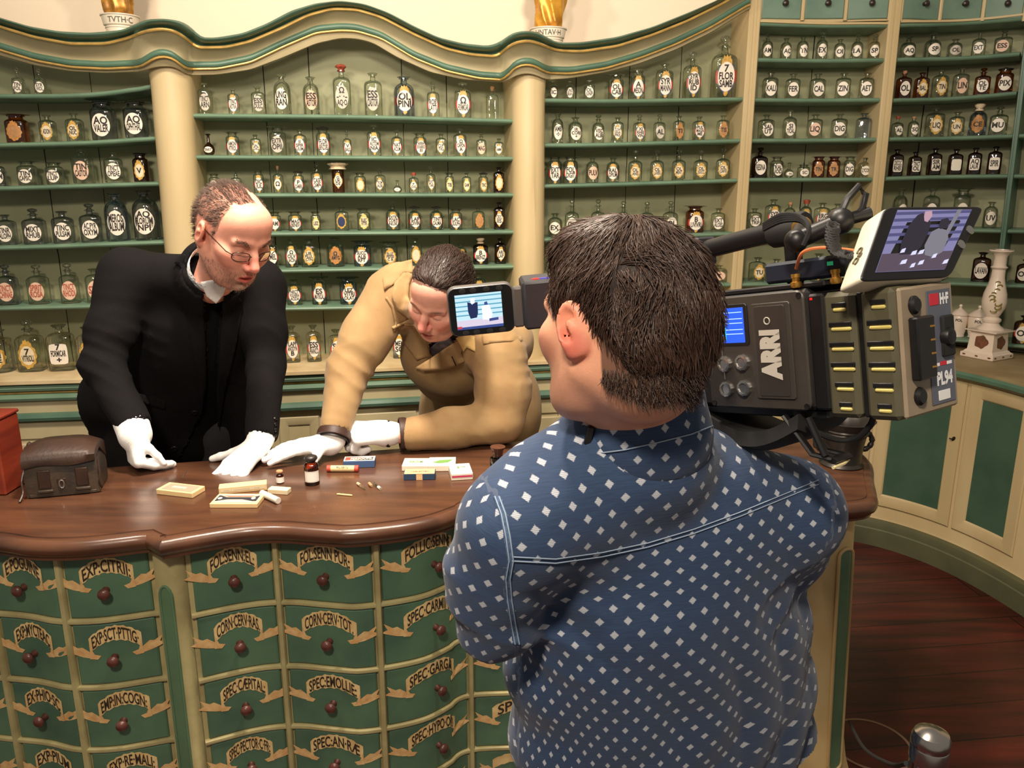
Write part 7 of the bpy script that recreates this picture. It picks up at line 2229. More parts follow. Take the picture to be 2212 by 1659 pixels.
scr('picture_object', [(.70, .74), (.90, .72), (.90, .80), (.70, .82)], F_BL, fs, vq, .0040)
scr('picture_bar', [(0, .93), (1, .92), (1, 1), (0, 1)], F_BL, fs, vq, .0038); scr('picture_mark', [(0, .90), (.10, .90), (.10, .97), (0, .97)], F_RD, fs, vq, .0042)
for yy in (45, -45):
    for xx in (-37, -14, 14, 41):
        MB().lathe([(.0052, 0), (.0050, .0012), (.0001, .0016)], vf0 + vu * (xx * s1) + vv * (yy * s1) + vn * .002, 14, VM, squash=.7, wob=lambda a, z: 1.25 if False else 1).build('viewfinder_button', M_BLK2, vo)
hb = MB(); hb.box(vf0 + vu * (vw / 2 + .006), (.016, .060, .014), VM, .003); hb.build('viewfinder_hinge', mat('grey_metal_bracket', (96, 94, 92), .35, metal=.4), cam3)
fb = MB(); fb.box(vf0 + vu * (vw / 2 + .036) - vn * .012 + vv * .002, (.046, .072, .05), VM, .004); fo = fb.build('viewfinder_body', mat('dark_slate_plastic', (44, 44, 50), .5), cam3)
fp = vf0 + vu * (vw / 2 + .034) + vv * .038 - vn * .0
MB().box(fp, (.010, .002, .006), VM).build('red_light', mat('red_light', (180, 20, 20), .4, emit=(230, 30, 30), estr=.8), fo)
MB().box(fp + vu * .014, (.016, .002, .006), VM).build('blue_light', em('blue_violet_light', (90, 80, 230), .8), fo)
MB().tube([vf0 + vu * (vw / 2 + .06) - vn * .02, R_(.20, -.03, .06), R_(.16, .02, .09)], .008, 8).build('viewfinder_arm', M_BLK, cam3)
# shoulder pad and rear bracket
pad = MB(); rows = []
for t in np.linspace(-.055, .12, 16):
    rows.append([R_(t, b, -.102 - .030 * math.sin((t + .055) / .175 * math.pi) + h_) for b, h_ in ((.0, .018), (-.004, -.002), (.02, -.012), (.09, -.012), (.115, -.002), (.112, .012))])
pad.grid(rows, closed=True); pad.add(rows[0], [tuple(range(6))]); pad.add(rows[-1], [tuple(range(5, -1, -1))])
pad.build('shoulder_pad', M_BLK2, cam3)
rbox('base_plate', (-.09, .15), (.014, .10), (-.092, -.080), M_BLK, cam3, .002)
for b in (.004, .034):
    MB().tube([R_(-.03, b, -.088), R_(-.070, b, -.138), R_(-.100, b, -.142)], .006, 8, flat=.6).build('rear_bracket', M_BLK, cam3)
MB().tube([R_(-.070, .0, -.088), R_(-.090, .002, -.138)], .0050, 8).build('rear_bracket', M_BLK, cam3)
MB().tube([R_(-.100, .0, -.143), R_(-.100, .036, -.143)], .007, 8, flat=.6).build('rear_bracket', M_BLK, cam3)
MB().tube([R_(-.104, -.004, -.151), R_(-.104, .02, -.150), R_(-.100, .036, -.148)], .0022, 6).build('bracket_edge', mat('pale_yellow_edge', (230, 214, 160), .4), cam3)
MB().tube(catmull([R_(-.15, .02, -.084), R_(-.140, .025, -.100), R_(-.115, .03, -.118), R_(-.08, .03, -.12), R_(-.0, .05, -.10)], 8), .004, 8).build('cable', M_BLK2, cam3)
# ================================================================== things on the counter and around
def cz(x, y, z=ZT): return at_z(x, y, z)
def slab_box(name, fl, fr_, br, h, m, label, cat, group=None, top=None, z=ZT, bev=.0012, lift=.0004):
    """a carton lying flat: front-left, front-right and back-right bottom corners as seen in the photo"""
    A, B_, C_ = cz(*fl, z), cz(*fr_, z), cz(*br, z)
    u = (B_ - A); w = u.length; u.normalize(); v = (C_ - B_); v -= u * v.dot(u); d = v.length; v.normalize()
    R = Matrix((u, v, Vector((0, 0, 1)))).transposed()
    c = A + u * w / 2 + v * d / 2 + Vector((0, 0, h / 2 + lift))
    e = empty(name, c - Vector((0, 0, h / 2)), label, cat, group)
    b = MB(); b.box(c, (w, d, h), R, bev); bo = b.build('carton', m, e, angle=30)
    P = lambda a, b_, o=.0005: A + u * (a * w) + v * (b_ * d) + Vector((0, 0, h + lift + o))
    Fp = lambda a, b_, o=.0005: A + u * (a * w) - v * o + Vector((0, 0, b_ * h + lift))
    return e, bo, P, Fp, (u, v, w, d)
def patch(name, f, poly, m, par, o=.0005):
    mb = MB(); mb.add([f(a, b, o) for a, b in poly], [tuple(range(len(poly)))]); return mb.build(name, m, par, smooth=False)
def words(name, s, f, a0, a1, b0, b1, m, par, w, h, o=.0009):
    v, fc = fit_text(s, 1.0, 1.0, .02)
    if not len(v): return
    xs = [q[0] for q in v]; k = (max(xs) - min(xs)) or 1
    mb = MB(); mb.add([f((a0 + a1) / 2 + x / k * (a1 - a0), (b0 + b1) / 2 + y * (b1 - b0), o) for x, y in v], fc); return mb.build(name, m, par, smooth=False)
C_STRAW = mat('straw_card', (226, 196, 142), .7, var=.06, scale=40); C_CARD = mat('cream_card', (222, 206, 168), .7, var=.06, scale=40)
C_WHITE = mat('off_white_card', (226, 216, 196), .7, var=.05, scale=40); C_BLUE = mat('blue_card', (60, 86, 128), .65); C_NAVY = mat('dark_blue_card', (38, 62, 88), .65)
C_RED = mat('faded_red_print', (190, 70, 56), .65); C_GREY = mat('grey_print', (150, 142, 122), .7); C_GRN = mat('green_print', (104, 148, 72), .7); C_PINK = mat('magenta_print', (196, 50, 96), .7)
C_BLACK = mat('black_print', (40, 40, 48), .7); C_PEACH = mat('peach_paper', (222, 176, 128), .7); C_INKS = mat('grey_ink', (96, 90, 80), .7)
GP = 'old medicine cartons on the counter'
e, bo, P, Fp, _ = slab_box('carton', (338, 1068), (416, 1077), (447, 1061), .014, C_STRAW, 'flat straw-coloured carton alone in front of the left white gloves', 'box', GP)
patch('top_label', P, [(.10, .12), (.92, .12), (.92, .88), (.10, .88)], C_GREY, bo); patch('label_line', P, [(.28, .40), (.66, .40), (.66, .60), (.28, .60)], C_CARD, bo, .0008)
e, bo, P, Fp, _ = slab_box('carton', (473, 1069), (577, 1059), (574, 1050), .018, C_STRAW, 'long yellow carton lying behind the dark printed carton', 'box', GP)
patch('front_label', Fp, [(.04, .30), (.96, .30), (.96, .80), (.04, .80)], C_CARD, bo)
words('lettering', '— · ——— · —', Fp, .10, .85, .45, .62, C_INKS, bo, 1, 1)
e, bo, P, Fp, _ = slab_box('carton', (453, 1098), (556, 1098), (571, 1076), .012, C_STRAW, 'straw carton with black and red printed top, nearest the counter edge', 'box', GP)
patch('printed_top', P, [(.03, .10), (.97, .10), (.97, .92), (.03, .92)], C_CARD, bo)
patch('black_print', P, [(.06, .22), (.30, .40), (.62, .40), (.86, .22), (.94, .22), (.94, .8), (.80, .62), (.25, .62), (.10, .8), (.06, .8)], C_BLACK, bo, .0008)
patch('red_print', P, [(.12, .78), (.30, .66), (.75, .66), (.88, .78), (.75, .74), (.30, .74)], C_RED, bo, .0011)
for a in (.13, .84): patch('round_mark', P, [(a + .045 * math.cos(t), .5 + .11 * math.sin(t)) for t in np.linspace(0, 6.28, 16, endpoint=False)], C_WHITE, bo, .0013)
e, bo, P, Fp, _ = slab_box('carton', (578, 1067), (621, 1070), (622, 1062), .013, C_CARD, 'small plain cream carton right of the long yellow carton', 'box', GP)
# white tube
def roll(name, a, b, r, m, label, cat, endm=None, z=ZT, text=None):
    A, B_ = cz(*a, z), cz(*b, z); A.z += r + .0004; B_.z += r + .0004
    ax = (B_ - A).normalized(); q = Vector((0, 0, 1)).rotation_difference(ax).to_matrix(); L = (B_ - A).length
    e = empty(name, (A + B_) / 2 - Vector((0, 0, r)), label, cat)
    t = MB(); t.lathe([(r * .9, 0), (r, .001), (r, L - .001), (r * .9, L)], A, 20, q); o = t.build('tube', m, e)
    if endm:
        for s0, s1 in ((0, .13), (.87, 1)):
            c = MB(); c.lathe([(r * .8, L * s0 - .0004), (r * 1.05, L * s0 + .0004), (r * 1.05, L * s1 - .0004), (r * .8, L * s1 + .0004)], A, 20, q); c.build('end_band', endm, e)
    if text:
        v, f = fit_text(text, L * .58, r * .62, .02); up = Vector((0, 0, 1)); fw = ax.cross(up).normalized()
        if fw.y > 0: fw = -fw
        mb = MB(); pts = []
        for x, y in v:
            an = .75 + y / r
            pts.append((A + B_) / 2 + ax * x + (fw * math.cos(an) + up * math.sin(an)) * (r + .0006))
        mb.add(pts, f); mb.build('lettering', C_INKS, o, smooth=False)
    return e
roll('tube', (566, 1072), (602, 1089), .0085, mat('white_tube', (214, 206, 192), .5), 'white round tube beside the black printed carton', 'tube')
roll('paper_roll', (707, 1019), (775, 1019), .0092, C_STRAW, 'yellow paper roll with red ends beside the blue-sided box', 'roll', C_RED, text='MIL·EBTU')
e, bo, P, Fp, _ = slab_box('carton', (742, 1012), (810, 1010), (808, 1000), .021, C_BLUE, 'blue-sided carton with red and white printed lid', 'box', GP)
patch('printed_lid', P, [(.01, .02), (.99, .02), (.99, .98), (.01, .98)], C_WHITE, bo); patch('red_print', P, [(.05, .12), (.90, .60), (.05, .88)], C_RED, bo, .0008); patch('black_print', P, [(.30, .15), (.95, .15), (.95, .80), (.80, .62)], C_BLACK, bo, .0008)
words('lettering', 'PERSOONLI', P, .22, .95, .25, .62, C_WHITE, bo, 1, 1, .0012)
e, bo, P, Fp, _ = slab_box('carton', (868, 1018), (925, 1018), (931, 1001), .016, C_WHITE, 'white carton behind the dark blue carton with peach band', 'box', GP)
words('lettering', 'KALIUM', P, .25, .75, .40, .62, C_GRN, bo, 1, 1)
e, bo, P, Fp, _ = slab_box('carton', (872, 1038), (940, 1037), (939, 1026), .018, C_NAVY, 'dark blue carton with peach paper lid and paper band', 'box', GP)
patch('peach_lid', P, [(.02, .0), (.98, .0), (.98, 1), (.02, 1)], C_PEACH, bo); words('lettering', 'TABLETTEN', P, .2, .8, .35, .55, C_INKS, bo, 1, 1)
patch('paper_band', Fp, [(.40, .02), (.60, .02), (.60, .98), (.40, .98)], C_PEACH, bo)
for a in (.45, .50, .55): patch('band_print', Fp, [(a - .012, .2), (a + .012, .2), (a + .012, .8), (a - .012, .8)], C_STRAW, bo, .0008)
e, bo, P, Fp, _ = slab_box('carton', (925, 1019), (984, 1018), (984, 999), .017, C_WHITE, 'white carton with green print on its lid', 'box', GP)
patch('green_print', P, [(.14, .38), (.40, .62), (.90, .70), (.70, .34), (.40, .28)], C_GRN, bo)
e, bo, P, Fp, _ = slab_box('carton', (975, 1039), (1022, 1036), (1011, 1014), .019, C_WHITE, 'white carton with magenta stripe, rightmost of the cartons', 'box', GP)
patch('magenta_stripe', Fp, [(.03, .45), (.97, .45), (.97, .72), (.03, .72)], C_PINK, bo)
words('lettering', '▲ ——', P, .35, .75, .55, .75, C_GRN, bo, 1, 1)
# bottles on the counter
def counter_bottle(x, y, w, H, gm, prof, label, name='medicine_bottle', lid=None, lidm=None, paper=None, paperm=None, stop=None, stopm=None, seg=28, content=None):
    c = cz(x, y); c.z += .0004
    e = empty(name, c, label, 'bottle'); r = w / 2
    b = MB(); b.lathe([(a * r, z * H) for a, z in prof], c, seg); o = b.build('glass_body', gm, e, angle=50)
    if content:
        k = MB(); k.lathe([(a * r * .90, .012 * H + z * H) for a, z in content[0]], c, seg); k.build('contents', content[1], e)
    if stop: s = MB(); s.lathe([(a * r, z * H) for a, z in stop], c, seg); s.build('stopper', stopm, e, angle=50)
    if paper:
        z0, z1, sp0, sp1 = paper; mb = MB(); rows = []
        base = math.atan2(-c.y, -c.x)
        for z in (z0, z1): rows.append([Vector((c.x + (r + .0012) * math.cos(base + t), c.y + (r + .0012) * math.sin(base + t), c.z + z * H)) for t in np.linspace(sp0, sp1, 16)])
        mb.grid(rows); l = mb.build('paper_label', paperm, o)
        n = MB(); 
        for f0, f1 in ((.93, .95), (.05, .07)):
            n.grid([[Vector((c.x + (r + .0016) * math.cos(base + t), c.y + (r + .0016) * math.sin(base + t), c.z + (z0 + (z1 - z0) * q) * H)) for t in np.linspace(sp0 * .94, sp1 * .94, 12)] for q in (f0, f1)])
        n.build('label_border', C_GREY, l)
    return e
APO = [(.93, 0), (1, .02), (1, .60), (.96, .67), (.80, .71), (.60, .73), (.56, .78), (.70, .80), (.72, .83)]
G_AMB2 = glass_mat('deep_amber_glass', (170, 96, 30), .95)
counter_bottle(675, 1045, .040, .083, G_AMB2, APO, 'amber bottle with black lid and blank white label', stop=[(.50, .74), (.62, .83), (.86, .85), (.90, .90), (.80, .95), (.50, .985), (.001, .995)], stopm=S_BLACK, paper=(.13, .50, -1.05, 1.05), paperm=mat('white_paper_label', (240, 234, 224), .6), content=([(1, 0), (1, .10), (1, .44), (.001, .44)], mat('brown_powder', (110, 62, 24), .6)))
counter_bottle(605.5, 1043, .020, .036, G_AMB2, APO, 'tiny brown vial with cork and white label', stop=[(.6, .78), (.9, .84), (.95, .93), (.8, .99), (.001, 1)], stopm=S_CORK, paper=(.08, .52, -1.2, 1.2), paperm=mat('white_paper_label', (240, 234, 224), .6), content=([(1, 0), (1, .5), (.001, .5)], mat('orange_powder', (180, 104, 48), .6)))
counter_bottle(1075.5, 1028, .043, .086, glass_mat('black_glass', (36, 30, 34), .93), [(.94, 0), (1, .02), (1, .57), (.94, .64), (.62, .66), (.60, .70)], 'black square-shouldered bottle with brown stopper at the cameraman\'s shoulder', stop=[(.60, .68), (.64, .76), (.70, .80), (.72, .88), (1.0, .97), (.98, 1.0), (.4, .975), (.001, .97)], stopm=mat('brown_glass_stopper', (84, 46, 34), .25, var=.3, scale=60), paper=(.14, .34, .25, 1.25), paperm=mat('yellowed_paper_label', (226, 200, 140), .6), content=([(1, 0), (1, .56), (.001, .57)], mat('dark_liquid', (24, 18, 24), .3)))
# ampoules, match, pin
def stick(name, a, b, r, m, label, cat, cap=None):
    A, B_ = cz(*a), cz(*b); A.z += r + .0003; B_.z += r + .0003
    e = empty(name, (A + B_) / 2 - Vector((0, 0, r)), label, cat)
    MB().tube([A, A.lerp(B_, .08), A.lerp(B_, .92), B_], [r * .75, r, r, r * .75], 10).build('body', m, e)
    if cap:
        MB().tube([A.lerp(B_, cap[0]), A.lerp(B_, cap[1])], r * 1.06, 10).build('fill', cap[2], e)
    return e
stick('match', (728, 1069), (761, 1072), .0022, mat('pale_wood', (236, 208, 140), .6), 'pale matchstick lying alone on the counter', 'match')
stick('ampoule', (772, 1047), (790, 1059), .0038, G_CLEAR, 'glass ampoule with clear body left of the tiny cork', 'ampoule', (.02, .35, mat('pinkish_powder', (206, 168, 140), .6)))
stick('ampoule', (806, 1046), (822, 1059), .0038, G_CLEAR, 'glass ampoule with white tip right of the tiny cork', 'ampoule', (.70, .98, C_WHITE))
stick('cork', (797, 1047), (803, 1053), .0042, S_CORK, 'tiny loose cork between the two glass ampoules', 'cork')
stick('needle', (395, 1032), (404, 1016), .0010, M_STEEL, 'thin steel needle behind the single straw carton', 'needle')
# the leather camera bag
M_LEATH = mat('black_worn_leather', (40, 34, 30), .42, rgb2=(74, 60, 46), scale=9, bump=.4, bscale=90)
M_LEATH2 = mat('dark_brown_leather', (58, 38, 28), .40, rgb2=(38, 26, 20), scale=9, bump=.3, bscale=90)
fl, fr_ = cz(64, 1077), cz(213, 1063)
u = (fr_ - fl); w = u.length; u.normalize(); v = Vector((-u.y, u.x, 0)); Zv = Vector((0, 0, 1))
eb = empty('leather_bag', (fl + fr_) / 2 + v * .05, 'worn black leather case with two strap loops at the left', 'bag')
Q = lambda a, b, z: fl + u * (a * w) + v * b + Zv * (z + .0005)
hb_ = .098; dp = .105
b = MB(); rows = []
for z, s in ((0, .0), (.003, -.004), (hb_ * .5, -.005), (hb_ * .9, -.002), (hb_, .002), (hb_ + .001, .01)):
    L = []
    for a, bb in ((0, 0), (.25, -.003), (.5, -.004), (.75, -.003), (1, 0), (1.0, dp * .5), (1, dp), (.5, dp + .003), (0, dp), (0, dp * .5)):
        L.append(Q(a, bb, z) + u * ((.5 - a) * 2 * s) + v * ((.5 - bb / dp) * 2 * s))
    rows.append(L)
b.grid(rows, closed=True); b.add(rows[0], [tuple(range(9, -1, -1))]); b.add(rows[-1], [tuple(range(10))])
b.build('case', M_LEATH, eb, angle=50)
b = MB(); rows = []
for a in np.linspace(-.03, 1.03, 14):
    sag = .004 * math.sin(a * 7)
    bul = max(0, 1 - (2 * abs(a - .5)) ** 4)
    rows.append([Q(a, -.012, hb_ - .014 + .007 * a + sag), Q(a, -.014, hb_ + .006 + .007 * a), Q(a, .0, hb_ + .022), Q(a, dp * .35, hb_ + .030 + .014 * bul), Q(a, dp * .75, hb_ + .026 + .016 * bul), Q(a, dp + .008, hb_ + .010), Q(a, dp + .010, hb_ - .03), Q(a, dp + .004, hb_ - .03), Q(a, dp * .5, hb_ + .012), Q(a, -.004, hb_ + .004), Q(a, -.006, hb_ - .012 + .007 * a + sag)])
b.grid(rows, closed=True); b.add(rows[0], [tuple(range(11))]); b.add(rows[-1], [tuple(range(10, -1, -1))])
b.build('lid', M_LEATH2, eb, angle=60)
for a in (.20, .74):
    b = MB(); b.box(Q(a + .06, -.007, .050), (.030, .006, .050), Matrix((u, v, Zv)).transposed(), .002); st = b.build('strap_loop', M_LEATH2, eb)
    MB().box(Q(a + .06, -.009, .018), (.036, .007, .008), Matrix((u, v, Zv)).transposed(), .002).build('strap_end', M_LEATH, st)
MB().tube([Q(.50 + .035 * math.cos(t) / 1.0, -.010, .036 + .012 * math.sin(t) * (1.0 if math.sin(t) < 0 else .8)) for t in np.linspace(0, 2 * math.pi, 16, endpoint=False)], .0016, 6, closed=True).build('ring', M_STEEL, eb)
MB().box(Q(.50, -.007, .044), (.024, .006, .014), Matrix((u, v, Zv)).transposed(), .002).build('ring_tab', M_LEATH2, eb)
MB().tube(catmull([Q(-.02, .02, .085), Q(-.07, .00, .05), Q(-.06, -.01, .02), Q(-.09, -.03, .003)], 6), .003, 6).build('thong', M_LEATH2, eb)
MB().tube(catmull([Q(1.02, .02, .085), Q(1.05, .0, .05), Q(1.04, -.005, .03), Q(1.06, -.0, .012)], 6), .003, 6).build('thong', M_LEATH2, eb)
MB().tube(catmull([Q(.02, dp * .6, hb_ + .02), Q(.0, dp * .6, hb_ + .03), Q(-.06, dp * .5, hb_ - .01), Q(-.05, dp * .4, .03), Q(-.02, dp * .3, .01)], 6), .006, 8, flat=.5).build('carrying_strap', M_LEATH2, eb)
MB().box(Q(.5, -.003, .006), (w * .98, .006, .010), Matrix((u, v, Zv)).transposed(), .002).build('bottom_edge', M_LEATH, eb)
# the reddish box cut by the left picture edge
A = cz(14, 1071); e = empty('wooden_box', A + Vector((-.06, .05, 0)), 'reddish-brown box at the left picture edge beside the leather case', 'box')
mr = mat('reddish_wood', (134, 52, 32), .4, rgb2=(104, 36, 24), scale=5, stretch=(1, 1, 6))
MB().box(A + Vector((-.06, .05, .1005)), (.12, .10, .20), None, .004).build('box_body', mr, e, angle=30); MB().box(A + Vector((-.06, .05, .205)), (.126, .106, .010), None, .003).build('box_lid', mr, e, angle=30)

# bronze mortar with its pestle on the right end of the counter
M_BRONZE = mat('dark_bronze', (62, 58, 54), .38, metal=.6, var=.25, scale=20, bump=.15, bscale=40)
mc = cz(1826, 1010); mc.y += .03; mc.z = ZT + .0005
e = empty('mortar', mc, 'dark bronze mortar with ring handle and ribbed rim on the counter end', 'mortar')
b = MB(); b.lathe([(.060, 0), (.062, .004), (.054, .012), (.053, .03), (.058, .085), (.063, .095), (.066, .098), (.064, .102), (.068, .108), (.066, .112), (.072, .120), (.079, .132), (.082, .136), (.078, .138), (.072, .132), (.062, .10), (.050, .03), (.001, .02)], mc, 40)
b.build('bowl', M_BRONZE, e)
for s in (1, -1):
    MB().tube([mc + Vector((s * (.056 + .026 * math.sin(t)), 0, .070 + .026 * math.cos(t))) for t in np.linspace(0, math.pi, 14)], [.0075 + .0015 * math.cos(k * 2.2) for k in range(14)], 10).build('handle', M_BRONZE, e)
e = empty('pestle', mc + Vector((-.02, 0, .03)), 'steel pestle standing in the bronze mortar', 'pestle')
MB().lathe([(.016, .03), (.018, .04), (.014, .06), (.009, .08), (.009, .20), (.011, .21), (.001, .215)], mc + Vector((-.02, 0, 0)), 18).build('rod', M_STEEL, e)

# porcelain candlestick on the corner ledge
M_PORC = mat('painted_porcelain', (232, 214, 196), .25, var=.05, scale=30, coat=.4); M_PAINT = mat('brown_glaze_painting', (132, 78, 56), .4, rgb2=(86, 66, 44), scale=90); M_PGRN = mat('green_glaze_painting', (110, 112, 60), .4, rgb2=(150, 120, 60), scale=90)
k = at_z(2130, 771, .951); e = empty('candlestick', k, 'tall white porcelain candlestick with painted flowers on square foot', 'candlestick')
Rz = Matrix.Rotation(.5, 3, 'Z')
b = MB()
def sq_ring(h, z): return [k + Rz @ Vector((x * h, y * h, z)) for x, y in ((-1, -1), (1, -1), (1, 1), (-1, 1))]
lo = [sq_ring(.076, 0), sq_ring(.078, .004), sq_ring(.078, .022), sq_ring(.070, .026), sq_ring(.064, .034), sq_ring(.060, .036), sq_ring(.054, .118), sq_ring(.058, .120), sq_ring(.074, .126), sq_ring(.074, .130), sq_ring(.05, .136)]
b.grid(lo, closed=True); b.add(lo[0], [(3, 2, 1, 0)]); b.add(lo[-1], [(0, 1, 2, 3)]); b.build('plinth', M_PORC, e, angle=25)
for (ux, uy) in ((0, -1), (1, 0), (-1, 0)):
    n = Rz @ Vector((ux, uy, 0)); t = Vector((-n.y, n.x, 0)); pts = []
    for a in np.linspace(0, 2 * math.pi, 18, endpoint=False):
        z = .077 + .030 * math.sin(a) * (1 + .12 * math.cos(5 * a)); hh = .060 - .006 * (z - .036) / .082 + .0008
        pts.append(k + n * hh + t * (.032 * math.cos(a) * (1 + .15 * math.cos(3 * a))) + Vector((0, 0, z)))
    MB().add(pts, [tuple(range(18))]).build('painted_scene', M_PAINT, e, smooth=False)
    for i in range(5): 
        c = k + n * .0788 + t * (-.06 + .03 * i) + Vector((0, 0, .013))
        MB().add([c + t * (.008 * math.cos(a)) + Vector((0, 0, .004 * math.sin(a))) for a in np.linspace(0, 2 * math.pi, 8, endpoint=False)], [tuple(range(8))]).build('painted_border', M_PAINT, e, smooth=False) if i % 2 == 0 else None
H0 = .132; stem = [(.060, 0), (.058, .006), (.040, .018), (.032, .030), (.040, .040), (.040, .048), (.028, .058), (.034, .070), (.048, .100), (.052, .130), (.048, .165), (.036, .205), (.028, .240), (.027, .275), (.036, .285), (.027, .292), (.026, .330), (.036, .350), (.050, .358), (.050, .364), (.030, .364), (.024, .34), (.001, .33)]
MB().lathe(stem, k + Vector((0, 0, H0)), 30).build('stem', M_PORC, e)
rg = random.Random(5)
for i in range(9):
    z = .09 + .016 * i; r = np.interp(z, [q[1] for q in stem[7:14]], [q[0] for q in stem[7:14]]) + .0008
    a0 = -math.pi / 2 - .5 + .35 * math.sin(i * 1.1) + rg.uniform(-.1, .1); w = rg.uniform(.010, .018)
    pts = []
    for t in np.linspace(0, 2 * math.pi, 9, endpoint=False):
        pts.append(k + Vector((r * math.cos(a0 + w / r * math.cos(t)), r * math.sin(a0 + w / r * math.cos(t)), H0 + z + w * .7 * math.sin(t))))
    MB().add(pts, [tuple(range(9))]).build('painted_leaf', M_PGRN, e, smooth=False)
# two lidded porcelain jars behind it
for (x, w, lab) in ((2066, .075, 'small white porcelain jar half hidden behind the camera battery'), (2108, .092, 'white porcelain jar with domed knobbed lid beside the candlestick')):
    yb = 733; s, _ = FRONT.hit(x, yb, -.07); z = SH['B7'].top(s) + .0005; p = FRONT.w(s, z, -.07); r = w / 2
    e = empty('porcelain_jar', p, lab, 'jar', 'porcelain jars on the low corner shelf')
    MB().lathe([(r * .8, 0), (r * .86, .004), (r * .80, .010), (r * .92, .03), (r, .07), (r, .098), (r * .94, .104), (r * .90, .106)], p, 24).build('jar_body', M_PORC, e)
    MB().lathe([(r * 1.02, .106), (r * 1.04, .110), (r * .9, .118), (r * .6, .130), (r * .25, .138), (r * .14, .143), (r * .24, .150), (r * .18, .158), (.001, .160)], p, 24).build('lid', M_PORC, e)
    v, f = fit_text('POL/ANTS'.split('/')[0], w * .5, .012, .03); n = (Vector((0, 0, 0)) - Vector((p.x, p.y, 0))).normalized(); t = Vector((-n.y, n.x, 0))
    mb = MB(); mb.add([p + t * (r * math.sin(xx / r)) + n * (r * math.cos(xx / r) + .001) + Vector((0, 0, .085 + yy)) for xx, yy in v], f); mb.build('lettering', L_INK, e, smooth=False)

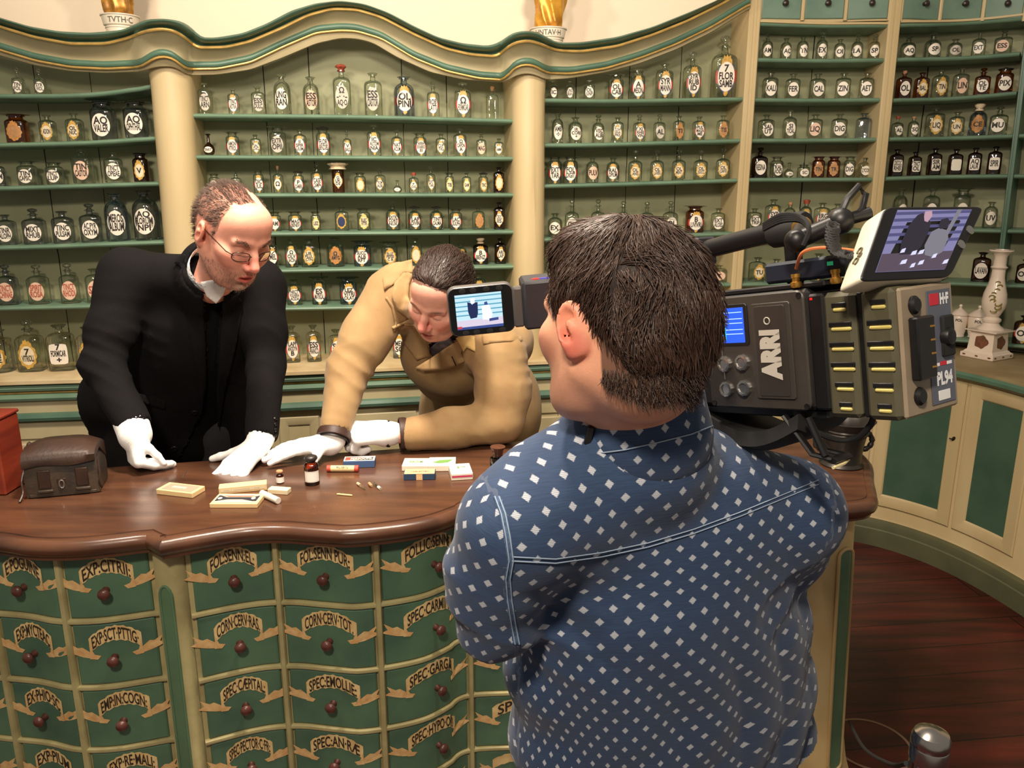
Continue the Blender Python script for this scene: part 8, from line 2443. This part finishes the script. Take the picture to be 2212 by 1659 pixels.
# statuettes on the cornice
M_GLD1 = mat('old_gold_robe', (196, 140, 50), .35, metal=.35, rgb2=(110, 70, 30), scale=22); M_GLD2 = mat('golden_robe', (222, 164, 58), .35, metal=.35, rgb2=(180, 120, 36), scale=18)
M_FLESH = mat('painted_flesh', (214, 170, 130), .5)
def statue(x, yb, w_px, m, label, text, seed):
    s, p = FRONT.hit(x, yb, -.01); zc = float(np.interp(x, XS, [q.z for q in pT]))
    c = FRONT.w(s, 0, -.01); sc_ = px_m(c.y) * .95; r = w_px / 2 * sc_
    z0 = p.z - .012; e = empty('statuette', (c.x, c.y, z0), label, 'statuette', 'gilt statuettes on the cornice')
    C = Vector((c.x, c.y, z0))
    b = MB(); b.lathe([(r * .80, -.07), (r * .80, .012), (r * .84, .014), (r * .80, .017), (r * .80, .020), (r * .90, .024), (r * .98, .056), (r * 1.04, .058), (r * 1.04, .062), (r * .8, .064)], C, 28); po = b.build('pedestal', mat('white_glazed_pedestal', (226, 212, 192), .35), e, angle=30)
    v, f = fit_text(text, r * 1.9, .020, .01); base = math.atan2(-C.y, -C.x)
    mb = MB(); mb.add([C + Vector(((r * .955 + .001 + .02 * (yy)) * math.cos(base + xx / r), (r * .955 + .001 + .02 * yy) * math.sin(base + xx / r), .040 + yy)) for xx, yy in v], f); mb.build('lettering', C_INKS, po, smooth=False)
    S = Sculpt((c.x - .13, c.y - .13, z0 + .05), (c.x + .13, c.y + .13, z0 + .56), .0055)
    q = np.array(C)
    S.cone(q + V3(0, 0, .085), q + V3(.01, 0, .20), r * .74, r * .78, .03).cone(q + V3(.01, 0, .20), q + V3(0, 0, .36), r * .78, r * .62, .04).cone(q + V3(0, 0, .36), q + V3(0, 0, .41), r * .60, r * .3, .03)
    S.cone(q + V3(-r * .35, -.03, .09), q + V3(-r * .2, -.04, .24), .026, .02, .015).cone(q + V3(r * .35, -.03, .09), q + V3(r * .25, -.045, .22), .024, .018, .015)
    S.chain([q + V3(-r * .6, 0, .37), q + V3(-r * .8, -.03, .28), q + V3(-r * .2, -.06, .26)], [.026, .022, .018], .02); S.chain([q + V3(r * .6, 0, .37), q + V3(r * .85, -.03, .28), q + V3(r * .3, -.06, .30)], [.026, .022, .018], .02)
    def rob(P):
        a = np.arctan2(P[:, 1] - c.y, P[:, 0] - c.x); z = P[:, 2] - z0
        return .009 * (np.abs(np.sin(a * 4.5 + z * 16 + seed + 1.5 * wnoise(P, 22, seed))) - .5) * np.clip((.40 - z) / .1, 0, 1)
    S.warp(rob); v, f = S.mesh(); ro = np_obj('robe', v, f, m, e)
    H = Sculpt(q + V3(-.05, -.06, .40), q + V3(.05, .05, .54), .004); H.cone(q + V3(0, 0, .40), q + V3(0, 0, .45), .016, .016, .01).ell(q + V3(0, -.004, .480), (.026, .030, .035), .01).cone(q + V3(0, -.032, .485), q + V3(0, -.038, .474), .004, .005, .006)
    v, f = H.mesh(); np_obj('head', v, f, M_FLESH, e)
statue(262, 64, 72, M_GLD1, 'gilt robed statuette on white lettered pedestal above the left column', 'TVTH·C', 3)
statue(1184, 90, 74, M_GLD2, 'golden robed statuette on white pedestal above the right column', 'HNTAV·H', 7)

# steel barrier post, its cord and a floor cover
bp_ = at_z(2012, 1592, .94); bp_.z = 0
e = empty('barrier_post', bp_, 'brushed steel barrier post with domed cap at the lower right', 'post')
M_POST = mat('satin_steel', (190, 186, 180), .22, metal=1.0, var=.06, scale=3, stretch=(1, 1, 40))
MB().lathe([(.026, .012), (.026, .905), (.0265, .906)], bp_, 36).build('pole', M_POST, e)
MB().lathe([(.0265, .900), (.0275, .902), (.0275, .924), (.0268, .926), (.0275, .928), (.0275, .938), (.024, .947), (.014, .953), (.001, .955)], bp_, 36).build('cap', M_POST, e, angle=25)
MB().lathe([(.13, 0), (.13, .006), (.12, .012), (.03, .016), (.026, .03)], bp_, 40).build('base', M_POST, e)
g0 = at_y(1834, 1558, 2.06)
pts = catmull([g0, g0.lerp(bp_ + Vector((0, 0, .88)), .35) + Vector((0, 0, -.045)), g0.lerp(bp_ + Vector((0, 0, .88)), .7) + Vector((0, 0, -.035)), bp_ + Vector((-.026, .01, .885))], 10)
tag(MB().tube(pts, .0042, 8).build('cord', M_BLK2, origin=pts[20]), 'black cord running from counter end to steel post', 'cord')
fcn = at_z(1880, 1608, 0)
e = empty('floor_cover', fcn, 'round flush floor cover beside the counter end', 'floor cover')
MB().lathe([(.125, .0002), (.125, .0012), (.0001, .0012)], fcn, 40).build('disc', M_FLOOR, e); MB().lathe([(.118, .0010), (.118, .0022), (.127, .0022), (.127, .0010)], fcn, 48, cap=False).build('rim', mat('worn_metal_rim', (128, 100, 84), .5), e)
